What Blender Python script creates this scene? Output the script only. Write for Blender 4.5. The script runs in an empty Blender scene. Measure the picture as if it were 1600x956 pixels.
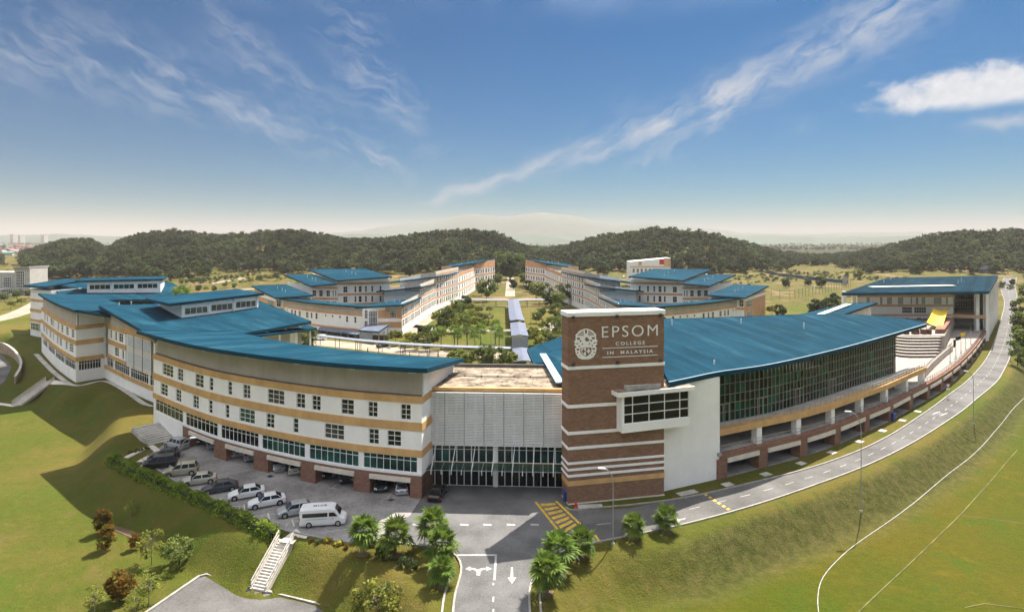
import bpy, math, random
import numpy as np
from mathutils import Vector, Matrix
random.seed(7); np.random.seed(7)
R = math.radians
SC = bpy.context.scene
COL = SC.collection
# ------------------------------------------------------------------ camera
CAMH, FPX, CX, CY = 34.0, 953.0, 800.0, 372.0
cam_d = bpy.data.cameras.new('camera'); cam = bpy.data.objects.new('camera', cam_d); COL.objects.link(cam)
cam.location = (0, 0, CAMH); cam.rotation_euler = (R(90), 0, 0)
cam_d.sensor_fit = 'HORIZONTAL'; cam_d.sensor_width = 36.0; cam_d.lens = 36.0 * FPX / 1600.0
cam_d.shift_y = -(478.0 - CY) / 1600.0
cam_d.clip_start = 0.5; cam_d.clip_end = 80000
SC.camera = cam
SC.render.engine = 'CYCLES'
SC.cycles.use_denoising = True
SC.cycles.max_bounces = 5; SC.cycles.diffuse_bounces = 3; SC.cycles.glossy_bounces = 2; SC.cycles.transmission_bounces = 2
SC.cycles.use_adaptive_sampling = True; SC.cycles.adaptive_threshold = .03
SC.cycles.transparent_max_bounces = 8; SC.cycles.volume_bounces = 1
SC.cycles.caustics_reflective = False; SC.cycles.caustics_refractive = False
SC.cycles.sample_clamp_indirect = 6.0
SC.view_settings.view_transform = 'Standard'; SC.view_settings.look = 'None'
SC.view_settings.gamma = 1.0; SC.view_settings.use_curve_mapping = False
SC.view_settings.exposure = 2.6
# ------------------------------------------------------------------ sun and sky
SUN_E = 2.0; SKY_GAMMA = 1.1; SKY_SAT = 1.45; CLOUD = 11.0; FILL_VEIL = .85
SUN_AZ = math.atan2(0.56, 0.83)      # clockwise from +Y
SUN_EL = R(55.5)
sd = Vector((math.sin(SUN_AZ) * math.cos(SUN_EL), math.cos(SUN_AZ) * math.cos(SUN_EL), math.sin(SUN_EL)))
sun_d = bpy.data.lights.new('sun', 'SUN'); sun = bpy.data.objects.new('sun', sun_d); COL.objects.link(sun)
sun_d.energy = SUN_E; sun_d.angle = R(0.5); sun_d.color = (1.0, 0.93, 0.82)
sun.rotation_euler = (-sd).to_track_quat('-Z', 'Y').to_euler()
SKY_STRENGTH = 0.05

class NT:
    """small helper for shader node trees"""
    def __init__(s, tree): s.t = tree; s.n = tree.nodes; s.l = tree.links
    def node(s, typ, **kw):
        n = s.n.new(typ)
        for k, v in kw.items(): setattr(n, k, v)
        return n
    def put(s, sock, v):
        if hasattr(v, 'is_output') or isinstance(v, bpy.types.NodeSocket): s.l.new(v, sock)
        elif v is not None: sock.default_value = v
    def m(s, op, a, b=None, c=None, clamp=False):
        n = s.n.new('ShaderNodeMath'); n.operation = op; n.use_clamp = clamp
        for i, v in enumerate((a, b, c)):
            if v is not None: s.put(n.inputs[i], v)
        return n.outputs[0]
    def sstep(s, x, a, b):
        n = s.n.new('ShaderNodeMapRange'); n.interpolation_type = 'SMOOTHSTEP'
        s.put(n.inputs[0], x); n.inputs[1].default_value = a; n.inputs[2].default_value = b
        return n.outputs[0]
    def xyz(s, x, y, z=0.0):
        n = s.n.new('ShaderNodeCombineXYZ')
        for i, v in enumerate((x, y, z)): s.put(n.inputs[i], v)
        return n.outputs[0]
    def noise(s, vec, scale, detail=4, rough=.55, dist=0.0):
        n = s.n.new('ShaderNodeTexNoise')
        if vec is not None: s.put(n.inputs['Vector'], vec)
        n.inputs['Scale'].default_value = scale; n.inputs['Detail'].default_value = detail
        n.inputs['Roughness'].default_value = rough; n.inputs['Distortion'].default_value = dist
        return n.outputs[0]
    def mix(s, f, a, b, mode='MIX'):
        n = s.n.new('ShaderNodeMix'); n.data_type = 'RGBA'; n.blend_type = mode
        s.put(n.inputs[0], f)
        for i, v in ((6, a), (7, b)):
            if isinstance(v, (tuple, list)): v = (*v[:3], 1.0)
            s.put(n.inputs[i], v)
        return n.outputs[2]

world = bpy.data.worlds.new('World'); SC.world = world; world.use_nodes = True
w = NT(world.node_tree); w.n.clear()
sky = w.node('ShaderNodeTexSky', sky_type='NISHITA', sun_disc=False)
sky.sun_elevation = SUN_EL; sky.sun_rotation = SUN_AZ
sky.altitude = 60; sky.air_density = 1.0; sky.dust_density = 0.6; sky.ozone_density = 4.0
gm = w.node('ShaderNodeGamma'); gm.inputs[1].default_value = SKY_GAMMA
hs = w.node('ShaderNodeHueSaturation'); hs.inputs['Saturation'].default_value = SKY_SAT; hs.inputs['Value'].default_value = .155
tint = w.mix(1.0, gm.outputs[0], (.42, .92, 1.20), 'MULTIPLY')
w.l.new(sky.outputs[0], gm.inputs[0]); w.l.new(tint, hs.inputs['Color'])
tc = w.node('ShaderNodeTexCoord'); sp = w.node('ShaderNodeSeparateXYZ'); w.l.new(tc.outputs['Generated'], sp.inputs[0])
AZ = w.m('ARCTAN2', sp.outputs[0], sp.outputs[1]); EL = w.m('ARCSINE', sp.outputs[2])
def azel(px, py):
    u = (px - CX) / FPX; a = math.atan(u); e = math.atan(-(py - CY) / FPX * math.cos(a)); return a, e
warp_v = w.xyz(AZ, EL)
wn = w.noise(warp_v, 9.0, 2, .6)
wn2 = w.noise(w.xyz(EL, AZ, 3.1), 22.0, 2, .6)
AZw = w.m('ADD', AZ, w.m('MULTIPLY', w.m('SUBTRACT', wn, .5), .06))
ELw = w.m('ADD', EL, w.m('MULTIPLY', w.m('SUBTRACT', wn2, .5), .035))
def fibre(ang, seed, along, across):
    """cirrus fibres running at angle ang in azimuth/elevation space"""
    ca_, sa_ = math.cos(ang), math.sin(ang)
    t = w.m('ADD', w.m('MULTIPLY', AZw, ca_), w.m('MULTIPLY', ELw, sa_)); n = w.m('SUBTRACT', w.m('MULTIPLY', ELw, ca_), w.m('MULTIPLY', AZw, sa_))
    return w.noise(w.xyz(w.m('MULTIPLY', t, along), w.m('MULTIPLY', n, across), seed), 1.6, 5, .64, .25)
TXA = fibre(R(-24), 1.0, 8., 24.); TXB = fibre(R(27), 2.0, 8., 30.)
def streak(p0, p1, w0, w1, op, seed, along=9., across=26., lo=.36, hi=.72):
    (a0, e0), (a1, e1) = azel(*p0), azel(*p1)
    L = math.hypot(a1 - a0, e1 - e0); ex, ey = (a1 - a0) / L, (e1 - e0) / L
    dx, dy = w.m('SUBTRACT', AZw, a0), w.m('SUBTRACT', ELw, e0)
    t = w.m('ADD', w.m('MULTIPLY', dx, ex), w.m('MULTIPLY', dy, ey))
    n = w.m('SUBTRACT', w.m('MULTIPLY', dy, ex), w.m('MULTIPLY', dx, ey))
    wd = w.m('ADD', w0 / FPX, w.m('MULTIPLY', t, (w1 - w0) / FPX / L))
    q = w.m('DIVIDE', n, wd)
    g = w.m('POWER', 2.718, w.m('MULTIPLY', w.m('MULTIPLY', q, q), -1.0))
    g = w.m('MULTIPLY', g, w.m('MULTIPLY', w.sstep(t, -.02, .06), w.sstep(t, L + .05, L - .08)))
    return w.m('MULTIPLY', w.m('MULTIPLY', g, w.sstep(TXB if ey * ex > 0 else TXA, lo + .03, hi + .05)), op)
clouds = [streak((655, 318), (1040, 192), 6, 20, .62, 1., 8, 40, .2, .6),
          streak((1000, 205), (1470, -20), 20, 40, .75, 2., 8, 20, .25, .62),
          streak((960, 275), (1160, 130), 16, 40, .33, 3.),
          streak((880, 255), (1010, 170), 30, 45, .25, 4.),
          streak((-60, 25), (345, 150), 60, 34, .55, 5., 8, 22, .34, .74),
          streak((250, 110), (640, 282), 32, 18, .5, 6.),
          streak((310, 10), (630, 275), 26, 26, .5, 7.),
          streak((505, -20), (600, 150), 42, 40, .55, 8., 10, 20, .38, .75),
          streak((540, 90), (690, 220), 34, 26, .55, 9., 10, 22, .36, .74),
          streak((640, 245), (740, 235), 16, 12, .4, 10.),
          streak((1050, 235), (1160, 150), 12, 18, .3, 11.),
          streak((1225, 197), (1265, 190), 12, 10, .55, 12., 20, 30, .25, .6),
          streak((1500, 200), (1640, 184), 7, 9, .8, 13., 10, 30, .15, .5),
          streak((1375, 195), (1475, 180), 7, 8, .35, 14.)]
CUN = w.noise(w.xyz(AZ, EL, 4.4), 26., 6, .6, .2)
def cumulus(c, rx, ry, flat, seed, op=1.0):
    a, e = azel(*c); n1 = CUN
    dx = w.m('DIVIDE', w.m('SUBTRACT', AZ, a), rx / FPX); dy = w.m('DIVIDE', w.m('SUBTRACT', EL, e), ry / FPX)
    r = w.m('SQRT', w.m('ADD', w.m('MULTIPLY', dx, dx), w.m('MULTIPLY', dy, dy)))
    v = w.m('ADD', w.m('SUBTRACT', 1.0, r), w.m('MULTIPLY', w.m('SUBTRACT', n1, .5), 1.5))
    fl = azel(c[0], flat)[1]
    ed = w.m('ADD', EL, w.m('MULTIPLY', w.m('SUBTRACT', n1, .5), .014))
    return w.m('MULTIPLY', w.m('MULTIPLY', w.sstep(v, -.05, .55), w.sstep(ed, fl - .008, fl + .012)), op)
cum = [cumulus((1545, 146), 140, 40, 165, 4.4), cumulus((1405, 152), 34, 22, 165, 6.2, .8)]
acc = clouds[0]
for c_ in clouds[1:]: acc = w.m('ADD', acc, c_, clamp=True)
# bright veil added mostly above the view as fill light, fibres on a flat layer high above
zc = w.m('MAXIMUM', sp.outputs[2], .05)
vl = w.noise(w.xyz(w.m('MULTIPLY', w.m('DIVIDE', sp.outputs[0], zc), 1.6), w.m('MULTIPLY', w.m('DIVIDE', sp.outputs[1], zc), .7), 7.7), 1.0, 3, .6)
vl = w.m('MULTIPLY', w.m('MULTIPLY', w.sstep(vl, .30, .70), w.sstep(EL, R(18), R(40))), FILL_VEIL)
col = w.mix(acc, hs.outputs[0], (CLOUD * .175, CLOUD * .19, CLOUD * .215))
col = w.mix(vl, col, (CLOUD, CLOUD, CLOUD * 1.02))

ca = w.m('MAXIMUM', cum[0], cum[1])
shade = w.m('ADD', .72, w.m('MULTIPLY', w.noise(w.xyz(AZ, EL, 9.1), 60., 3, .6), .5))
col = w.mix(w.m('MULTIPLY', ca, .84), col, w.mix(1.0, (CLOUD * .29, CLOUD * .285, CLOUD * .285), w.xyz(shade, shade, shade), 'MULTIPLY'))
world.cycles.sampling_method = 'MANUAL'; world.cycles.sample_map_resolution = 512
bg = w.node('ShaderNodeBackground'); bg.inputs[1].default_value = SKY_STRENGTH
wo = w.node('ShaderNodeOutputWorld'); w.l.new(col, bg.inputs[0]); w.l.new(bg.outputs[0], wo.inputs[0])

# ------------------------------------------------------------------ mapping photograph rays to places
def P(px, py, z=0.0):
    D = (CAMH - z) * FPX / (py - CY); return Vector(((px - CX) / FPX * D, D, z))
def Q(px, py, D): return Vector(((px - CX) / FPX * D, D, CAMH - (py - CY) / FPX * D))
def PD(px, D): return ((px - CX) / FPX * D, D)
def XY(px, py, z=0.0):
    p = P(px, py, z); return (p.x, p.y)

# ------------------------------------------------------------------ materials
def lin(r, g, b):
    f = lambda c: (c / 255 / 12.92) if c <= 10.3 else ((c / 255 + .055) / 1.055) ** 2.4
    return (f(r), f(g), f(b))
MATS = {}
def mat(name, color, rough=.8, var=.12, scale=.6, fine=8.0, metal=0.0, spec=.3, bump=0.0, rnd=0.0, col2=None, streaks=0.0):
    """plain surface with two octaves of real colour variation (dirt, fading)"""
    m = bpy.data.materials.new(name); m.use_nodes = True; t = NT(m.node_tree); t.n.clear()
    o = t.node('ShaderNodeOutputMaterial'); b = t.node('ShaderNodeBsdfPrincipled'); t.l.new(b.outputs[0], o.inputs[0])
    g = t.node('ShaderNodeNewGeometry')
    n1 = t.noise(g.outputs['Position'], scale, 5, .6); n2 = t.noise(g.outputs['Position'], fine, 4, .6)
    f = t.m('ADD', t.m('MULTIPLY', n1, .65), t.m('MULTIPLY', n2, .35))
    if streaks:
        mp = t.node('ShaderNodeMapping'); mp.inputs['Scale'].default_value = (.7, .7, .10); t.l.new(g.outputs['Position'], mp.inputs[0])
        f = t.m('ADD', t.m('MULTIPLY', f, 1 - streaks), t.m('MULTIPLY', t.noise(mp.outputs[0], 1.0, 6, .65), streaks))
    c2 = col2 or tuple(c * (1 - 2.2 * var) for c in color)
    c1 = tuple(min(1, c * (1 + 1.2 * var)) for c in color)
    cc = t.mix(t.sstep(f, .36, .64), c2, c1)
    if rnd:
        oi = t.node('ShaderNodeObjectInfo'); hv = t.node('ShaderNodeHueSaturation')
        t.put(hv.inputs['Value'], t.m('ADD', 1 - rnd, t.m('MULTIPLY', oi.outputs['Random'], 2 * rnd)))
        t.put(hv.inputs['Hue'], t.m('ADD', .5 - rnd * .06, t.m('MULTIPLY', t.m('FRACT', t.m('MULTIPLY', oi.outputs['Random'], 7.31)), rnd * .12)))
        t.l.new(cc, hv.inputs['Color']); cc = hv.outputs[0]
    t.l.new(cc, b.inputs['Base Color'])
    b.inputs['Roughness'].default_value = rough; b.inputs['Metallic'].default_value = metal; b.inputs['Specular IOR Level'].default_value = spec
    if bump:
        bp = t.node('ShaderNodeBump'); bp.inputs['Strength'].default_value = bump; bp.inputs['Distance'].default_value = .05
        t.l.new(n2, bp.inputs['Height']); t.l.new(bp.outputs[0], b.inputs['Normal'])
    if name.startswith('leaf') or name in ('forest', 'scrub'):   # thin leaves let light through
        tl = t.node('ShaderNodeBsdfTranslucent'); t.l.new(cc, tl.inputs[0]); mx = t.node('ShaderNodeMixShader'); mx.inputs[0].default_value = .38
        t.l.new(b.outputs[0], mx.inputs[1]); t.l.new(tl.outputs[0], mx.inputs[2]); t.l.new(mx.outputs[0], o.inputs[0])
    MATS[name] = m; return m
W_ = mat('white_plaster', (.88, .855, .815), .85, .032, .25, 3.0, streaks=.3)
mat('white_paint', (.82, .82, .80), .5, .03)
mat('cream', (.66, .60, .50), .8, .06)
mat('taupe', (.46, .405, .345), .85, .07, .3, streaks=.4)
mat('tan', (.60, .36, .15), .8, .09, .4, streaks=.35)
mat('tan_light', (.62, .40, .24), .8, .07, .4)
mat('peach', (.60, .33, .18), .8, .06, .3)
mat('frame_white', (.78, .78, .76), .5, .03)
mat('frame_dark', (.05, .05, .05), .5, .05)
mat('mullion', (.34, .31, .25), .6, .06)
mat('metal_grey', (.36, .37, .38), .45, .06, metal=.3)
mat('post_dark', (.06, .06, .065), .6, .1)
mat('concrete', (.46, .43, .38), .9, .14, .35, 4.0, bump=.2)
mat('concrete_pale', (.62, .57, .50), .9, .08, .3, 3.0)
mat('old_roof', (.26, .205, .15), .95, .25, .45, 2.2, col2=(.06, .048, .036))
mat('dark_room', (.035, .035, .037), .9, .1)
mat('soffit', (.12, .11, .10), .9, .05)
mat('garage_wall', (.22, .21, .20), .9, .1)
mat('asphalt', (.125, .122, .122), .92, .17, .18, 5.0)
mat('asphalt_road', (.12, .116, .112), .92, .17, .15, 5.0)
mat('paving', (.28, .265, .25), .92, .20, .2, 3.0, streaks=.2)
mat('road_white', (.42, .41, .39), .8, .12, 1.5)
mat('road_yellow', (.62, .40, .05), .8, .15, 1.5)
mat('kerb', (.32, .30, .27), .9, .12, 1.0)
mat('plaza', (.31, .27, .235), .9, .07, .3)
mat('walk_roof', (.12, .135, .19), .5, .12, .5)
mat('walk_white', (.24, .26, .31), .5, .06)
mat('path', (.30, .25, .195), .95, .10, .2)
mat('trunk', (.17, .12, .08), .95, .2, 2.0, 12.)
mat('trunk_grey', (.26, .22, .17), .95, .2, 2.0, 12.)
mat('leaf', (.125, .155, .034), .75, .3, .6, 2.0, rnd=.3, col2=(.06, .09, .02))
mat('leaf_dark', (.07, .10, .028), .8, .3, .6, 2.0, rnd=.3, col2=(.022, .036, .013))
mat('leaf_lime', (.22, .23, .03), .7, .25, .8, 3.0, rnd=.2, col2=(.06, .08, .015))
mat('leaf_red', (.20, .085, .015), .75, .3, 1.6, 4.0, rnd=.15, spec=.1, col2=(.055, .085, .015))
mat('leaf_palm', (.13, .19, .03), .5, .25, .8, 3.0, rnd=.15, spec=.12, col2=(.06, .10, .018))
mat('leaf_hedge', (.20, .27, .025), .7, .25, .9, 4.0, col2=(.10, .15, .016))
mat('leaf_yellow', (.5, .42, .03), .7, .2, 2.0)
mat('forest', (.052, .068, .022), .85, .25, .02, .3, rnd=.55, col2=(.018, .029, .012))
mat('scrub', (.17, .18, .045), .85, .25, .03, .3, rnd=.5, col2=(.09, .10, .03))
mat('grass_blade', (.135, .125, .036), .9, .25, .3, 2.0, rnd=.3, col2=(.075, .075, .022))
mat('buff', (.36, .27, .18), .9, .15, .6)
mat('soil', (.16, .105, .06), .95, .15, .4)
mat('fence_blue', (.05, .08, .16), .7, .1)
mat('red_plastic', (.55, .04, .03), .5, .05)
mat('blue_plastic', (.03, .06, .25), .4, .05)
mat('sail', (.80, .52, .04), .7, .06)
mat('brown_planter', (.13, .06, .04), .8, .1)
mat('amber', (.6, .3, .1), .5, .05)
mat('step_dark', (.10, .095, .09), .9, .08)
mat('skylight', (.70, .74, .60), .4, .06)
mat('skin', (.35, .2, .13), .6, .05)
mat('cloth_dark', (.02, .02, .022), .9, .05)
mat('tyre', (.018, .018, .018), .9, .1)
mat('rim', (.45, .46, .47), .35, .05, metal=.7)
mat('lamp_glass', (.7, .72, .74), .2, .02)
mat('tail_red', (.35, .01, .01), .3, .05)
mat('house_white', (.42, .41, .39), .8, .05)
mat('house_roof', (.30, .13, .09), .85, .15, rnd=.3)
mat('house_green', (.15, .32, .28), .85, .1)
mat('mountain', (.10, .13, .10), .95, .1, .001, .01)
mat('plate_white', (.75, .75, .72), .5, .02)

def brick_mat(name, ang, c1, c2, mortar):
    m = bpy.data.materials.new(name); m.use_nodes = True; t = NT(m.node_tree); b = t.n['Principled BSDF']
    g = t.node('ShaderNodeNewGeometry'); s = t.node('ShaderNodeSeparateXYZ'); t.l.new(g.outputs['Position'], s.inputs[0])
    u = t.m('ADD', t.m('MULTIPLY', s.outputs[0], math.cos(ang)), t.m('MULTIPLY', s.outputs[1], math.sin(ang)))
    v = t.xyz(u, s.outputs[2], 0)
    br = t.node('ShaderNodeTexBrick'); t.l.new(v, br.inputs['Vector'])
    br.inputs['Color1'].default_value = (*c1, 1); br.inputs['Color2'].default_value = (*c2, 1); br.inputs['Mortar'].default_value = (*mortar, 1)
    br.inputs['Scale'].default_value = 1.0; br.inputs['Brick Width'].default_value = .46; br.inputs['Row Height'].default_value = .16; br.inputs['Mortar Size'].default_value = .012
    n1 = t.noise(t.xyz(t.m('MULTIPLY', u, .5), t.m('MULTIPLY', s.outputs[2], 1.6)), 1.0, 6, .65)
    n3 = t.noise(v, 2.2, 5, .7)
    k = t.m('ADD', .62, t.m('MULTIPLY', n1, .45)); k = t.m('ADD', k, t.m('MULTIPLY', n3, .35))
    cc = t.mix(1.0, br.outputs[0], t.xyz(k, k, k), 'MULTIPLY')
    t.l.new(cc, b.inputs['Base Color']); b.inputs['Roughness'].default_value = .9; b.inputs['Specular IOR Level'].default_value = .2
    bp = t.node('ShaderNodeBump'); bp.inputs['Strength'].default_value = .3; bp.inputs['Distance'].default_value = .02
    t.l.new(br.outputs[1], bp.inputs['Height']); bp.invert = True; t.l.new(bp.outputs[0], b.inputs['Normal'])
    MATS[name] = m
brick_mat('brick', .2, (.27, .148, .09), (.185, .098, .06), (.25, .175, .13))
brick_mat('brick_base', -.3, (.26, .138, .092), (.185, .09, .06), (.23, .16, .12))

def roof_mat(name, ang, c1, c2, pitch=.75, rough=.72, fade_col=(.045, .125, .165)):
    """ribbed metal sheeting: standing seams run along direction ang"""
    m = bpy.data.materials.new(name); m.use_nodes = True; t = NT(m.node_tree); b = t.n['Principled BSDF']
    g = t.node('ShaderNodeNewGeometry'); s = t.node('ShaderNodeSeparateXYZ'); t.l.new(g.outputs['Position'], s.inputs[0])
    a = t.m('ADD', t.m('MULTIPLY', s.outputs[0], -math.sin(ang)), t.m('MULTIPLY', s.outputs[1], math.cos(ang)))
    al = t.m('ADD', t.m('MULTIPLY', s.outputs[0], math.cos(ang)), t.m('MULTIPLY', s.outputs[1], math.sin(ang)))
    wv = t.m('PINGPONG', a, pitch); seam = t.sstep(wv, .08, .0)
    sheet = t.m('FLOOR', t.m('DIVIDE', a, pitch * 2.0))
    wn_ = t.node('ShaderNodeTexWhiteNoise', noise_dimensions='1D'); t.l.new(sheet, wn_.inputs['W'])
    n1 = t.noise(g.outputs['Position'], .12, 5, .6); n2 = t.noise(t.xyz(t.m('MULTIPLY', al, .25), t.m('MULTIPLY', a, 2.0)), 1.0, 4, .6)
    f = t.m('ADD', t.m('ADD', t.m('MULTIPLY', n1, .5), t.m('MULTIPLY', n2, .3)), t.m('MULTIPLY', wn_.outputs[0], .2))
    cc = t.mix(t.sstep(f, .36, .64), c2, c1)
    fade = t.noise(t.xyz(t.m('MULTIPLY', al, .06), t.m('MULTIPLY', a, .22), 3.0), 1.0, 6, .7)
    cc = t.mix(t.m('MULTIPLY', t.sstep(fade, .50, .72), .38), cc, fade_col)
    lap = t.sstep(t.m('PINGPONG', al, 6.0), .10, .0); cc = t.mix(t.m('MULTIPLY', t.m('ADD', seam, lap), .35), cc, (.004, .022, .038))
    t.l.new(cc, b.inputs['Base Color']); b.inputs['Roughness'].default_value = rough; b.inputs['Specular IOR Level'].default_value = .012
    bp = t.node('ShaderNodeBump'); bp.inputs['Strength'].default_value = .8; bp.inputs['Distance'].default_value = .06
    t.l.new(seam, bp.inputs['Height']); t.l.new(bp.outputs[0], b.inputs['Normal'])
    MATS[name] = m
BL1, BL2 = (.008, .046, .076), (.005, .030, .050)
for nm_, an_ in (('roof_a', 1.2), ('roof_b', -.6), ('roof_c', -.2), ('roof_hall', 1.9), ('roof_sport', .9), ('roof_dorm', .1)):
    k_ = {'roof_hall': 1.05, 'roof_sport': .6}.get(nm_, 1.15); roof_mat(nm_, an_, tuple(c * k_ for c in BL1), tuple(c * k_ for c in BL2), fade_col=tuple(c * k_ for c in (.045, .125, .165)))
mat('fascia', (.008, .050, .082), .6, .06, spec=.05)
mat('fascia_edge', (.30, .42, .52), .4, .05)
mat('pale_roof', (.34, .50, .62), .4, .05)

def glass_mat(name, c, c2=None, rough=.06, sc=.35, spec=.4):
    m = bpy.data.materials.new(name); m.use_nodes = True; t = NT(m.node_tree); b = t.n['Principled BSDF']
    oi = t.node('ShaderNodeObjectInfo'); g = t.node('ShaderNodeNewGeometry')
    n1 = t.noise(g.outputs['Position'], sc, 3, .6)
    f = t.m('ADD', t.m('MULTIPLY', oi.outputs['Random'], .6), t.m('MULTIPLY', t.m('SUBTRACT', n1, .5), 1.6))
    cc = t.mix(t.sstep(f, .2, .8), c, c2 or c)
    t.l.new(cc, b.inputs['Base Color']); b.inputs['Roughness'].default_value = rough; b.inputs['Specular IOR Level'].default_value = spec
    b.inputs['IOR'].default_value = 1.5
    MATS[name] = m
glass_mat('glass_dark', (.009, .009, .010), (.075, .072, .064), spec=.35)
glass_mat('glass_green', (.004, .022, .020), (.014, .095, .075))
glass_mat('glass_curtain', (.003, .014, .012), (.012, .115, .060), sc=.16, spec=.10)
glass_mat('glass_black', (.008, .008, .008), (.014, .013, .012), spec=.2)
glass_mat('car_glass', (.012, .014, .016), (.02, .022, .025))
glass_mat('glass_grey', (.10, .11, .12), (.18, .19, .2))
def clear_glass():
    m = bpy.data.materials.new('canopy_glass'); m.use_nodes = True; t = NT(m.node_tree); t.n.clear()
    o = t.node('ShaderNodeOutputMaterial'); tr = t.node('ShaderNodeBsdfTransparent'); tr.inputs[0].default_value = (.62, .74, .68, 1)
    gl = t.node('ShaderNodeBsdfPrincipled'); gl.inputs['Base Color'].default_value = (.05, .10, .075, 1); gl.inputs['Roughness'].default_value = .1
    mx = t.node('ShaderNodeMixShader'); mx.inputs[0].default_value = .45
    t.l.new(tr.outputs[0], mx.inputs[1]); t.l.new(gl.outputs[0], mx.inputs[2]); t.l.new(mx.outputs[0], o.inputs[0]); MATS['canopy_glass'] = m
clear_glass()
def car_paint(name, c, metal=0.0):
    m = bpy.data.materials.new(name); m.use_nodes = True; b = m.node_tree.nodes['Principled BSDF']
    t = NT(m.node_tree); g = t.node('ShaderNodeNewGeometry'); n = t.noise(g.outputs['Position'], 1.5, 4)
    t.l.new(t.mix(n, tuple(x * .85 for x in c), c), b.inputs['Base Color'])
    b.inputs['Roughness'].default_value = .3; b.inputs['Metallic'].default_value = metal; b.inputs['Coat Weight'].default_value = .5; b.inputs['Coat Roughness'].default_value = .08
    MATS[name] = m
for nm_, c_, me_ in (('paint_white', (.78, .78, .77), 0), ('paint_black', (.010, .010, .011), 0), ('paint_silver', (.50, .52, .54), .5), ('paint_champagne', (.45, .42, .30), .3),
                     ('paint_slate', (.05, .06, .075), .4), ('paint_teal', (.03, .045, .05), .3), ('paint_beige', (.52, .50, .42), .3), ('paint_pale', (.6, .62, .63), .3)):
    car_paint(nm_, c_, me_)

# ------------------------------------------------------------------ mesh and object helpers
class MB:
    def __init__(s): s.v = []; s.f = []; s.mi = []
    def add(s, vs, fs, mi=0):
        b = len(s.v); s.v += [tuple(v) for v in vs]
        for f in fs: s.f.append(tuple(b + i for i in f)); s.mi.append(mi)
    def quad(s, a, b, c, d, mi=0): s.add((a, b, c, d), ((0, 1, 2, 3),), mi)
    def box(s, x0, x1, y0, y1, z0, z1, mi=0):
        s.add([(x0, y0, z0), (x1, y0, z0), (x1, y1, z0), (x0, y1, z0), (x0, y0, z1), (x1, y0, z1), (x1, y1, z1), (x0, y1, z1)],
              [(0, 3, 2, 1), (4, 5, 6, 7), (0, 1, 5, 4), (1, 2, 6, 5), (2, 3, 7, 6), (3, 0, 4, 7)], mi)
    def hexa(s, lo, hi, mi=0):
        """lo, hi: four points each, same order"""
        n = len(lo); s.add(list(lo) + list(hi), [tuple(range(n))[::-1], tuple(range(n, 2 * n))] + [(i, (i + 1) % n, n + (i + 1) % n, n + i) for i in range(n)], mi)
    def tube(s, p0, p1, r0, r1=None, n=8, mi=0, caps=True):
        p0, p1 = Vector(p0), Vector(p1); r1 = r0 if r1 is None else r1
        d = (p1 - p0).normalized(); a = d.orthogonal().normalized(); b = d.cross(a)
        v = []
        for p, r in ((p0, r0), (p1, r1)):
            for i in range(n):
                t = 2 * math.pi * i / n; v.append(p + a * math.cos(t) * r + b * math.sin(t) * r)
        fs = [(i, (i + 1) % n, n + (i + 1) % n, n + i) for i in range(n)]
        if caps: fs += [tuple(range(n))[::-1], tuple(range(n, 2 * n))]
        s.add(v, fs, mi)
    def bar(s, p0, p1, wd, ht, mi=0):
        """square bar from p0 to p1 with vertical height ht and width wd, p at its middle"""
        p0, p1 = Vector(p0), Vector(p1); d = (p1 - p0)
        h = Vector((-d.y, d.x, 0));
        h = (h.normalized() if h.length > 1e-6 else Vector((1, 0, 0))) * wd / 2
        u = d.cross(h).normalized() * ht / 2
        if u.z < 0: u = -u
        s.hexa([p0 - h - u, p0 + h - u, p0 + h + u, p0 - h + u], [p1 - h - u, p1 + h - u, p1 + h + u, p1 - h + u], mi)
    def mesh(s, name, mats, smooth=False):
        me = bpy.data.meshes.new(name); me.from_pydata(s.v, [], s.f)
        for m in (mats if isinstance(mats, (list, tuple)) else [mats]): me.materials.append(MATS[m] if isinstance(m, str) else m)
        if any(s.mi): me.polygons.foreach_set('material_index', s.mi)
        if smooth: me.polygons.foreach_set('use_smooth', [True] * len(s.f))
        me.update(); return me
    def build(s, name, mats, parent=None, smooth=False, loc=None, rz=0):
        return place(name, s.mesh(name, mats, smooth), parent, loc, rz)
def wloc(o):
    l = Vector(o.location)
    while o.parent: o = o.parent; l = l + Vector(o.location)
    return l
def place(name, me, parent=None, loc=None, rz=0):
    """link a mesh whose vertices are in world space (loc None) or local to loc"""
    o = bpy.data.objects.new(name, me); COL.objects.link(o)
    L = Vector(loc) if loc is not None else Vector((0, 0, 0))
    if parent is not None: o.parent = parent; L = L - wloc(parent)
    o.location = L; o.rotation_euler = (0, 0, rz); return o
def local(name, me, parent, loc=(0, 0, 0), rz=0):
    o = bpy.data.objects.new(name, me); COL.objects.link(o); o.parent = parent; o.location = loc; o.rotation_euler = (0, 0, rz); return o
def tag(o, label, cat, group=None):
    o['label'] = label; o['category'] = cat
    if group: o['group'] = group
    return o
def thing(name, label, cat, loc, rz=0, group=None):
    o = bpy.data.objects.new(name, None); o.empty_display_size = .2; COL.objects.link(o)
    o.location = loc; o.rotation_euler = (0, 0, rz); return tag(o, label, cat, group)
def struct(o, kind='structure'): o['kind'] = kind; return o
def copy_tree(o, parent=None):
    c = o.copy(); COL.objects.link(c); c.parent = parent
    for ch in list(o.children): copy_tree(ch, c)
    return c
def sheet(name, pts, m, z=None, parent=None):
    """flat polygon; pts are (x, y) or (x, y, z)"""
    v = [(p[0], p[1], p[2] if z is None else z) for p in pts]
    mb = MB(); mb.add(v, [tuple(range(len(v)))])
    a = sum(v[i - 1][0] * v[i][1] - v[i][0] * v[i - 1][1] for i in range(len(v)))
    if a < 0: mb.f[0] = mb.f[0][::-1]
    return mb.build(name, m, parent)
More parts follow.
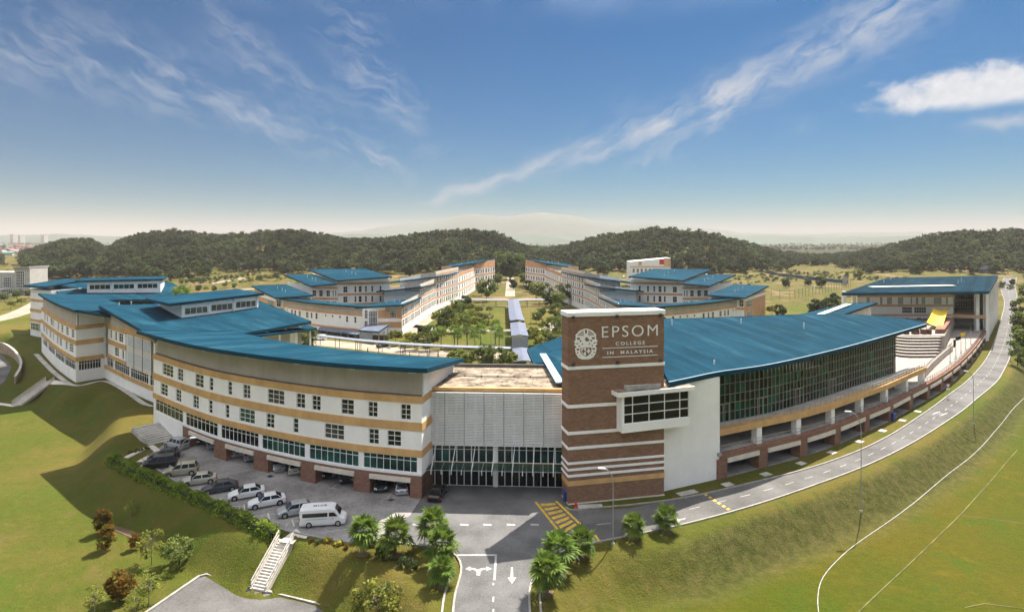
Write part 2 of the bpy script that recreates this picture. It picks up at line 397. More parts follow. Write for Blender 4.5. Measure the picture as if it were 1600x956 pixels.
def spline(pts, step):
    """Catmull-Rom through points, resampled about every step"""
    pts = [np.array(p, float) for p in pts]; out = []
    P_ = [2 * pts[0] - pts[1]] + pts + [2 * pts[-1] - pts[-2]]
    for i in range(1, len(P_) - 2):
        a, b, c, d = P_[i - 1:i + 3]; n = max(2, int(np.linalg.norm(c - b) / step))
        for k in range(n):
            t = k / n; out.append(.5 * ((2 * b) + (-a + c) * t + (2 * a - 5 * b + 4 * c - d) * t * t + (-a + 3 * b - 3 * c + d) * t ** 3))
    out.append(pts[-1]); return np.array(out)
class Curve:
    """plan curve, left to right as seen from the front; n points to the front"""
    def __init__(s, pts, step=.5, smooth=True):
        s.p = spline(pts, step) if smooth else np.array(pts, float)
        s.s = np.concatenate([[0], np.cumsum(np.linalg.norm(np.diff(s.p, axis=0), axis=1))]); s.L = s.s[-1]
    def at(s, t):
        if t <= 0: i = 0
        elif t >= s.L: i = len(s.s) - 2
        else: i = min(int(np.searchsorted(s.s, t, side='right')) - 1, len(s.s) - 2)
        d = s.p[i + 1] - s.p[i]; l = np.linalg.norm(d); d = d / l
        q = s.p[i] + d * (t - s.s[i]); return q, d, np.array((d[1], -d[0]))
    def nrm(s, t):
        a, b = s.at(max(0, t - 1.0)), s.at(min(s.L, t + 1.0)); d = (b[0] - a[0]); d /= np.linalg.norm(d); return np.array((d[1], -d[0]))
    def pt(s, t, off=0, z=0):
        q = s.at(t)[0]; n = s.nrm(min(max(t, 0), s.L)); q = q + n * off; return (q[0], q[1], z)
    def px(s, px):
        k = (px - CX) / FPX; g = s.p[:, 0] - k * s.p[:, 1]
        for i in range(len(g) - 1):
            if g[i] <= 0 <= g[i + 1] or g[i] >= 0 >= g[i + 1]:
                return s.s[i] + (s.s[i + 1] - s.s[i]) * (g[i] / (g[i] - g[i + 1]) if g[i] != g[i + 1] else 0)
        return 0.0 if abs(g[0]) < abs(g[-1]) else s.L
    def ts(s, a, b, step=2.0):
        n = max(1, int(math.ceil((b - a) / step))); return [a + (b - a) * i / n for i in range(n + 1)]
def strip(mb, cv, s0, s1, z0, z1, o0, o1, mi=0, step=2.0, za=None):
    """curved bar along cv between s0..s1, heights z0..z1, offsets o0 (inner) .. o1 (outer); z may be functions of s"""
    fz = lambda z, t: z(t) if callable(z) else z
    prev = None; T = cv.ts(s0, s1, step); b = len(mb.v)
    for t in T:
        mb.v += [cv.pt(t, o0, fz(z0, t)), cv.pt(t, o1, fz(z0, t)), cv.pt(t, o1, fz(z1, t)), cv.pt(t, o0, fz(z1, t))]
    for i in range(len(T) - 1):
        a = b + 4 * i; c = a + 4
        for q in ((a + 1, c + 1, c + 2, a + 2), (a, a + 3, c + 3, c), (a + 3, a + 2, c + 2, c + 3), (a, c, c + 1, a + 1)): mb.f.append(q); mb.mi.append(mi)
    e = b + 4 * (len(T) - 1)
    mb.f += [(b, b + 1, b + 2, b + 3), (e, e + 3, e + 2, e + 1)]; mb.mi += [mi, mi]
def roof_strip(mb, cv, s0, s1, of, zf, ob, zb, th, mi=0, step=2.0):
    """sloping slab following cv from offset of (front) to ob (back)"""
    T = cv.ts(s0, s1, step); b = len(mb.v)
    for t in T:
        mb.v += [cv.pt(t, ob, zb - th), cv.pt(t, of, zf - th), cv.pt(t, of, zf), cv.pt(t, ob, zb)]
    for i in range(len(T) - 1):
        a = b + 4 * i; c = a + 4
        for k, q in enumerate(((a + 1, c + 1, c + 2, a + 2), (a, a + 3, c + 3, c), (a + 3, a + 2, c + 2, c + 3), (a, c, c + 1, a + 1))):
            mb.f.append(q); mb.mi.append(mi)
    e = b + 4 * (len(T) - 1)
    mb.f += [(b, b + 1, b + 2, b + 3), (e, e + 3, e + 2, e + 1)]; mb.mi += [mi, mi]
_wm = {}
def win_mesh(w_, h_, nx, ny, fw, m, trans=None):
    k = (round(w_, 2), round(h_, 2), nx, ny, fw, m, trans)
    if k not in _wm:
        mb = MB(); w2 = k[0] / 2; h = k[1]
        mb.box(-w2, w2, -.05, .05, 0, fw); mb.box(-w2, w2, -.05, .05, h - fw, h)
        mb.box(-w2, -w2 + fw, -.049, .049, fw, h - fw); mb.box(w2 - fw, w2, -.049, .049, fw, h - fw)
        for i in range(1, nx):
            x = -w2 + k[0] * i / nx; mb.box(x - fw * .4, x + fw * .4, -.04, .04, fw, h - fw)
        rows = [trans] if trans else [j / ny for j in range(1, ny)]
        for r in rows: mb.box(-w2 + fw, w2 - fw, -.035, .035, h * r - fw * .4, h * r + fw * .4)
        g = MB(); g.quad((-w2 + .01, .02, .01), (w2 - .01, .02, .01), (w2 - .01, .02, h - .01), (-w2 + .01, .02, h - .01))
        _wm[k] = (mb.mesh('window', m), g)
        _wm[k] = (_wm[k][0], {}, g)
    return _wm[k]
def window(parent, pos, n, w_, h_, nx=1, ny=2, glass='glass_dark', fw=.08, m='frame_white', trans=None):
    """window centred at pos (bottom), facing plan direction n"""
    fr, gl, g = win_mesh(w_, h_, nx, ny, fw, m, trans)
    if glass not in gl: gl[glass] = g.mesh('pane', glass)
    o = place('window', fr, parent, pos, math.atan2(n[1], n[0]) + math.pi / 2)
    local('pane', gl[glass], o); return o
# ------------------------------------------------------------------ terrain
DROP = 3.4
PLATEAU = [XY(*p) for p in [(-900, 520), (-300, 530), (18, 520), (48, 545), (80, 580), (116, 612), (165, 606), (198, 636), (172, 716), (300, 786), (435, 846), (462, 840),
           (548, 858), (640, 905), (690, 962), (688, 1250), (856, 1250), (852, 960), (850, 932), (882, 892), (930, 858), (1045, 843), (1150, 805), (1245, 776), (1348, 738),
           (1433, 696), (1510, 646), (1540, 620), (1568, 594), (1592, 541), (1598, 500), (1602, 463), (1625, 432), (1800, 412)]]
PLATEAU += [(40000, 2000), (40000, 60000), (-40000, 60000), (-40000, 400)]
PL = np.array(PLATEAU)
def plateau_dist(X, Y):
    """distance outside the plateau edge (0 inside)"""
    X = np.asarray(X, float); Y = np.asarray(Y, float)
    best = np.full(X.shape, 1e9); inside = np.zeros(X.shape, bool)
    for i in range(len(PL)):
        ax, ay = PL[i]; bx, by = PL[(i + 1) % len(PL)]
        dx, dy = bx - ax, by - ay; t = np.clip(((X - ax) * dx + (Y - ay) * dy) / (dx * dx + dy * dy), 0, 1)
        best = np.minimum(best, np.hypot(X - ax - t * dx, Y - ay - t * dy))
        if ay != by:
            c = ((ay > Y) != (by > Y)) & (X < (bx - ax) * (Y - ay) / (by - ay) + ax); inside ^= c
    return np.where(inside, 0.0, best), np.where(inside, best, 0.0)
def sm(x, a, b):
    t = np.clip((np.asarray(x, float) - a) / (b - a), 0, 1); return t * t * (3 - 2 * t)
RIDGE = np.array([(-700, 6), (-200, 10), (-60, 3), (30, 1), (60, 9), (95, 20), (140, 22), (163, 9), (200, 25), (270, 33), (330, 25), (400, 31), (460, 34), (540, 21), (600, 22), (700, 33), (745, 33),
                  (790, 26), (815, 13), (845, 7), (872, 10), (930, 25), (1025, 36), (1100, 31), (1150, 21), (1210, 6), (1255, 2), (1300, 2), (1340, 4), (1370, 8), (1430, 22), (1490, 33), (1600, 34), (1900, 30), (2500, 20)], float)
MOUND = XY(207, 650)
_rs = np.random.RandomState(3); _ph = _rs.rand(14) * 6.28; _kx = _rs.randn(14); _ky = _rs.randn(14)
def lump(X, Y, s):
    return sum(np.sin((X * _kx[i] + Y * _ky[i]) / s + _ph[i]) for i in range(14)) / 6.0
def hgt(X, Y):
    X = np.asarray(X, float); Y = np.asarray(Y, float)
    d, _ = plateau_dist(X, Y)
    h = -DROP * sm(d, 0, 6.0) + .12 * lump(X, Y, 6.0) * sm(d, 1, 8)
    h = h + 1.3 * np.exp(-((X - MOUND[0]) ** 2 + (Y - MOUND[1]) ** 2) / 32.0)
    D = np.maximum(Y, 1.0); px = CX + FPX * X / D
    rg = np.interp(px, RIDGE[:, 0], RIDGE[:, 1]); r = np.hypot(X, Y)
    near = np.where(px < 330, 430, 520)
    b = sm(D, near, 780) * (1 - sm(D, 900, 1500)) * (Y > 0)
    rr = sm(D, 700, 1100) * (1 - sm(D, 1400, 2200)) * sm(px, 1330, 1480) * (Y > 0)
    h = h + rg * np.maximum(b, rr * .9) * (1 + .10 * lump(X, Y, 60.0))
    far = sm(r, 2500, 4500) * 28 * np.maximum(0, lump(X, Y, 900.0)) + sm(r, 1300, 2500) * -6
    return h + far
STAIRS = [((*XY(447, 843), .03), tuple(P(404, 922, -DROP + .2)), 1.75)]
_h0 = hgt
def hgt(X, Y):
    h = _h0(X, Y); X = np.asarray(X, float); Y = np.asarray(Y, float)
    for (ax, ay, az), (bx, by, bz), wd in STAIRS:      # cut the bank under the stairs
        dx, dy = bx - ax, by - ay; t = ((X - ax) * dx + (Y - ay) * dy) / (dx * dx + dy * dy); d = np.hypot(X - ax - t * dx, Y - ay - t * dy)
        k = (1 - sm(d, wd * .62, wd * .62 + .9)) * ((t > 0) & (t < 1.1)); h = h + k * (np.minimum(h, az + (bz - az) * np.clip(t, 0, 1) - .45) - h)
    return h
def hz(x, y): return float(hgt(np.array([x]), np.array([y]))[0])
def G(px, py):
    """point of the ground seen at a pixel"""
    z = 0.0
    for _ in range(25):
        p = P(px, py, z); z = .5 * z + .5 * hz(p.x, p.y)
    p = P(px, py, z); return Vector((p.x, p.y, hz(p.x, p.y)))
def ground():
    ang = np.concatenate([np.linspace(-180, -55, 60)[:-1], np.linspace(-55, 55, 520), np.linspace(55, 180, 60)[1:]])
    rad = np.concatenate([[0.5, 8, 16, 24, 32], np.geomspace(38, 300, 230), np.geomspace(304, 2000, 120), np.geomspace(2060, 30000, 50)])
    A, Rr = np.meshgrid(np.radians(ang), rad); X, Y = Rr * np.sin(A), Rr * np.cos(A)
    Z = hgt(X, Y); nr, na = X.shape
    idx = np.arange(nr * na).reshape(nr, na)
    a, b, c, d = idx[:-1, :-1], idx[:-1, 1:], idx[1:, 1:], idx[1:, :-1]
    F = np.stack([a, d, c, b], -1).reshape(-1, 4)[:, ::-1]
    F = F[:, [0, 1, 2, 3]]
    me = bpy.data.meshes.new('ground'); V = np.stack([X, Y, Z], -1).reshape(-1, 3)
    me.vertices.add(len(V)); me.vertices.foreach_set('co', V.ravel())
    me.loops.add(F.size); me.loops.foreach_set('vertex_index', F.ravel().astype(np.int32))
    me.polygons.add(len(F)); me.polygons.foreach_set('loop_start', np.arange(0, F.size, 4, dtype=np.int32)); me.polygons.foreach_set('loop_total', np.full(len(F), 4, np.int32))
    me.update(); me.validate()
    me.polygons.foreach_set('use_smooth', [True] * len(F))
    dd, din = plateau_dist(X, Y); px = CX + FPX * X / np.maximum(Y, 1)
    coarse = sm(dd, .6, 1.6) * (1 - sm(dd, 4.5, 8.5)) * sm(X, 8, 26)
    sports = (X > 10) * (Y < 190) * sm(dd, 5, 9)
    wild = sm(Y, 285, 330) * (1 - sm(Y, 2500, 4000))
    at = me.color_attributes.new('zone', 'FLOAT_COLOR', 'POINT')
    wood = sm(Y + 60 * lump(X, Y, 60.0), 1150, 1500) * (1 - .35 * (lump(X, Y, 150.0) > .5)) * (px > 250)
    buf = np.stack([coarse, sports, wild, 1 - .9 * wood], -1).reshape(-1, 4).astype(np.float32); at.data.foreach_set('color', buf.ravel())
    m = bpy.data.materials.new('grass_ground'); m.use_nodes = True; t = NT(m.node_tree); bs = t.n['Principled BSDF']
    g = t.node('ShaderNodeNewGeometry'); at_ = t.node('ShaderNodeVertexColor', layer_name='zone'); sx = t.node('ShaderNodeSeparateColor'); t.l.new(at_.outputs[0], sx.inputs[0])
    pos = g.outputs['Position']
    n0 = t.noise(pos, .028, 5, .6, .6); n1 = t.noise(pos, .12, 6, .65, .4); n2 = t.noise(pos, .9, 6, .7); n3 = t.noise(pos, 5.0, 4, .75); n4 = t.noise(pos, .38, 6, .72, .3)
    grass = t.mix(t.sstep(n0, .36, .62), (.070, .086, .010), (.122, .100, .022))
    grass = t.mix(t.sstep(n1, .52, .70), grass, (.066, .096, .012))
    grass = t.mix(t.m('MULTIPLY', t.sstep(n4, .55, .72), .8), grass, (.140, .100, .034)); grass = t.mix(t.m('MULTIPLY', t.sstep(n4, .45, .30), .7), grass, (.055, .078, .010))
    grass = t.mix(t.m('MULTIPLY', t.sstep(n1, .46, .28), .6), grass, (.130, .092, .032))
    field = t.mix(t.sstep(n0, .35, .65), (.058, .074, .004), (.086, .075, .006))
    field = t.mix(t.m('MULTIPLY', t.sstep(n4, .52, .72), .6), field, (.120, .095, .010))
    field = t.mix(t.sstep(n1, .56, .70), field, (.052, .086, .006))
    field = t.mix(t.m('MULTIPLY', t.sstep(t.noise(pos, .22, 6, .6), .60, .70), .7), field, (.048, .082, .007))
    wildc = t.mix(t.sstep(n1, .40, .62), (.115, .092, .024), (.062, .070, .015))
    wildc = t.mix(t.sstep(t.noise(pos, .045, 5, .6), .54, .64), wildc, (.20, .13, .075))
    crs = t.mix(t.sstep(n2, .38, .62), (.046, .052, .012), (.082, .080, .022)); crs = t.mix(t.m('MULTIPLY', t.sstep(n4, .5, .7), .6), crs, (.10, .078, .034))
    c = t.mix(sx.outputs[1], grass, field); c = t.mix(sx.outputs[2], c, wildc)
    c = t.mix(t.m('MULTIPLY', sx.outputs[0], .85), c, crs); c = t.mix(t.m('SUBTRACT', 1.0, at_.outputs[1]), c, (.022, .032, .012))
    k = t.m('ADD', .30, t.m('ADD', t.m('MULTIPLY', n2, .55), t.m('MULTIPLY', n3, .85)))
    c = t.mix(1.0, c, t.xyz(k, k, k), 'MULTIPLY')
    t.l.new(c, bs.inputs['Base Color']); bs.inputs['Roughness'].default_value = .95; bs.inputs['Specular IOR Level'].default_value = .1
    bp = t.node('ShaderNodeBump'); bp.inputs['Strength'].default_value = .8; bp.inputs['Distance'].default_value = .35
    t.l.new(t.m('ADD', n2, t.m('MULTIPLY', n3, .7)), bp.inputs['Height']); t.l.new(bp.outputs[0], bs.inputs['Normal'])
    me.materials.append(m); MATS['grass_ground'] = m
    o = bpy.data.objects.new('ground', me); COL.objects.link(o); return struct(o)
ground()

# ------------------------------------------------------------------ roads, kerbs, markings
def resample(pts, n):
    p = spline(pts, .7); s = np.concatenate([[0], np.cumsum(np.linalg.norm(np.diff(p, axis=0), axis=1))])
    q = np.linspace(0, s[-1], n); return np.stack([np.interp(q, s, p[:, 0]), np.interp(q, s, p[:, 1])], -1)
ROAD_IN = [XY(*p) for p in [(902, 797), (965, 796), (1038, 784), (1100, 770), (1199, 749), (1298, 721), (1381, 686), (1450, 641.6), (1479, 620), (1519, 588), (1549, 546), (1566.6, 490.5), (1569, 470), (1564, 448), (1572, 430), (1587, 420), (1640, 411)]]
ROAD_OUT = [XY(*p) for p in [(926, 849), (985, 838), (1050, 824), (1100, 812), (1150, 798.6), (1242, 769), (1346, 731), (1430.5, 689.6), (1506.5, 640), (1534, 616), (1561.6, 591), (1584, 541), (1589, 500), (1589, 463), (1587, 442), (1600, 426), (1660, 415)]]
NR = 160
RI, RO = resample(ROAD_IN, NR), resample(ROAD_OUT, NR)
def strip_sheet(name, A, B, z, m):
    mb = MB(); n = len(A)
    mb.v = [(p[0], p[1], z) for p in A] + [(p[0], p[1], z) for p in B]
    for i in range(n - 1): mb.f.append((i, n + i, n + i + 1, i + 1)); mb.mi.append(0)
    a = A[0]; b = B[0]; c = A[1]
    if (b[0] - a[0]) * (c[1] - a[1]) - (b[1] - a[1]) * (c[0] - a[0]) < 0: mb.f = [f[::-1] for f in mb.f]
    return struct(mb.build(name, m))
strip_sheet('road', RI, RO, .024, 'asphalt_road')
FORE = [XY(*p) for p in [(640, 806), (662, 772), (668, 755), (882, 755), (884, 792)]] + [tuple(RI[0]), tuple(RO[0])]
LEFT_EDGE = [XY(*p) for p in [(690, 858), (706, 864), (716, 872), (721, 888), (718, 905), (711, 930), (708, 956), (704, 1010), (702, 1200)]]
RIGHT_EDGE = [XY(*p) for p in [(926, 849), (895, 856), (868, 868), (846, 884), (833, 905), (827, 925), (828, 956), (831, 1010), (836, 1200)]]
FORE += [tuple(p) for p in spline(RIGHT_EDGE, 2.0)[1:]] + [tuple(p) for p in spline(LEFT_EDGE, 2.0)[::-1]] + [XY(640, 848), XY(600, 840), XY(618, 815)]
struct(sheet('entrance_road', FORE, 'asphalt', .020))
LOT = [XY(*p) for p in [(262, 690), (222, 718), (300, 770), (440, 828), (475, 836), (540, 848), (600, 840), (618, 815), (640, 806), (662, 772), (668, 752)]] + [PD(640, 100), PD(470, 108), PD(330, 118), PD(268, 118)]
struct(sheet('car_park', LOT, 'paving', .016))
LOW = [P(225, 962, -DROP), P(318, 898, -DROP), P(397, 921, -DROP), P(478, 941, -DROP), P(560, 962, -DROP), P(600, 1300, -DROP), P(150, 1300, -DROP)]
struct(sheet('lower_car_park', [(p.x, p.y) for p in LOW], 'asphalt_road', -DROP + .14))
def kerb(name, pts, z, wd=.20, ht=.16, m='kerb', smooth=True, step=1.2):
    cv = Curve(pts, step, smooth); mb = MB(); strip(mb, cv, 0, cv.L, z, z + ht, -wd / 2, wd / 2, step=step); return struct(mb.build(name, m))
kerb('kerb', [tuple(p) for p in RI[::2]], 0, step=2.5); kerb('kerb', [tuple(p) for p in RO[::2]], 0, step=2.5)
kerb('kerb', LEFT_EDGE, 0); kerb('kerb', RIGHT_EDGE, 0)
kerb('kerb', [(p[0] - 1.0, p[1]) for p in LEFT_EDGE[3:]], 0); kerb('kerb', [(p[0] + 1.0, p[1]) for p in RIGHT_EDGE[4:]], 0)
kerb('kerb', [XY(884, 793), XY(888, 797), XY(902, 797)], 0)
kerb('kerb', [XY(*p) for p in [(222, 718), (300, 770), (370, 800), (440, 828), (475, 836), (540, 848), (600, 846), (650, 852), (690, 858)]], 0, smooth=False)
kerb('kerb', [XY(196, 716), XY(236, 697), XY(247, 706), XY(218, 722)], 0, .9, .14, 'concrete_pale', False)
kerb('kerb', [(p.x, p.y) for p in LOW[:5]], -DROP + .08, .3, .22, 'kerb', False)
# drain channel with pale edges on the verge next to the arcade, and gully covers
ZM = .032
def mark(mb, pts, wd, z=ZM, smooth=True, step=1.0):
    cv = Curve(pts, step, smooth); T = cv.ts(0, cv.L, step); b = len(mb.v)
    for t in T: mb.v += [cv.pt(t, -wd / 2, z), cv.pt(t, wd / 2, z)]
    for i in range(len(T) - 1): mb.f.append((b + 2 * i + 1, b + 2 * i + 3, b + 2 * i + 2, b + 2 * i)); mb.mi.append(0)
mb = MB()
mid = .5 * RI + .5 * RO; cvm = Curve([tuple(p) for p in mid], 1.0, False)
s = 1.5
while s < cvm.L * .72:
    mark(mb, [cvm.pt(s)[:2], cvm.pt(s + .9)[:2], cvm.pt(s + 1.8)[:2]], .09); s += 4.3
def pl(mb, pxs, z=ZM):
    pts = [(*XY(*p), z) for p in pxs]; a = sum(pts[i - 1][0] * pts[i][1] - pts[i][0] * pts[i - 1][1] for i in range(len(pts)))
    mb.add(pts if a > 0 else pts[::-1], [tuple(range(len(pts)))])
for x in (645, 719, 755, 792, 829): pl(mb, [(x, 818.2), (x + 13, 818.8), (x + 13, 821.2), (x, 820.6)])
def ml(mb, a, b, wd, z=ZM): mark(mb, [XY(*a), XY(*b)], wd, z, False, 50)
ml(mb, (713, 867), (776, 867), .28); ml(mb, (775, 867), (772.5, 906), .22)
for y0, y1 in ((911, 914), (932, 940), (951, 962)): ml(mb, (771, y0), (770.5, y1), .16)
struct(mb.build('road_marking', 'road_white'))
mb = MB()   # turn arrow and straight arrow
pl(mb, [(744.5, 899), (750, 899), (750.5, 893), (744.5, 893)])
pl(mb, [(744.5, 893), (750.5, 893), (755, 890), (760, 889), (760, 887), (752, 887.5), (747, 890), (742, 887.5), (735, 887), (735, 889), (740, 890)])
pl(mb, [(760, 884.5), (760, 891.5), (769, 888.5)]); pl(mb, [(735, 884.5), (735, 891.5), (727, 888.5)])
pl(mb, [(798.5, 886), (801.5, 886), (802, 902), (797.5, 902)]); pl(mb, [(793, 902), (807, 902), (800, 912)])
struct(mb.build('road_arrow', 'road_white'))
mb = MB()
for x, y in ((1032, 806), (1062, 812), (1046, 818)): pl(mb, [(x - 10, y + 3), (x - 3, y - 2.4), (x - 2, y - .6), (x + 9, y - 3), (x + 9.6, y - 1.2), (x - 1, y + 1.2), (x, y + 3)])
for x, y in ((1462, 646), (1474, 648)): pl(mb, [(x - 6, y + 2.4), (x - 2, y - 1), (x + 7, y - 3.2), (x + 7, y - 2.4), (x - 1, y + .4)])
struct(mb.build('road_arrow', 'road_white'))
mb = MB()
LA, LB, LC, LDd = (838, 784), (877, 835), (868, 783), (905, 818)
ml(mb, (837, 784), (880, 838), .34); ml(mb, (869, 783), (908, 820), .34); ml(mb, (930, 836), (938, 848), .3)
for i in range(7):
    t0 = .06 + i * .135; t1 = t0 + .075
    a = (837 + 43 * t0, 784 + 54 * t0); b = (837 + 43 * t1, 784 + 54 * t1); c = (869 + 39 * t1, 783 + 37 * t1); d = (869 + 39 * t0, 783 + 37 * t0)
    k = .14; L = lambda p, q, f: (p[0] + (q[0] - p[0]) * f, p[1] + (q[1] - p[1]) * f)
    pl(mb, [L(a, d, k), L(b, c, k), L(c, b, k * 1.1), L(d, a, k * 1.1)])
struct(mb.build('yellow_crossing', 'road_yellow'))
mb = MB()
for i in range(6):
    t = i / 6; a = (1099 + 42 * t, 772.5 + 27 * t); dx, dy = 42 / 12, 27 / 12
    pl(mb, [(a[0], a[1]), (a[0] + dx, a[1] + dy), (a[0] + dx + 4, a[1] + dy - 1.6), (a[0] + 4, a[1] - 1.6)])
struct(mb.build('yellow_speed_marking', 'road_yellow'))
# stall lines
mb = MB()
for a, b in (((258, 741), (283, 739)), ((272, 754), (296, 752)), ((285, 763), (330, 764)), ((313, 778), (360, 778)), ((347, 791), (388, 791)), ((392, 807), (430, 803)), ((440, 819), (470, 814)), ((503, 832), (545, 826)), ((226, 722), (256, 722)), ((240, 730), (262, 730))): ml(mb, a, b, .14)
for a, b in (((268, 757), (271, 751)), ((302, 774), (306, 765)), ((337, 789), (339, 779)), ((375, 801), (374, 792)), ((411, 813), (409, 804)), ((447, 823), (449, 817))): ml(mb, a, b, .14)
for a, b in (((312, 705), (326, 697)), ((372, 726), (386, 718)), ((437, 746), (451, 736)), ((518, 763), (533, 752)), ((604, 779), (618, 764))):
    ml(mb, a, b, .14); ml(mb, (a[0] - 6, a[1] - 1), (a[0] + 8, a[1] + 1), .14)
struct(mb.build('parking_line', 'road_white'))
mb = MB()
for x, y in ((422, 744), (610, 781)): pl(mb, [(x - 6, y), (x + 1, y - 2.6), (x + 7, y - .4), (x, y + 2.4)])
struct(mb.build('drain_cover', 'frame_dark'))
# wheel stops, each its own block
for i, (x, y) in enumerate(((290, 757), (324, 772), (345, 783), (382, 793), (420, 807), (458, 817))):
    p = P(x, y); mb = MB(); mb.hexa([(-.9, -.09, 0), (.9, -.09, 0), (.9, .09, 0), (-.9, .09, 0)], [(-.85, -.05, .1), (.85, -.05, .1), (.85, .05, .1), (-.85, .05, .1)])
    tag(mb.build('wheel_stop', 'concrete_pale', None, False, (p.x, p.y, .018), R(-62)), 'low pale wheel stop on the paving, %s counted from the lamp post' % ('first', 'second', 'third', 'fourth', 'fifth', 'sixth')[i], 'wheel stop', 'wheel stops at the hedge side bays')
# verge covers
covers = [(922, 791, 3.2), (1074, 770, 3.0), (1137, 757, 1.6), (1197, 741, 1.6), (1252, 724, 1.5), (1300, 707, 1.5), (1343, 690, 1.5), (1379, 673, 1.5), (1410, 657, 1.5), (1434, 643, 1.4)]
for x, y, w_ in covers:
    p = P(x, y); t = min(range(NR), key=lambda i: (RI[i][0] - p.x) ** 2 + (RI[i][1] - p.y) ** 2); t = min(t, NR - 2)
    a = math.atan2(RI[t + 1][1] - RI[t][1], RI[t + 1][0] - RI[t][0])
    mb = MB(); mb.box(-w_ / 2, w_ / 2, -.55, .55, 0, .05); struct(mb.build('drain_cover', 'concrete', None, False, (p.x, p.y, .02), a))
# sports field lines
mb = MB(); zf = -DROP + .16
fl = lambda pts: [tuple(G(x, y))[:2] for x, y in pts]
mark(mb, fl([(1600, 622), (1582, 640), (1558, 670), (1523, 708), (1468, 752), (1425, 788), (1381, 820), (1331, 855), (1298, 886), (1283, 908), (1278, 931), (1279, 956), (1286, 990)]), .07, zf)
mb.v = [(x, y, hz(x, y) + .05) for x, y, z in mb.v]
struct(mb.build('field_line', 'road_white'))
mb = MB()
mark(mb, fl([(1590, 703), (1500, 805), (1341, 956), (1320, 980)]), .12, zf, False, 3); mark(mb, fl([(1500, 805), (1600, 818), (1700, 832)]), .12, zf, False, 3)
mark(mb, fl([(1508, 949), (1517, 940), (1600, 951), (1700, 965)]), .12, zf, False, 3)
mb.v = [(x, y, hz(x, y) + .05) for x, y, z in mb.v]
mat('old_line', (.13, .13, .04), .9, .25, .5)
struct(mb.build('field_line', 'old_line'))
# paths and roads around the courtyard
def ribbon(name, pts, wd, m, z=.012):
    mb = MB(); mark(mb, [XY(*p) for p in pts], wd, z, True, 4.0); return struct(mb.build(name, m))
ribbon('path', [(470, 532), (560, 541), (640, 549), (720, 554), (800, 557)], 9.0, 'path')
ribbon('path', [(640, 508), (700, 517), (760, 517), (800, 516), (880, 514), (960, 508)], 5.0, 'path')
ribbon('path', [(797, 463), (797.5, 440), (798, 428)], 6.0, 'path')
ribbon('path', [(715, 478), (760, 478.5), (840, 478.5), (900, 477)], 3.0, 'path')
ribbon('path', [(640, 520), (668, 500), (700, 482)], 5.0, 'path')
ribbon('road', [(-60, 510), (0, 498), (40, 485), (78, 466), (130, 452), (230, 449), (300, 446), (360, 438), (400, 432), (460, 429)], 9.0, 'path')
ribbon('road', [(300, 463), (350, 455), (400, 451), (420, 450)], 7.0, 'path')
struct(sheet('plaza_apron', [XY(*p) for p in [(858, 503), (900, 502), (900, 515), (846, 515)]], 'plaza', .02))
struct(sheet('lower_road', [XY(x, y, -DROP) for x, y in [(-200, 600), (-200, 545), (-10, 545), (10, 556), (18, 575), (8, 596), (-30, 625)]], 'asphalt_road', -DROP + .14))
# ------------------------------------------------------------------ front buildings
def wall_row(mb, cv, s0, s1, z0, z1, o0, o1, holes):
    """wall with real openings; holes = (s0, s1, z0, z1)"""
    cur = s0
    for a, b, za, zb in sorted(holes):
        if a > cur + .01: strip(mb, cv, cur, a, z0, z1, o0, o1)
        if za > z0 + .01: strip(mb, cv, a, b, z0, za, o0, o1)
        if zb < z1 - .01: strip(mb, cv, a, b, zb, z1, o0, o1)
        cur = b
    if cur < s1 - .01: strip(mb, cv, cur, s1, z0, z1, o0, o1)
def add(root, name, m, fn, *a, **k):
    mb = MB(); fn(mb, *a, **k); return mb.build(name, m, root)
def win_on(root, cv, a, b, z0, z1, nx, ny, glass='glass_dark', off=-.14, fw=.09, trans=None):
    t = (a + b) / 2; n = cv.nrm(t); q = cv.pt(t, off, z0); return window(root, q, n, b - a, z1 - z0, nx, ny, glass, fw, 'frame_white', trans)
B1, F3, B2, F2, B3, RB, SILL = (12.4, 13.3), (10.1, 12.3), (8.8, 9.9), (6.5, 8.7), (5.4, 6.3), (3.3, 5.4), (3.0, 3.3)
def fascia(root, cv, s0, s1, of, zf, th, roof):
    add(roof, 'fascia', 'fascia', strip, cv, s0 - .04, s1 + .04, zf - th - .12, zf + .03, of + .005, of + .07)
    return roof
def edge_bar(parent, p0, p1, th=.6, m='fascia', name='fascia', wd=.12):
    mb = MB(); mb.bar(Vector(p0) - Vector((0, 0, th / 2)), Vector(p1) - Vector((0, 0, th / 2)), wd, th); return mb.build(name, m, parent)

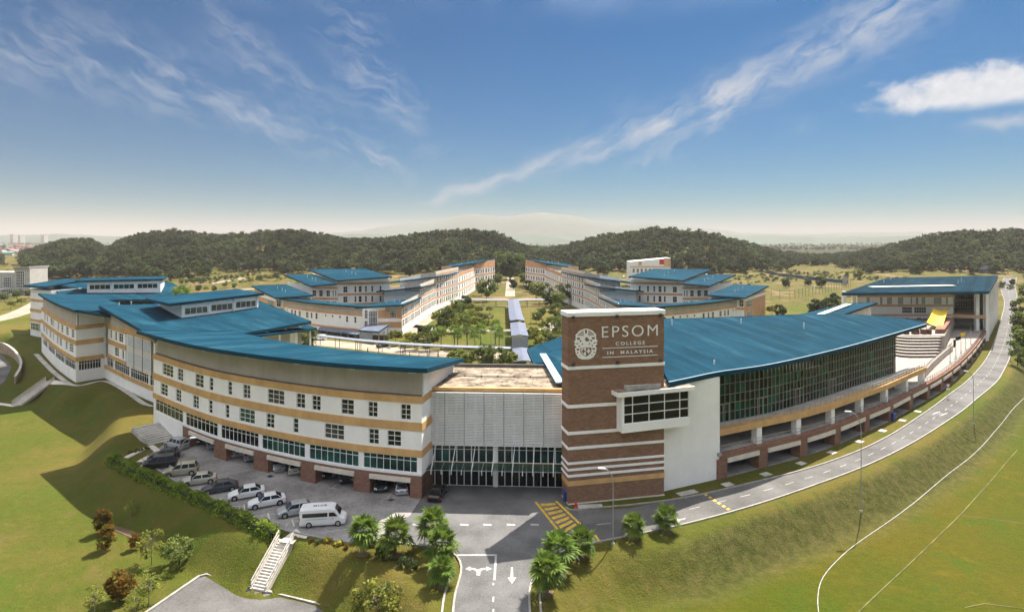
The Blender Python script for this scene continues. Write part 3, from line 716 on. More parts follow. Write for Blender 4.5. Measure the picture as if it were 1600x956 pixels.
# --- curved front wing above the car park
A = Curve([PD(*p) for p in [(240, 109.5), (286, 101.2), (335, 94.9), (397, 89.9), (470, 85.6), (553, 82.2), (641, 79.95), (659, 79.6)]])
def front_wing():
    r = thing('curved_school_wing', 'curved white school building with tan bands and brick garage bays above the car park', 'building', (*A.at(A.L / 2)[0], 0))
    px = A.px
    f3 = [(254, 270.5, 3), (277.4, 286, 2), (305, 318, 2), (327, 333, 1), (356, 362.5, 1), (379.7, 391, 2), (418, 444, 3), (463, 476.5, 2), (487.4, 501, 2), (533, 553, 2), (575, 590, 2), (626, 642, 2)]
    f2 = [(251, 262, 2), (274.6, 283, 2), (301.5, 310.5, 2), (326, 332, 1), (352, 358, 1), (374, 398, 3), (416, 428.5, 2), (458, 466, 1), (507, 537.6, 3), (576, 592, 2), (605, 627, 2)]
    rb = [(243, 286, 7), (291, 341, 8), (346, 404, 9), (409.7, 477, 8), (483.5, 561, 8), (568, 652, 8)]
    for (zlo, zhi), lst in ((F3, f3), (F2, f2)):
        holes = [(px(a), px(b), zlo + .05, zhi - .1) for a, b, n in lst]
        add(r, 'wall', 'white_plaster', wall_row, A, 0, A.L, zlo - .2, zhi + .1, -.3, 0, holes)
        for k, (a, b, n) in enumerate(lst): win_on(r, A, px(a), px(b), zlo + .05, zhi - .1, n, 3, 'glass_green' if (lst is f2 and k in (5, 7)) else 'glass_dark', trans=None)
    holes = [(px(a), px(b), RB[0], RB[1] - .02) for a, b, n in rb]
    add(r, 'wall', 'white_plaster', wall_row, A, 0, A.L, SILL[1], RB[1], -.3, 0, holes)
    for k, (a, b, n) in enumerate(rb): win_on(r, A, px(a), px(b), RB[0], RB[1] - .02, n, 2, 'glass_green' if k > 2 else 'glass_dark', off=-.12, fw=.08, trans=.72)
    for lo, hi in (B1, B2, B3): add(r, 'band', 'tan', strip, A, -.02, A.L + .02, lo, hi, -.3, .10)
    add(r, 'sill', 'white_paint', strip, A, px(284), A.L, SILL[0], SILL[1], -.3, .14)
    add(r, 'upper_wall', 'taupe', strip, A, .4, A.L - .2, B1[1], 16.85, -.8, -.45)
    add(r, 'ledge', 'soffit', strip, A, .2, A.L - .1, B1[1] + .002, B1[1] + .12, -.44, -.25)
    # brick base with garage bays
    bays = [(297, 335), (354, 397), (419, 470), (493, 553), (578, 641)]
    holes = [(px(a), px(b), -.1, 2.62) for a, b in bays]
    add(r, 'brick_wall', 'brick_base', wall_row, A, px(286), A.L, 0, SILL[0], -1.6, .06, holes)
    add(r, 'wall', 'white_plaster', strip, A, 0, px(286), 0, SILL[1], -.3, 0)
    for a, b in bays: add(r, 'lintel', 'cream', strip, A, px(a) + .03, px(b) + .12, 2.05, 2.64, .02, .30)
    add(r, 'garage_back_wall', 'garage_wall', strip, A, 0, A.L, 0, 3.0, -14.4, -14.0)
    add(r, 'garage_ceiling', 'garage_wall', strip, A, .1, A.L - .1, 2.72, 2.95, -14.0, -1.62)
    add(r, 'rear_wall', 'white_plaster', strip, A, 0, A.L, 3.0, 15.3, -14.4, -14.0)
    # end walls
    for t, sgn in ((A.L, 1), (0.0, -1)):
        for lo, hi, m, o in ((0, 3.0, 'brick_base' if sgn > 0 else 'white_plaster', 0), (3.0, B1[1], 'white_plaster', 0), (B1[1], None, 'white_plaster', 0)):
            a, b = Vector(A.pt(t, -.31 if hi else -.82, lo)), Vector(A.pt(t, -14.0, lo)); d = Vector((*A.at(t)[1], 0)) * sgn * .0
            ta, tb = (hi, hi) if hi else (17.0, 15.3); th = Vector((*A.at(t)[1], 0)) * -.3 * sgn
            mb = MB(); mb.hexa([a, b, b + th, a + th], [Vector((a.x, a.y, ta)), Vector((b.x, b.y, tb)), Vector((b.x, b.y, tb)) + th, Vector((a.x, a.y, ta)) + th]); mb.build('side_wall', m, r)
        for lo, hi in (B1, B2, B3):
            th = Vector((*A.at(t)[1], 0)) * .1 * sgn; a, b = Vector(A.pt(t, .1, lo)), Vector(A.pt(t, -14, lo))
            mb = MB(); mb.hexa([a, b, b + th, a + th], [v + Vector((0, 0, hi - lo)) for v in (a, b, b + th, a + th)]); mb.build('band', 'tan', r)
    rf = MB(); roof_strip(rf, A, -1.4, A.L + 1.4, 2.2, 17.5, -14.8, 15.5, .45); rf = rf.build('roof', 'roof_a', r)
    fascia(r, A, -1.4, A.L + 1.4, 2.2, 17.5, .45, rf)
    edge_bar(rf, A.pt(A.L + 1.46, 2.25, 17.56), A.pt(A.L + 1.46, -14.8, 15.56)); edge_bar(rf, A.pt(-1.46, 2.25, 17.56), A.pt(-1.46, -14.8, 15.56))
    for p in (282, 337, 402, 478, 562, 652): add(r, 'bracket', 'white_paint', strip, A, px(p) - .45, px(p) + .45, 16.75, 16.9, .0, 1.9)
front_wing()

def louvre(root, cv, s0, s1, z0, z1, pitch=.42, off=.25, posts=2):
    """screen of horizontal slats with uprights, one object per slat"""
    n = int((z1 - z0) / pitch)
    add(root, 'screen_backing', 'garage_wall', strip, cv, s0, s1, z0, z1, .02, .05, step=4)
    for i in range(n):
        z = z0 + (i + .5) * pitch; add(root, 'slat', 'white_paint', strip, cv, s0, s1, z - pitch * .27, z + pitch * .27, off, off + .10, step=4)
    for k in range(posts + 1):
        s = s0 + (s1 - s0) * k / posts; add(root, 'upright', 'post_dark', strip, cv, s - .06, s + .06, z0, z1, off + .102, off + .17)

def patch_roof(root, c, th=.5, m='roof_b', n=6, name='roof'):
    """bilinear roof slab: c = four corner points in order round the edge"""
    c = [Vector(p) for p in c]; mb = MB(); dz = Vector((0, 0, -th)); V = []
    for i in range(n + 1):
        for j in range(n + 1):
            u, v = i / n, j / n; V.append(c[0] * (1 - u) * (1 - v) + c[1] * u * (1 - v) + c[2] * u * v + c[3] * (1 - u) * v)
    k = (n + 1) ** 2; mb.v = [tuple(p) for p in V] + [tuple(p + dz) for p in V]; ix = lambda i, j: i * (n + 1) + j
    for i in range(n):
        for j in range(n):
            q = (ix(i, j), ix(i + 1, j), ix(i + 1, j + 1), ix(i, j + 1)); mb.f += [q, tuple(k + x for x in q[::-1])]
        for a, b in (((i, 0), (i + 1, 0)), ((n, i), (n, i + 1)), ((n - i, n), (n - i - 1, n)), ((0, n - i), (0, n - i - 1))):
            p, q = ix(*a), ix(*b); mb.f.append((p, p + k, q + k, q))
    mb.mi = [0] * len(mb.f)
    nz = (V[n + 1] - V[0]).cross(V[1] - V[0]).z
    if nz < 0: mb.f = [f[::-1] for f in mb.f]
    r = mb.build(name, m, root)
    for i in range(4):
        edge_bar(r, c[i] + Vector((0, 0, .05)), c[(i + 1) % 4] + Vector((0, 0, .05)), th + .12)
    return r
def roof_pin(parent, p, h=1.1):
    mb = MB(); p = Vector(p); mb.tube(p - Vector((0, 0, .3)), p + Vector((0, 0, h)), .10, .10, 6); return mb.build('vent_pipe', 'white_paint', parent)
def monitor(root, pa, pb, h, back, nwin, ov=1.6):
    """clerestory on a roof: pa, pb base ends of its glazed front, back = plan vector to the rear"""
    pa, pb, bk = Vector(pa), Vector(pb), Vector((*back, 0)); up = Vector((0, 0, h)); d = (pb - pa); L = d.length; e = d.normalized()
    n = Vector((e.y, -e.x, 0));
    if n.dot(bk) > 0: n = -n
    n.normalize()
    mb = MB(); dn = Vector((0, 0, -1.2)); tk = -n * .3
    mb.hexa([pa + dn, pb + dn, pb + dn + tk, pa + dn + tk], [pa + up, pb + up, pb + up + tk, pa + up + tk])
    for p in (pa, pb):
        t2 = e * (.3 if p is pa else -.3)
        mb.hexa([p + dn + tk, p + bk + dn + Vector((0, 0, -1)), p + bk + dn + t2 + Vector((0, 0, -1)), p + dn + t2 + tk], [p + up + tk, p + bk + up + Vector((0, 0, .25)), p + bk + up + t2 + Vector((0, 0, .25)), p + up + t2 + tk])
    wl = mb.build('clerestory_wall', 'white_plaster', root)
    for g in range(3):
        a, b = .03 + g / 3 * .97, (g + 1) / 3 * .97 - .01
        c = pa + d * ((a + b) / 2); w_ = L * (b - a); z = c.z + h * .34
        window(wl, Vector((c.x, c.y, z)) + n * .06, (n.x, n.y), w_, h * .42, nwin, 1, 'glass_green', .12)
        mb = MB(); q = pa + d * (b + .012) + n * .12; mb.bar(q + Vector((0, 0, -.8)), q + Vector((0, 0, h)), .35, .35); mb.build('pier', 'white_paint', wl)
    o = n * ov; s = e * 2.2; z1 = Vector((0, 0, h + .55)); z2 = Vector((0, 0, h + .75))
    return patch_roof(root, [pa + o - s * 1.4 + z1, pb + o + s * .4 + z1, pb + bk + s * .4 + z2, pa + bk - s * 1.4 + z2], .5, 'roof_c', 2)

# --- stepped block with louvres, clerestory roof behind
Bc = Curve([PD(163, 148.6), PD(200, 136), PD(242, 125.5)], 1.0)
def middle_block():
    r = thing('stepped_school_block', 'white block with grey louvre screen and clerestory roof left of the curved front wing', 'building', (*Bc.at(Bc.L / 2)[0], 0))
    px = Bc.px; top = lambda t: 17.0 - 3.2 * t / Bc.L
    f3 = [(172.4, 175, 1), (179.4, 182.7, 1), (185.6, 192.2, 2)]; f2 = [(179, 185.6, 2), (190.6, 193.7, 1)]
    rb = [(167, 177, 4), (179, 202, 7), (204, 231.7, 8), (234, 240, 2)]
    for (zlo, zhi), lst in ((F3, f3), (F2, f2)):
        lst = [(px(a), px(b), n) for a, b, n in lst]
        add(r, 'wall', 'white_plaster', wall_row, Bc, 0, Bc.L, zlo - .2, zhi + .1, -.3, 0, [(a, b, zlo + .05, zhi - .1) for a, b, n in lst])
        for a, b, n in lst: win_on(r, Bc, a, b, zlo + .05, zhi - .1, n, 3)
    lst = [(px(a), px(b), n) for a, b, n in rb]
    add(r, 'wall', 'white_plaster', wall_row, Bc, 0, Bc.L, SILL[1], RB[1], -.3, 0, [(a, b, RB[0], RB[1] - .02) for a, b, n in lst])
    for a, b, n in lst: win_on(r, Bc, a, b, RB[0], RB[1] - .02, n, 2, trans=.7)
    for lo, hi in (B1, B2, B3, (2.4, 3.3)): add(r, 'band', 'tan', strip, Bc, 0, Bc.L, lo, hi, -.3, .1)
    add(r, 'wall', 'white_plaster', strip, Bc, 0, Bc.L, -1.5, 2.4, -.3, 0)
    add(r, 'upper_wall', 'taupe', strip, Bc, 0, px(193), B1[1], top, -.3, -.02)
    add(r, 'upper_wall', 'tan_light', strip, Bc, px(193), Bc.L, B1[1] - .1, top, -.3, -.01)
    louvre(r, Bc, px(199.5), px(239.5), 5.5, 12.9, .40, .2, 3); louvre(r, Bc, px(163.5), px(168.5), 5.5, 13.0, .40, .2, 1)
    mb = MB(); c = [Bc.pt(0, -.31), Bc.pt(Bc.L, -.31), (-52, 148, 0), (-70, 158, 0), (-98, 162, 0)]
    mb.hexa([(p[0], p[1], -1) for p in c], [(c[0][0], c[0][1], 16.4), (c[1][0], c[1][1], 13.2), (c[2][0], c[2][1], 12.8), (c[3][0], c[3][1], 16.0), (c[4][0], c[4][1], 16.4)]); mb.build('core_wall', 'white_plaster', r)
    p1 = Vector((-99.8, 147.5, 17.7)); p2 = Q(247, 529, 119.0); p3 = Q(350, 526, 125.5); p4 = Q(486, 502, 148); p5 = Q(404, 470, 160)
    rf = patch_roof(r, [p1, (p2 + p3) / 2 + Vector((-2.0, -1.0, 0)), p4, p5], .5, 'roof_b', 8)
    mb = MB(); mb.hexa([p2 - Vector((0, 0, .55)), p3 - Vector((0, 0, .55)), p4 - Vector((0, 0, .57)), p1 - Vector((0, 0, .55))], [p2, p3, p4 - Vector((0, 0, .02)), p1 - Vector((0, 0, .02))]); mb.build('roof', 'roof_b', r)
    edge_bar(rf, p2 + Vector((0, 0, .05)), p3 + Vector((0, 0, .05)), .65); edge_bar(rf, p3 + Vector((0, 0, .05)), p4 + Vector((0, 0, .05)), .65); edge_bar(rf, p1 + Vector((0, -.15, .07)), p2 + Vector((-.1, -.1, .07)), .7)
    ma, mb_ = Q(284, 507, 139.5), Q(404, 490, 155)
    bk = (-11.0, 10.0); monitor(r, ma + Vector((0, 0, .7)), mb_ + Vector((0, 0, .7)), 3.9, bk, 4, .9)
    # lower roof on posts toward the courtyard
    l1, l2, l3, l4 = Q(378, 527, 128), Q(495, 512.5, 150), Q(488, 508, 155), Q(345, 520, 134)
    lr = patch_roof(r, [l1, l2, l3 + Vector((-4, 3, 0)), l4], .4, 'roof_b', 3)
    for k in range(5):
        q = l1.lerp(l2, .06 + k * .22) + Vector((-1, 1, 0)); mb = MB(); mb.tube((q.x, q.y, 0), (q.x, q.y, q.z - .3), .22, .22, 8); mb.build('post', 'white_paint', r)
        q = p3.lerp(p4, .06 + k * .22) + Vector((-1.2, .8, 0)); mb = MB(); mb.tube((q.x, q.y, l1.z - .5), (q.x, q.y, q.z - .4), .22, .22, 8); mb.build('post', 'white_paint', r)
    mb = MB(); a, b = p3 + Vector((-3, 2, 0)), p4 + Vector((-3, 2, 0)); mb.hexa([(a.x, a.y, 0), (b.x, b.y, 0), (b.x - .3, b.y + .3, 0), (a.x - .3, a.y + .3, 0)], [(a.x, a.y, 12.6), (b.x, b.y, 12.6), (b.x - .3, b.y + .3, 12.6), (a.x - .3, a.y + .3, 12.6)]); mb.build('wall', 'taupe', r)
    for q in ((205, 478.5), (186, 479.5)):
        roof_pin(rf, Q(q[0], q[1], 150), 1.2)
middle_block()

# --- corner block at the lawn
Cc = Curve([PD(65, 182.5), PD(76, 170), PD(88, 159.5), PD(103, 150.5), PD(118.6, 143.6)], 1.0)
Cs = Curve([PD(118.6, 143.6), PD(166, 148.6)], 1.0, False)
def corner_block():
    r = thing('corner_school_block', 'white rounded corner block with narrow windows standing over the shaded lawn', 'building', (*Cc.at(Cc.L)[0], 0))
    px = Cc.px
    f3 = [(69.2, 72, 1), (73.1, 75, 1), (79, 82.4, 2), (83, 84.6, 1), (90, 92.2, 1), (95.5, 98.8, 1), (103.2, 107.2, 2), (111.6, 116, 2)]
    f2 = [(67.6, 70.3, 1), (72, 74, 1), (77.5, 80, 1), (82.6, 84.2, 1), (89, 91, 1), (93.3, 96.6, 2), (102, 105.4, 1), (108, 114.6, 2)]
    rb = [(67, 74, 4), (75.3, 85.6, 5), (86.8, 100.6, 6), (101.5, 118, 7)]
    for (zlo, zhi), lst in ((F3, f3), (F2, f2)):
        lst = [(px(a), px(b), n) for a, b, n in lst]
        add(r, 'wall', 'white_plaster', wall_row, Cc, 0, Cc.L, zlo - .2, zhi + .1, -.3, 0, [(a, b, zlo + .05, zhi - .1) for a, b, n in lst])
        for a, b, n in lst: win_on(r, Cc, a, b, zlo + .05, zhi - .1, n, 3)
        add(r, 'wall', 'white_plaster', strip, Cs, 0, Cs.L, zlo - .2, zhi + .1, -.3, 0)
    lst = [(px(a), px(b), n) for a, b, n in rb]; z0, z1 = 2.7, 4.9
    add(r, 'wall', 'white_plaster', wall_row, Cc, 0, Cc.L, z0, z1, -.3, 0, [(a, b, z0, z1 - .02) for a, b, n in lst])
    for a, b, n in lst: win_on(r, Cc, a, b, z0, z1 - .02, n, 2, 'glass_grey' if n < 7 else 'glass_dark', trans=.7)
    sa, sb = Cs.px(123), Cs.px(158)
    add(r, 'wall', 'white_plaster', wall_row, Cs, 0, Cs.L, z0, z1, -.3, 0, [(sa, sb, z0, z1 - .02)]); win_on(r, Cs, sa, sb, z0, z1 - .02, 8, 2, trans=.7)
    for cv in (Cc, Cs):
        for lo, hi in (B1, B2, (4.9, 5.9)): add(r, 'band', 'tan', strip, cv, 0 if cv is Cc else .1, cv.L, lo, hi, -.3, .1)
        add(r, 'wall', 'white_plaster', strip, cv, 0, cv.L, -2.5, z0, -.3, 0); add(r, 'wall', 'white_plaster', strip, cv, 0, cv.L, 5.9, 6.4, -.3, -.01)
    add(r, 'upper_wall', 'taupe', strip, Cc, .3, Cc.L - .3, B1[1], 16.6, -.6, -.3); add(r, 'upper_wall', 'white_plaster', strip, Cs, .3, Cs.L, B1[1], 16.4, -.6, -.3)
    add(r, 'side_wall', 'white_plaster', strip, Curve([(Cc.p[0][0] + .1, Cc.p[0][1] + 24), tuple(Cc.p[0] + np.array((.1, .3)))], 1, False), 0, 23.6, -3, 14.6, -.3, 0)
    # roof: curved strip round the corner
    RC = Curve([PD(61, 184), PD(74, 168.5), PD(88, 157), PD(103, 147.8), PD(119, 140.8)], 1.0)
    mb = MB(); roof_strip(mb, RC, 0, RC.L, .2, 17.4, -15, 15.6, .45); rf = mb.build('roof', 'roof_a', r); fascia(r, RC, 0, RC.L, .2, 17.4, .45, rf)
    e = Vector(RC.pt(RC.L, .2, 17.4)); e2 = Q(172, 493, 144.5); e3 = Vector(RC.pt(RC.L, -15, 15.6)); e4 = Q(172, 476, 165)
    patch_roof(r, [e, e2, e4, e3], .45, 'roof_a', 3)
    # rear roof with clerestory
    q1, q2, q3, q4 = Q(78, 438, 236), Q(98, 469, 190), Q(304, 467.5, 206), Q(268, 441, 229)
    rr = patch_roof(r, [q1, q2, q3, q4], .5, 'roof_b', 6)
    mb = MB(); mb.hexa([(q.x, q.y, -2) for q in (q2, q3 + Vector((-3, 2, 0)), q4 + Vector((-3, 0, 0)), q1 + Vector((4, 0, 0)))], [(q.x, q.y, q.z - 2.4) for q in (q2, q3 + Vector((-3, 2, 0)), q4 + Vector((-3, 0, 0)), q1 + Vector((4, 0, 0)))]); mb.build('core_wall', 'white_plaster', r)
    monitor(r, Q(136, 459, 207), Q(251, 456, 213), 4.0, (-5, 11), 4, .9)
corner_block()
def end_block():
    cv = Curve([PD(47.5, 214), PD(60, 210), PD(80, 207)], 1.0)
    r = thing('end_school_block', 'narrow white end block with tan bands at the far left of the front row', 'building', (*cv.at(cv.L / 2)[0], 0))
    add(r, 'wall', 'white_plaster', strip, cv, 0, cv.L, -3, 16.2, -10, 0)
    for lo, hi in (B1, B2, B3): add(r, 'band', 'tan', strip, cv, -.1, cv.L, lo - .4, hi - .4, -.3, .1)
    a, b = cv.px(49), cv.px(62); win_on(r, cv, a, b, 2.2, 4.6, 5, 2, 'glass_green', .06)
    mb = MB(); roof_strip(mb, cv, -1.2, cv.L, 1.5, 17.6, -11, 19.2, .5); rf = mb.build('roof', 'roof_a', r); fascia(r, cv, -1.2, cv.L, 1.5, 17.6, .5, rf)
end_block()

# --- link building with slatted screen and glass canopy
K = Curve([PD(664, 84.0), PD(884, 83.0)], 1.0, False)
def link():
    r = thing('entrance_link_building', 'entrance building with white slatted screen, green glazing and stained flat roof', 'building', (*K.at(K.L / 2)[0], 0)); px = K.px
    add(r, 'column', 'white_plaster', strip, K, px(771), px(777.5), 0, 5.6, -.3, .16)
    for lo, hi, gl in ((0.05, 2.9, 'glass_black'), (3.25, 5.6, 'glass_green')):
        for a, b, n in ((px(668), px(771), 9), (px(777.5), px(879), 9)): 
            wn_ = (b - a) / n
            for i in range(n): win_on(r, K, a + wn_ * i, a + wn_ * (i + 1), lo, hi, 1, 2, gl, -.1, .07, .75 if lo > 1 else .97)
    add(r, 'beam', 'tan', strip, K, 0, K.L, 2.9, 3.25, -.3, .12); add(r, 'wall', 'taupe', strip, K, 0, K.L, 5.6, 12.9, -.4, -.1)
    for k in range(14):
        a = px(668) + (K.L - .8) * k / 14
        for lo, hi in ((5.9, 8.7), (9.6, 12.4)): win_on(r, K, a + .1, a + (K.L - .8) / 14 - .05, lo, hi, 1, 2, 'glass_dark', .0, .07)
    s0, s1, z0, z1 = px(666), px(880), 5.75, 13.05; n = 34; pt = (z1 - z0) / n
    for i in range(n):
        z = z0 + (i + .5) * pt; add(r, 'slat', 'white_paint', strip, K, s0, s1, z - .066, z + .066, .62, .80, step=50)
    for k in range(8):
        s = s0 + (s1 - s0) * k / 7; add(r, 'upright', 'metal_grey', strip, K, s - .035, s + .035, z0 - .05, z1 + .05, .802, .88); 
    for k in range(8):
        s = s0 + (s1 - s0) * k / 7; add(r, 'bracket', 'post_dark', strip, K, s - .04, s + .04, z0 + .1, z0 + .25, -.1, .62)
    add(r, 'parapet', 'tan', strip, K, .05, K.L - .05, 13.08, 13.55, -.3, .3)
    add(r, 'roof', 'old_roof', strip, K, .05, K.L - .05, 13.2, 13.5, -13.2, -.31)
    add(r, 'roof_joint', 'soffit', strip, K, .05, K.L - .05, 13.5, 13.56, -7.0, -6.8); add(r, 'rear_parapet', 'soffit', strip, K, .05, K.L - .05, 13.2, 14.0, -13.6, -13.2)
    add(r, 'rear_wall', 'white_plaster', strip, K, .05, K.L - .05, 0, 13.2, -13.6, -13.3)
    for k in range(7):
        s = px(690) + (px(855) - px(690)) * k / 6; q = K.pt(s, -6.6, 13.5); mb = MB(); mb.tube(q, (q[0], q[1], 13.72), .10, .10, 8); mb.build('roof_drain', 'soffit', r)
    # canopy: glass panes on brackets, hung from rods
    c = MB(); ca = MB()
    s0, s1 = px(664.5), px(879.5); nb = 14
    for k in range(nb):
        a = s0 + (s1 - s0) * k / nb; b = a + (s1 - s0) / nb
        for lo_, hi_ in ((.25, 1.55), (1.6, 2.9)):
            z = 3.28
            mb = MB(); mb.hexa([K.pt(a + .05, lo_, z), K.pt(b - .05, lo_, z), K.pt(b - .05, hi_, z), K.pt(a + .05, hi_, z)], [K.pt(a + .05, lo_, z + .03), K.pt(b - .05, lo_, z + .03), K.pt(b - .05, hi_, z + .03), K.pt(a + .05, hi_, z + .03)]); mb.build('canopy_pane', 'canopy_glass', r)
        add(r, 'canopy_bracket', 'metal_grey', strip, K, a - .04, a + .04, 3.02, 3.26, .12, 3.05)
        mb = MB(); q = Vector(K.pt(a, 3.0, 3.0)); mb.tube(q - Vector((0, 0, .3)), q + Vector((0, 0, .3)), .07, .07, 6); mb.build('canopy_stud', 'white_paint', r)
    for o in (.2, 1.57, 2.95): add(r, 'canopy_rail', 'metal_grey', strip, K, s0, s1, 3.2, 3.27, o - .04, o + .04, step=50)
    for k in range(7):
        a = s0 + (s1 - s0) * (k * 2 + 1) / nb; mb = MB(); mb.tube(K.pt(a + .2, .1, 5.7), K.pt(a, 2.9, 3.3), .055, .055, 6); mb.build('tie_rod', 'white_paint', r)
link()

# --- brick tower with the sign
TO = np.array(PD(887.8, 77.8)); TE = np.array(PD(1037.5, 80.7)); TV = Curve([tuple(TO), tuple(TE)], 1.0, False)
def text_mesh(body, w_, h_, spacing=1.0, bold=0.0, depth=.05):
    cu = bpy.data.curves.new('letters', 'FONT'); cu.body = body; cu.size = 1.0; cu.space_character = spacing; cu.offset = bold; cu.extrude = .02; cu.resolution_u = 5
    o = bpy.data.objects.new('letters', cu); COL.objects.link(o)
    me = bpy.data.meshes.new_from_object(o.evaluated_get(bpy.context.evaluated_depsgraph_get()))
    bpy.data.objects.remove(o); bpy.data.curves.remove(cu)
    n = len(me.vertices); a = np.empty(n * 3, np.float32); me.vertices.foreach_get('co', a); a = a.reshape(-1, 3)
    lo, hi = a.min(0), a.max(0); b = np.empty_like(a)
    b[:, 0] = (a[:, 0] - lo[0]) / (hi[0] - lo[0]) * w_; b[:, 2] = (a[:, 1] - lo[1]) / (hi[1] - lo[1]) * h_; b[:, 1] = -(a[:, 2] + .02) / .04 * depth
    me.vertices.foreach_set('co', b.ravel()); me.update(); return me
def tower():
    r = thing('brick_sign_tower', 'tall brick tower with white bands carrying the school name and crest', 'tower', (*TV.at(TV.L / 2)[0], 0))
    dp = 2.7
    add(r, 'brick_wall', 'brick', strip, TV, 0, TV.L, .15, 23.95, -dp, 0, step=50)
    add(r, 'plinth', 'cream', strip, TV, -.05, TV.L + .05, 0, .16, -dp - .05, .08, step=50)
    add(r, 'coping', 'white_plaster', strip, TV, -.15, TV.L + .15, 23.951, 24.5, -dp - .15, .15, step=50)
    for lo, hi in ((17.2, 17.6), (12.3, 12.7), (8.9, 9.28), (7.0, 7.35), (5.1, 5.4), (4.3, 4.6), (3.5, 3.8)):
        add(r, 'band', 'white_plaster', strip, TV, -.09, TV.L + .09, lo, hi, -dp - .05, .09, step=50)
    add(r, 'band', 'tan', strip, TV, -.05, TV.L + .05, 2.35, 3.0, -dp - .03, .05, step=50)
    th = math.atan2(TV.nrm(1)[1], TV.nrm(1)[0]) + math.pi / 2; px = TV.px
    def letters(name, body, p0, p1, z0, z1, sp=1.0, bold=0.0):
        me = text_mesh(body, px(p1) - px(p0), z1 - z0, sp, bold); me.materials.append(MATS['white_paint']); return place(name, me, r, TV.pt(px(p0), .004, z0), th)
    letters('lettering', 'EPSOM', 940.5, 1027.5, 21.15, 22.6, 1.25, -.006); letters('lettering', 'COLLEGE', 962, 1007.5, 20.08, 20.52, 1.45, .014)
    letters('lettering', 'IN  MALAYSIA', 949, 1020, 18.93, 19.37, 1.45, .014)
    for z in (19.72, 18.55): add(r, 'sign_line', 'white_paint', strip, TV, px(941), px(1027.5), z, z + .09, .005, .05, step=50)
    # crest: mantle, supporters and shield in white relief with brick coloured cut-outs
    cx_, c0, W2, Hh = px(915.3), 18.45, 1.62, 3.95
    def shape(name, pts, m, o0, o1):
        mb = MB(); n = len(pts); P2 = [(cx_ + x * W2, c0 + y * Hh) for x, y in pts]
        mb.hexa([TV.pt(s, o0, z) for s, z in P2], [TV.pt(s, o1, z) for s, z in P2]); return mb.build(name, m, r)
    body = [(-.28, .0), (.28, .0), (.62, .06), (.84, .2), (.9, .36), (.78, .42), (.97, .48), (.86, .54), (1.0, .58), (.86, .64), (.84, .78), (.0, .80), (-.84, .78), (-.86, .64), (-1.0, .58), (-.86, .54), (-.97, .48), (-.78, .42), (-.9, .36), (-.84, .2), (-.62, .06)]
    shape('crest', body, 'white_plaster', .004, .05)
    roofp = [(-.9, .78), (.9, .78), (.55, .93), (.08, 1.0), (-.08, 1.0), (-.55, .93)]
    shape('crest_mantle', roofp, 'white_plaster', .004, .055)
    dk = 'brick'
    for sg in (-1, 1):
        shape('crest_cutout', [(sg * .18, .76), (sg * .76, .78), (sg * .48, .89), (sg * .2, .95)], 'taupe', .05, .075)
        for x, y, a, b in ((.62, .68, .14, .05), (.45, .60, .08, .04), (.72, .52, .10, .025), (.55, .44, .07, .03), (.66, .33, .13, .045), (.70, .22, .07, .03), (.5, .13, .06, .02), (.30, .50, .06, .035)):
            k = [(sg * (x + a * math.cos(q) * (1 + .35 * math.sin(3 * q))), y + b * math.sin(q) * (1 + .3 * math.cos(2 * q))) for q in [i * .785 for i in range(8)]]
            shape('crest_cutout', k, dk, .05, .07)
    shape('crest_cutout', [(-.07, .84), (.07, .84), (.1, .96), (-.1, .96)], dk, .055, .08); shape('crest_cutout', [(-.1, .64), (.05, .58), (.3, .60), (.2, .68), (.0, .73)], dk, .05, .075)
    shield = [(-.42, .38), (.42, .38), (.42, .24), (.24, .14), (0, .09), (-.24, .14), (-.42, .24)]
    shape('shield', [(x * 1.1, y) for x, y in shield], dk, .05, .07); shape('shield', [(-.40, .365), (-.01, .365), (-.01, .11), (-.22, .155), (-.40, .25)], 'white_paint', .07, .085)
    def cross(x, y, s, m): 
        for a, b in ((s, s * .18), (s * .35, s * .5)): shape('shield_charge', [(x - a, y - b), (x + a, y - b), (x + a, y + b), (x - a, y + b)], m, .08 + a * .02, .10 + a * .02)
    cross(-.21, .27, .15, dk); cross(.21, .27, .15, 'white_paint')
    # floodlights on ledges
    for p, z in ((895, 17.75), (964, 17.75), (1031, 17.75), (895, 23.75), (963, 23.75), (1031, 23.75)):
        q = Vector(TV.pt(px(p), .25, z)); mb = MB(); mb.hexa([q + Vector((-.22, -.12, 0)), q + Vector((.22, -.12, 0)), q + Vector((.22, .16, -.05)), q + Vector((-.22, .16, -.05))], [q + Vector((-.2, -.2, .3)), q + Vector((.2, -.2, .3)), q + Vector((.2, .1, .34)), q + Vector((-.2, .1, .34))]); mb.build('floodlight', 'post_dark', r)
tower()
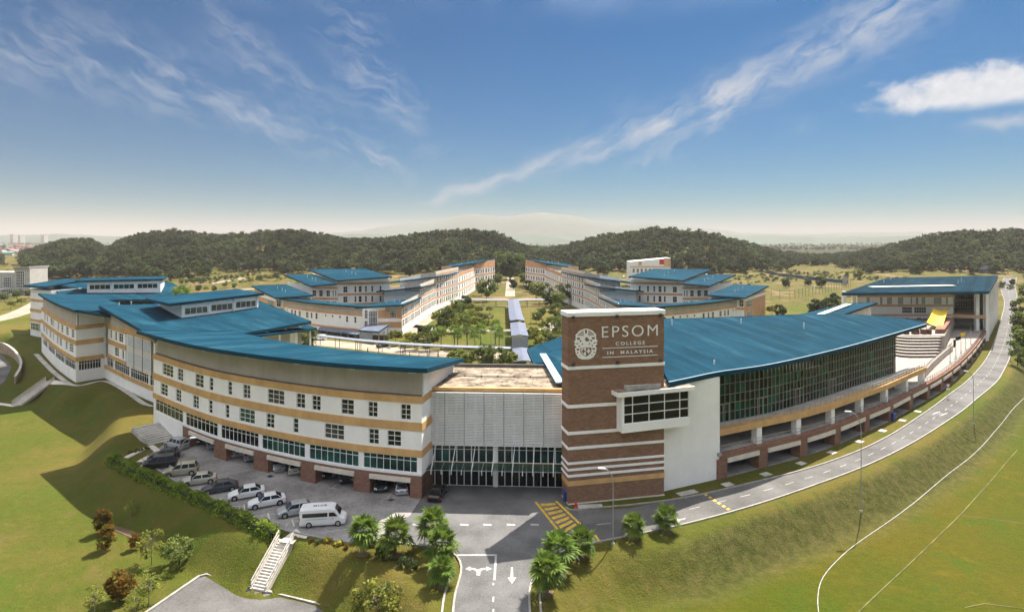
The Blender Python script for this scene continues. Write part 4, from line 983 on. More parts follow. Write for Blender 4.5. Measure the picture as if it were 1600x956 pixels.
def bay():
    cv = Curve([tuple(TO), tuple(TE), tuple(np.array(PD(1126, 86.4)))], 1.0, False)
    v = Curve([tuple(np.array(TV.pt(TV.px(965), 1.3)[:2])), PD(1076, 81.3)], 1.0, False)
    r = thing('bay_window_box', 'projecting white bay window with black panes across the brick tower corner', 'bay window', (*v.at(0)[0], 8.8))
    add(r, 'base', 'white_plaster', strip, v, 0, v.L, 9.1, 10.2, -3.4, .2, step=50); add(r, 'roof_slab', 'white_plaster', strip, v, -.7, v.L + .7, 13.75, 14.3, -3.4, .4, step=50)
    add(r, 'roof', 'old_roof', strip, v, -.6, v.L + .6, 14.301, 14.34, -3.2, .2, step=50); add(r, 'roof_box', 'concrete', strip, v, 1.0, v.L * .6, 14.34, 14.85, -1.6, -.4, step=50)
    add(r, 'side_wall', 'white_plaster', strip, v, 0, .35, 10.2, 13.75, -3.0, .08, step=50)
    n = 5; z0, z1 = 10.2, 13.75; xs = [.35, .35 + (v.L - .35) * .13, .35 + (v.L - .35) * .38, .35 + (v.L - .35) * .62, .35 + (v.L - .35) * .86, v.L]
    for i in range(5):
        for j in range(3): win_on(r, v, xs[i], xs[i + 1], z0 + (z1 - z0) * j / 3, z0 + (z1 - z0) * (j + 1) / 3, 1, 1, 'glass_black', -.05, .055)
    mb = MB(); e0, e1 = Vector(v.pt(v.L, -.05)), Vector(v.pt(v.L, -3)); mb.hexa([(e0.x, e0.y, z0), (e0.x + .05, e0.y, z0), (e1.x + .05, e1.y, z0), (e1.x, e1.y, z0)], [(e0.x, e0.y, z1), (e0.x + .05, e0.y, z1), (e1.x + .05, e1.y, z1), (e1.x, e1.y, z1)]); mb.build('pane', 'glass_black', r)
bay()
# ------------------------------------------------------------------ hall, podium and sports hall
WW = Curve([PD(1037.5, 82.0), PD(1124.5, 86.3)], 1.0, False)
GC = Curve([PD(1124.5, 90.7), PD(1200, 95.5), PD(1284, 105), PD(1340, 113.5), PD(1399, 124)], 1.0)
E = Curve([PD(*p) for p in [(1124.5, 86.2), (1192, 90.5), (1255, 95), (1308, 100.5), (1354, 107.3), (1392, 113.9), (1423, 121.4), (1450, 128.6), (1474, 137), (1494, 147), (1510, 158.5), (1524, 173), (1533, 187), (1541, 203), (1550, 230), (1560, 270)]], 1.5)
ZD, ZT = 3.4, 6.6
def railing(root, cv, s0, s1, z, off, gap=2.0, h=1.05, name='railing', m='metal_grey', parts=2):
    mb = MB(); 
    for k in range(parts): strip(mb, cv, s0, s1, z + h * (k + 1) / parts - .05, z + h * (k + 1) / parts, off - .03, off + .03, step=3)
    o = mb.build(name, m, root); s = s0
    while s <= s1:
        p = MB(); strip(p, cv, s - .03, s + .03, z, z + h - .05, off - .029, off + .029); p.build('baluster', m, o); s += gap
    return o
def hall():
    r = thing('assembly_hall', 'large hall with blue metal roof and curved green glass curtain wall', 'building', (*GC.at(GC.L / 2)[0], 0))
    add(r, 'wall', 'white_plaster', strip, WW, .02, WW.L, 0, 14.3, -5, 0, step=50)
    add(r, 'wall_lamp', 'metal_grey', strip, WW, WW.L - .5, WW.L + .1, 3.3, 3.7, .01, .35, step=50)
    # curtain wall: one object for each pane
    zs = [ZT, 8.0, 9.3, 10.6, 12.2, 13.9]; n = 56; ds = GC.L / n; pm = {}
    for j in range(5):
        g = MB(); g.quad((-ds / 2 + .03, 0, .03), (ds / 2 - .03, 0, .03), (ds / 2 - .03, 0, zs[j + 1] - zs[j] - .03), (-ds / 2 + .03, 0, zs[j + 1] - zs[j] - .03)); pm[j] = g.mesh('pane', 'glass_curtain')
    for i in range(n):
        t = (i + .5) * ds; nn = GC.nrm(t); q = GC.pt(t, -.08); rz = math.atan2(nn[1], nn[0]) + math.pi / 2
        for j in range(5): place('pane', pm[j], r, (q[0], q[1], zs[j]), rz)
    ml_ = MB(); ml_.box(-.03, .03, -.06, .06, 0, zs[-1] - ZT); me = ml_.mesh('mullion', 'mullion')
    for i in range(n + 1):
        t = i * ds; nn = GC.nrm(t); q = GC.pt(t, 0); place('mullion', me, r, (q[0], q[1], ZT), math.atan2(nn[1], nn[0]) + math.pi / 2)
    for z in zs: add(r, 'transom', 'mullion', strip, GC, 0, GC.L, z - .028, z + .028, -.06, .05)
    for p in (1129, 1191, 1248, 1300):
        s = GC.px(p)
        for d in (-1.2, 0, 1.2): add(r, 'door_frame', 'mullion', strip, GC, s + d - .06, s + d + .06, ZT, 9.2, .07, .14)
        add(r, 'door_frame', 'mullion', strip, GC, s - 1.26, s + 1.26, 9.2, 9.34, .07, .14)
    add(r, 'upper_wall', 'soffit', strip, GC, 0, GC.L, 13.94, 15.0, -.3, -.05)
    q0, q1 = GC.pt(GC.L, -.2), GC.pt(0, -.2)
    mb = MB(); c = [(q1[0], q1[1]), (q1[0] - 5, q1[1] + 30), (q0[0] - 18, q0[1] + 24), (q0[0], q0[1])]
    for k in range(3):
        a, b = Vector((*c[k], 0)), Vector((*c[k + 1], 0)); t_ = Vector((.3, .3, 0)); mb.hexa([a, b, b + t_, a + t_], [v + Vector((0, 0, 14)) for v in (a, b, b + t_, a + t_)])
    mb.build('rear_wall', 'white_plaster', r)
    mb = MB(); mb.add([(p[0], p[1], ZT - .02) for p in c], [(0, 3, 2, 1)]); mb.build('hall_floor', 'garage_wall', r)
    # roof, front edge follows a wider curve
    RFc = Curve([tuple(TE + np.array((.6, -.2))), PD(1080, 83.2), PD(1124, 86.8), PD(1200, 91.6), PD(1284, 101.0), PD(1360, 113.5), PD(1447, 135.0)], 1.0)
    BKc = Curve([PD(1000, 124), PD(1100, 126), PD(1235, 131.5), PD(1320, 134.5), PD(1400, 136.2), PD(1447.4, 136.6)], 1.0)
    T = np.linspace(0, 1, 41); fr = [Vector(RFc.pt(t * RFc.L, 0, 14.95)) for t in T]; bk = [Vector(BKc.pt(t * BKc.L, 0, 17.5 - 2.45 * t ** 6)) for t in T]
    mb = MB(); dz = Vector((0, 0, -.45)); nv = 41
    mb.v = [tuple(p) for p in fr] + [tuple(p) for p in bk] + [tuple(p + dz) for p in fr] + [tuple(p + dz) for p in bk]
    for i in range(40):
        mb.f += [(i, i + 1, nv + i + 1, nv + i), (2 * nv + i, 3 * nv + i, 3 * nv + i + 1, 2 * nv + i + 1), (i, 2 * nv + i, 2 * nv + i + 1, i + 1), (nv + i, nv + i + 1, 3 * nv + i + 1, 3 * nv + i)]
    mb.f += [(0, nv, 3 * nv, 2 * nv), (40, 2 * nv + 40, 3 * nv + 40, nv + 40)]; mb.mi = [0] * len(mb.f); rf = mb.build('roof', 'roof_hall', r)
    add(rf, 'fascia', 'fascia', strip, RFc, 0, RFc.L, 14.35, 14.98, .01, .09); add(rf, 'gutter', 'fascia_edge', strip, RFc, 0, RFc.L, 14.985, 15.06, -.1, .1)
    add(rf, 'fascia', 'fascia', strip, BKc, 0, BKc.L, 14.5, lambda t: 17.55 - 2.45 * (t / BKc.L) ** 6, -.12, -.02)
    for p, y, d in ((1116, 572, 91), (1158, 505, 121), (1256, 511, 118), (1050, 506, 118)): roof_pin(rf, Q(p, y, d), .9)
    # roof behind and left of the tower
    f0 = Vector((*PD(877, 83.6), 14.2)); f1 = Vector((*PD(1037, 85.3), 14.9)); b1 = Vector((*PD(1010, 124), 17.4)); b0 = Q(850, 553, 104)
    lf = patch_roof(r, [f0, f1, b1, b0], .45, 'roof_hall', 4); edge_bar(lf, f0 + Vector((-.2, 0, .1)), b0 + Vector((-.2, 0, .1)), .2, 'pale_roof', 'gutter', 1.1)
    g0, g1, g2, g3 = Q(836, 573, 100), Q(905, 575, 104), Q(905, 516, 128), Q(824, 545, 116)
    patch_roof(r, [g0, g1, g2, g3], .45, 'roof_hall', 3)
    mb = MB(); mb.hexa([(g0.x + .8, g0.y + .6, 0), (g1.x, g1.y + .6, 0), (g2.x, g2.y, 0), (g3.x + .8, g3.y, 0)], [(g0.x + .8, g0.y + .6, g0.z - .6), (g1.x, g1.y + .6, g1.z - .6), (g2.x, g2.y, g2.z - .6), (g3.x + .8, g3.y, g3.z - .6)]); mb.build('wall', 'white_plaster', r)
hall()
def podium():
    r = thing('arcade_podium', 'long curved podium with brick arcade and cream lintels along the road', 'podium', (*E.at(E.L / 2)[0], 0)); px = E.px
    cols = [px(p) for p in (1128, 1192, 1255, 1308, 1354, 1392, 1423, 1450)]
    while cols[-1] < E.L - 12: cols.append(cols[-1] + 10.6)
    h = .95
    for k, s in enumerate(cols): add(r, 'brick_column', 'brick_base', strip, E, s - h, s + h, 0, 2.75, -1.5, .1)
    add(r, 'brick_beam', 'brick_base', strip, E, .02, E.L, 2.75, ZD, -.7, .12)
    for a, b in zip(cols[:-1], cols[1:]): add(r, 'lintel', 'cream', strip, E, a + h + .02, b - h - .02, 2.1, 2.74, .0, .26)
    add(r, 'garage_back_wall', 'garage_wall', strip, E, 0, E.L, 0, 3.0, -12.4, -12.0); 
    struct(sheet('garage_floor', [E.pt(s, .1, 0)[:2] for s in E.ts(0, E.L, 4)] + [E.pt(s, -12, 0)[:2] for s in E.ts(0, E.L, 4)[::-1]], 'paving', .012))
    # deck
    end = px(1452); T = E.ts(0, end, 3)
    add(r, 'deck', 'concrete', strip, E, 0.02, end, 3.1, ZD - .02, -12.0, -.71)
    pts = [E.pt(s, -.7)[:2] for s in E.ts(end, px(1545), 3)]
    pts += [PD(1505, 212), PD(1400, 212), PD(1376, 160), PD(1396, 126)]
    sheet('plaza_floor', pts, 'plaza', ZD - .015, r)
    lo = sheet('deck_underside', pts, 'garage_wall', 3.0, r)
    # first-floor gallery
    s0, s1 = .1, px(1449)
    back = E; add(r, 'gallery_wall', 'concrete', strip, E, s0, px(1405), ZD, ZT - .25, -8.3, -8.0)
    s = s0 + .5
    while s < px(1400) - 4:
        win_on(r, E, s, s + 4.2, 4.35, 5.7, 6, 1, 'glass_black', -7.9, .07); s += 5.3
    for p in (1191, 1253, 1306.5, 1352, 1390.5, 1422, 1448):
        s = px(p); add(r, 'column', 'white_plaster', strip, E, s - .55, s + .55, ZD, 5.86, -1.5, -.5)
        s += 5
        if s < px(1400): add(r, 'column', 'white_plaster', strip, E, s - .3, s + .3, ZD, 5.86, -7.7, -7.2)
    add(r, 'terrace_edge', 'tan', strip, E, s0, px(1451), 5.85, 6.72, -1.7, -.35)
    T1 = [E.pt(s, -.9)[:2] for s in E.ts(s0, px(1451), 3)]; T2 = [GC.pt(s, -.3)[:2] for s in GC.ts(0, GC.L, 3)]
    n = 60; a = np.array([E.pt(t, -1.0)[:2] for t in np.linspace(s0, px(1451), n)]); b = np.array([GC.pt(t, -.4)[:2] for t in np.linspace(0, GC.L + 7, n)])
    mb = MB(); mb.v = [(*p, 6.58) for p in a] + [(*p, 6.58) for p in b] + [(*p, 6.2) for p in a] + [(*p, 6.2) for p in b]
    for i in range(n - 1): mb.f += [(i, i + 1, n + i + 1, n + i), (2 * n + i, 3 * n + i, 3 * n + i + 1, 2 * n + i + 1)]
    mb.mi = [0] * len(mb.f); mb.build('terrace', 'concrete', r)
    railing(r, E, s0, px(1451), 6.72, -.6, 1.6, .95); railing(r, E, px(1130), end, ZD, -.45, 2.2, 1.0)
    railing(r, E, end + .1, px(1552), ZD, -.3, 1.8, 1.1, m='post_dark', parts=3)
    # curved parapet between plaza and the ramp
    v = Curve([PD(1441, 131), PD(1456, 142), PD(1474, 155), PD(1489, 166)], 1.0)
    add(r, 'parapet', 'taupe', strip, v, 0, v.L, ZD - .01, ZD + 1.5, -.4, 0); railing(r, v, 0, v.L, ZD + 1.5, -.2, 1.6, .7, m='post_dark')
    # stepped seating
    st = thing('stepped_seating', 'curved rows of dark stepped seats facing the plaza', 'steps', (*PD(1430, 160), ZD))
    for i in range(7):
        d = 156 + i * 1.6; cv = Curve([PD(1396, d + 2.6), PD(1412, d + .4), PD(1440, d), PD(1468 + i * .7, d + .5)], 1.0)
        add(st, 'step', 'plaza', strip, cv, 0, cv.L, ZD - .01, ZD + .52 * (i + 1), -1.62, 0); add(st, 'riser', 'step_dark', strip, cv, 0.05, cv.L - .05, ZD + .52 * i + .06, ZD + .52 * (i + 1) - .14, .0, .05)
    up = ZD + .52 * 7
    tr = thing('upper_plaza', 'pale raised paving behind the stepped seats', 'terrace', (*PD(1440, 180), ZD))
    mb = MB(); c = [PD(1390, 168.8), PD(1476, 168.5), PD(1490, 206), PD(1360, 206)]; mb.hexa([(*p, ZD) for p in c], [(*p, up) for p in c]); mb.build('slab', 'plaza', tr)
    for k, (a_, b_) in enumerate(((1414, 1421), (1428, 1437), (1442, 1449), (1452, 1456))):
        mb = MB(); q, q2 = PD(a_, 171), PD(b_, 171); mb.box(q[0], q2[0], 171, 172.2, up, up + 1.35); tag(mb.build('planter_box', 'brown_planter'), 'dark brown planter box on the raised paving, %s from the glass hall' % ('first', 'second', 'third', 'fourth and smallest')[k], 'planter', 'planter boxes above the stepped seats')
    mb = MB(); c = [PD(1461, 172.5), PD(1476, 172.5), PD(1489, 198), PD(1470, 198)]; mb.hexa([(*p, up) for p in c], [(*p, up + 1.2) for p in c]); tag(mb.build('raised_bed', 'brick_base'), 'low brick raised bed under the yellow shade sail', 'raised bed')
podium()
def sports_hall():
    r = thing('sports_hall', 'wide sports hall with dark blue roof, grey wall panels and open corner terrace', 'building', (*PD(1440, 204), ZD))
    F = Curve([PD(1340, 204), PD(1489, 204)], 1, False); px = F.px; z0 = 5.5; Zt = 16.5
    c = [PD(1340, 204), PD(1489, 204), PD(1500, 242), PD(1392, 242)]; mb = MB(); mb.hexa([(*p, 0) for p in c], [(*p, Zt) for p in c]); mb.build('wall', 'white_plaster', r)
    for lo, hi in ((14.3, 15.2), (11.1, 11.8), (7.9, 8.6)): add(r, 'band', 'tan_light', strip, F, -.1, F.L + .02, lo, hi, -.2, .1, step=80)
    for a, b in ((1354, 1359), (1375, 1378.5), (1386, 1393.5), (1403, 1411), (1423, 1425), (1431, 1434.5), (1440, 1445.5), (1459, 1471), (1478, 1481)):
        add(r, 'panel', 'metal_grey', strip, F, px(a), px(b), 11.9, 14.2, 0, .06, step=80)
    for a, b in ((1409, 1425), (1428, 1447)): win_on(r, F, px(a), px(b), 8.9, 11.0, 5, 2, 'glass_black', .06, .12)
    for a, b, lo, hi, g in ((1410, 1413, 6.4, 7.4, 'glass_dark'), (1415, 1420, 6.7, 7.4, 'glass_dark'), (1432, 1439, 5.6, 7.5, 'glass_dark'), (1443, 1451, 5.2, 7.3, 'blue_plastic'), (1477, 1480, 4.2, 7.0, 'glass_dark')): win_on(r, F, px(a), px(b), lo, hi, 2, 1, g, .06, .1)
    # open corner: terrace slab, glazed recess, columns
    C1, C2 = PD(1489, 204), PD(1541, 201); c0 = (C1[0], C1[1]); 
    V = Curve([C1, C2], 1, False); V2 = Curve([PD(1492, 216), PD(1527, 216)], 1, False)
    add(r, 'terrace_slab', 'tan_light', strip, V, 0.02, V.L, 7.4, 8.5, -24, 0, step=80)
    add(r, 'roof_beam', 'white_plaster', strip, V, .02, V.L, 16.0, 16.6, -24, 0, step=80)
    for lo, hi in ((8.6, 11.6), (12.4, 15.9)): win_on(r, V2, 0, V2.L, lo, hi, 9, 3, 'glass_curtain', .2, .12)
    add(r, 'band', 'tan_light', strip, V2, 0, V2.L, 11.6, 12.4, -.3, .3, step=80); add(r, 'recess_wall', 'white_plaster', strip, V2, 0, V2.L + 4, ZD, 16.5, -.9, -.5, step=80)
    for p, d in ((1526, 202.4), (1541, 202.2)):
        q = PD(p, d); mb = MB(); mb.box(q[0] - .55, q[0] + .55, d - .5, d + .5, 0, 16.1); mb.build('column', 'white_plaster', r)
    # right side: row of piers going back
    S = Curve([PD(1541.5, 202), PD(1559, 258)], 1, False)
    for i in range(9):
        s = S.L * (i + .3) / 9; add(r, 'pier', 'white_plaster', strip, S, s - .6, s + .6, 0, 16.3, -.6, .4)
        win_on(r, S, s + .7, s + S.L / 9 - .7, 8.8, 15.5, 3, 3, 'glass_dark', -.2, .12)
    for lo, hi in ((7.5, 8.5), (11.5, 12.2), (15.6, 16.4)): add(r, 'band', 'tan_light', strip, S, 0, S.L, lo, hi, -.4, .1, step=80)
    add(r, 'side_wall', 'white_plaster', strip, S, 0, S.L, ZD, 16.3, -.9, -.5, step=80)
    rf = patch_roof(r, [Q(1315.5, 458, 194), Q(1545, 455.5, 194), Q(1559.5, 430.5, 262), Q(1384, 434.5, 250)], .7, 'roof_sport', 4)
    mb = MB(); a, b = Q(1360, 449.2, 213), Q(1489, 446.8, 213); a.z += .2; b.z += .2; mb.bar(a, b, 3.2, .25); mb.build('skylight', 'skylight', rf)
    for p, y, d in ((1381, 441, 225), (1392, 437, 240), (1497, 443, 220), (1502, 440, 230)): roof_pin(rf, Q(p, y, d) + Vector((0, 0, .2)), 1.2)
    for p in (1319, 1334):
        q = PD(p, 203); mb = MB(); mb.box(q[0] - .5, q[0] + .5, 202.5, 203.5, 0, 16.3); mb.build('column', 'white_plaster', r)
    add(r, 'band', 'tan_light', strip, Curve([PD(1318, 203), PD(1340, 203.8)], 1, False), 0, 4.6, 14.3, 15.2, -.3, .05)
sports_hall()
def canteen():
    r = thing('canteen_building', 'low building with sloping blue roof between glass hall and sports hall', 'building', (*PD(1300, 182), 0))
    c = [Q(1242, 493, 172), Q(1297, 498, 160), Q(1371, 472.5, 182), Q(1325, 474, 192)]
    rf = patch_roof(r, c, .5, 'roof_c', 3)
    a, b = c[1] + Vector((-1.2, 1.5, 0)), c[2] + Vector((-1.2, 1.2, 0)); k1, k0 = c[3] + Vector((0, -1, 0)), c[0] + Vector((1, 0, 0))
    mb = MB(); mb.hexa([(p.x, p.y, 0) for p in (a, b, k1, k0)], [(p.x, p.y, p.z - .55) for p in (a, b, k1, k0)]); mb.build('wall', 'cream', r)
    mb = MB(); p, q = c[0].lerp(c[3], .45), c[1].lerp(c[2], .45); mb.bar(c[0].lerp(c[1], .55) + Vector((1, 1, .15)), c[3].lerp(c[2], .4) + Vector((-6, -5, .25)), 1.6, .2); mb.build('skylight', 'skylight', rf)
canteen()
def shade_sail():
    p = [Q(1458, 480.5, 196), Q(1484, 480.5, 198), Q(1473, 511, 178), Q(1447.5, 503.5, 180)]
    r = thing('shade_sail', 'yellow shade sail stretched over the upper plaza', 'shade sail', (p[2].x, p[2].y, 7)); n = 10; mb = MB()
    for i in range(n + 1):
        for j in range(n + 1):
            u, v = i / n, j / n; q = p[0] * (1 - u) * (1 - v) + p[1] * u * (1 - v) + p[2] * u * v + p[3] * (1 - u) * v
            q = q.lerp((p[0] + p[1] + p[2] + p[3]) / 4, .16 * (4 * u * (1 - u) * abs(1 - 2 * v) + 4 * v * (1 - v) * abs(1 - 2 * u)) * .6); q.z -= 1.2 * u * (1 - u) * 2; mb.v.append(tuple(q))
    for i in range(n):
        for j in range(n): mb.f.append((i * (n + 1) + j, (i + 1) * (n + 1) + j, (i + 1) * (n + 1) + j + 1, i * (n + 1) + j + 1)); mb.mi.append(0)
    mb.build('canvas', 'sail', r, True)
    for q in p[2:]: mb = MB(); mb.tube((q.x, q.y, 7.05), (q.x, q.y, q.z + .3), .09, .07, 8); mb.build('post', 'metal_grey', r)
shade_sail()
for k, (p, y0, y1, flag) in enumerate(((1484.5, 566, 538, None), (1493.5, 558, 530, 'cloth_dark'), (1501.5, 552, 524.5, 'cloth_dark'), (1509, 546, 518.5, 'sail'), (1517, 538, 511, None))):
    q = P(p, y0, ZD); r = thing('flagpole', ['bare flagpole nearest the arcade railing on the plaza', 'plaza flagpole with a dark hanging flag, nearer the hall', 'plaza flagpole with a dark flag lifted in the wind', 'plaza flagpole flying a small yellow flag', 'bare flagpole on the plaza farthest from the glass hall'][k], 'flagpole', (q.x, q.y, ZD), 0, 'flagpoles on the plaza')
    h = (y0 - y1) / FPX * q.y; mb = MB(); mb.tube((0, 0, 0), (0, 0, h), .09, .05, 8); local('pole', mb.mesh('pole', 'metal_grey'), r)
    mb = MB(); mb.tube((0, 0, 0), (0, 0, .2), .3, .25, 10); local('base', mb.mesh('base', 'concrete'), r)
    if flag:
        mb = MB(); n = 6; wd = .5 if k == 1 else 1.3
        for i in range(n + 1): mb.v += [(-.06 - wd * i / n, .12 * math.sin(i * 1.3), h - .1 - .25 * i / n * (k != 1)), (-.06 - wd * i / n, .15 * math.sin(i * 1.3 + .5), h - (1.9 if k == 1 else 1.0) - .35 * i / n)]
        for i in range(n): mb.f.append((2 * i, 2 * i + 1, 2 * i + 3, 2 * i + 2)); mb.mi.append(0)
        local('flag', mb.mesh('flag', flag, True), r)

# ------------------------------------------------------------------ dormitory blocks either side of the court
def straight(root, a, b, z0, za, zb, m, th=.4, name='wall'):
    """wall from plan point a to b, top height za at a and zb at b"""
    a, b = Vector((*a, 0)), Vector((*b, 0)); e = (b - a).normalized(); n = Vector((e.y, -e.x, 0)) * -th
    mb = MB(); up = lambda v, z: Vector((v.x, v.y, z)); mb.hexa([up(v, z0) for v in (a, b, b + n, a + n)], [up(a, za), up(b, zb), up(b + n, zb), up(a + n, za)]); return mb.build(name, m, root)
def dorm_face(root, cv, zt, rows, wins, bands, bandm='peach', wallm='white_plaster', z0=0.0, zt2=None):
    """far facade: wall, bands proud of it, windows with frames"""
    zz = zt if zt2 is None else (lambda t: zt + (zt2 - zt) * t / cv.L)
    add(root, 'wall', wallm, strip, cv, 0, cv.L, z0, zz, -.4, 0, step=6)
    for lo, hi in bands: add(root, 'band', bandm, strip, cv, 0, cv.L, lo, hi, -.3, .08, step=6)
    for (lo, hi) in rows:
        for a, b in wins: win_on(root, cv, a * cv.L, b * cv.L, lo, hi, max(1, int(round((b - a) * cv.L / .9))), 2, 'glass_dark', .08, .11)
def dorms(side):
    S = (lambda p: p) if side < 0 else (lambda p: 1594 - p)
    word = 'left' if side < 0 else 'right'
    def cv(*pd):
        pts = [PD(S(p), d) for p, d in pd]
        if side > 0: pts = pts[::-1]
        return Curve(pts, 2.0, len(pts) > 2)
    fl = (lambda w_: w_) if side < 0 else (lambda w_: [(1 - b, 1 - a) for a, b in w_][::-1])
    def rp(root, cs, m='roof_dorm', th=.5):
        c = [Q(S(p), y, d) for p, y, d in cs]; o = patch_roof(root, c, th, m, 2); cen = sum(c, Vector()) / 4
        for k in (-.2, .1, .3): roof_pin(o, cen + (c[1] - c[0]) * k * .6, 1.3)
        return c
    rep = lambda n, w_, a=0.02, b=.98: [(a + (b - a) * (i + .5) / n - w_ / 2, a + (b - a) * (i + .5) / n + w_ / 2) for i in range(n)]
    rows3 = [(9.6, 12.0), (5.6, 8.0), (1.6, 4.0)]
    # L blocks
    b = thing('dormitory_block', 'tall blue roofed dormitory block at the back, %s of the central lawn' % word, 'building', (*PD(S(567), 258), 0), 0, 'blue roofed dormitory blocks')
    c3 = cv((527, 257), (609, 263)); dorm_face(b, c3, 16.4, [(11.0, 13.6), (6.8, 9.4), (2.6, 5.2)], fl([(.11, .19), (.32, .36), (.40, .46), (.52, .56), (.64, .68), (.80, .84)]), [(14.2, 15.2), (9.7, 10.6), (5.5, 6.4)], 'peach')
    rp(b, [(481, 420.5, 292), (527, 438, 254), (612, 432, 258), (571, 420, 300)])
    cs3 = cv((488, 296), (527, 257)); add(b, 'side_wall', 'white_plaster', strip, cs3, 0, cs3.L, 0, 16.6, -.4, 0, step=6)
    cr3 = cv((609, 263), (585, 300)); add(b, 'side_wall', 'white_plaster', strip, cr3, 0, cr3.L, 0, 16.6, -.4, 0, step=6)
    b = thing('dormitory_block', 'middle height blue roofed dormitory block on the outer %s side' % word, 'building', (*PD(S(505), 258), 0), 0, 'blue roofed dormitory blocks')
    c2 = cv((487, 258), (527, 256.5)); dorm_face(b, c2, 13.8, [(9.4, 12.0), (5.0, 7.6)], fl([(.03, .18), (.30, .44), (.58, .72), (.82, .87), (.92, .97)]), [(12.6, 13.4), (8.0, 8.9), (4.0, 4.8)], 'peach')
    rp(b, [(444, 429, 285), (485.5, 446.5, 253), (527, 443, 253), (489, 428.5, 285)])
    cs2 = cv((449, 284), (487, 258)); add(b, 'side_wall', 'white_plaster', strip, cs2, 0, cs2.L, 0, 13.6, -.4, 0, step=6)
    b = thing('dormitory_block', 'lowest blue roofed dormitory block at the outer %s end of the court' % word, 'building', (*PD(S(440), 244), 0), 0, 'blue roofed dormitory blocks')
    c1 = cv((431, 243), (487, 246)); dorm_face(b, c1, 10.6, [(6.6, 9.4)], fl([(.02, .14), (.2, .26), (.55, .75)]), [(5.4, 6.2)], 'peach')
    cs1 = cv((398, 272), (431, 243)); dorm_face(b, cs1, 10.8, [(6.0, 8.6), (1.6, 4.2)], fl([(.66, .92)]), [(8.8, 9.9)], 'white_plaster', 'peach')
    rp(b, [(393, 446.5, 274), (430, 465, 240), (489, 461, 242), (446, 444, 276)])
    # curved low wing
    b = thing('curved_dormitory_wing', 'low curved wing with thin blue roof in front of the %s dormitories' % word, 'building', (*PD(S(500), 225), 0), 0, 'curved dormitory wings')
    cw = cv((434, 247), (470, 234), (510, 224), (566, 215)); 
    dorm_face(b, cw, 9.2, [(3.9, 6.1)], fl([(.22, .245), (.27, .295), (.33, .36), (.43, .46), (.49, .51), (.545, .57), (.855, .875), (.93, .95)]), [(6.4, 7.2), (1.2, 1.9)], 'peach')
    for a in fl([(.06, .075), (.1, .115), (.15, .165), (.65, .668), (.72, .738), (.79, .808)]): win_on(b, cw, a[0] * cw.L, a[1] * cw.L, 5.2, 6.0, 1, 1, 'glass_dark', .08, .11)
    add(b, 'upper_wall', 'taupe', strip, cw, .5, cw.L, 7.2, 9.6, .001, .1, step=5)
    mb = MB(); roof_strip(mb, cw, -1, cw.L + 1, 1.4, 10.1, -8, 9.4, .4, step=4); rf = mb.build('roof', 'roof_dorm', b); add(rf, 'fascia', 'fascia', strip, cw, -1, cw.L + 1, 9.55, 10.12, 1.41, 1.47, step=4)
    # terraced blocks along the court
    names = ['nearest terraced dormitory block by the covered car port, %s of the court' % word, 'second terraced dormitory block along the %s of the court' % word, 'third terraced dormitory block along the %s of the court' % word]
    spec = [((566, 214), (592, 213), (628, 214), (657, 250), 9.6, 11.6, (555, 480, 216), (630, 476, 209), (659, 464, 250), (600, 472, 255)),
            ((600, 254), (640, 251), (657, 250), (681, 286), 13.2, 15.4, (588, 455, 252), (660, 448, 246), (682, 443, 288), (620, 449, 292)),
            ((625, 292), (660, 287), (681, 286), (716, 330), 15.4, 18.6, (604, 442, 288), (684, 432, 282), (717, 424.5, 332), (640, 434, 336))]
    for k, (f0, f1, f2, f3, za, zb, r0, r1, r2, r3) in enumerate(spec):
        b = thing('terraced_dormitory', names[k], 'building', (*PD(S(f2[0]), f2[1]), 0), 0, 'terraced dormitory blocks')
        cf = cv(f0, f2); zl, zr = (za, zb) if side < 0 else (zb, za)
        add(b, 'wall', 'white_plaster', strip, cf, 0, cf.L, 0, lambda t: zl + (zr - zl) * t / cf.L - .6, -.4, 0, step=4)
        if k == 0:
            for a, c_, lo, hi, m in ((.40, 1.0, 5.9, 8.7, 'peach'), (.40, 1.0, 2.6, 4.6, 'peach')):
                a, c_ = (a, c_) if side < 0 else (1 - c_, 1 - a); add(b, 'panel', m, strip, cf, a * cf.L, c_ * cf.L, lo, hi, 0, .07, step=6)
            for a, c_, lo, hi, nx in ((.06, .14, 5.8, 8.8, 2), (.06, .14, 2.2, 5.0, 2), (.17, .38, 2.0, 8.6, 5), (.70, .86, 6.2, 8.6, 4)):
                a, c_ = (a, c_) if side < 0 else (1 - c_, 1 - a); win_on(b, cf, a * cf.L, c_ * cf.L, lo, hi, nx, 3, 'glass_grey' if nx == 5 else 'glass_dark', .12, .12)
        a, c_ = (.58, 1.0) if side < 0 else (0.0, .42)
        add(b, 'upper_wall', 'taupe', strip, cf, a * cf.L, c_ * cf.L, zb - 3.4, lambda t: zl + (zr - zl) * t / cf.L - .55, .001, .08, step=4)
        cr = cv(f2, f3); top = zb - .5
        rw = [(top - 4.6, top - 2.2), (top - 8.2, top - 5.8)] + ([(top - 11.8, top - 9.4)] if top > 13 else []) + ([(top - 15.4, top - 13.0)] if top > 16 else [])
        bd = [(hi + .35, hi + 1.1) for lo, hi in rw]
        dorm_face(b, cr, top, rw, fl([(.03, .10), (.15, .22), (.26, .29), (.33, .36), (.42, .47), (.51, .55), (.58, .62), (.68, .75), (.80, .83), (.87, .90), (.93, .96)]), bd, 'peach')
        add(b, 'upper_wall', 'cream', strip, cr, 0, cr.L, top - 1.1, top + .3, .001, .06, step=6)
        rp(b, [r0, r1, r2, r3], th=.45)
    b = thing('far_dormitory', 'farthest dormitory with orange gable walls at the %s end of the court' % word, 'building', (*PD(S(755), 430), 0), 0, 'far dormitories')
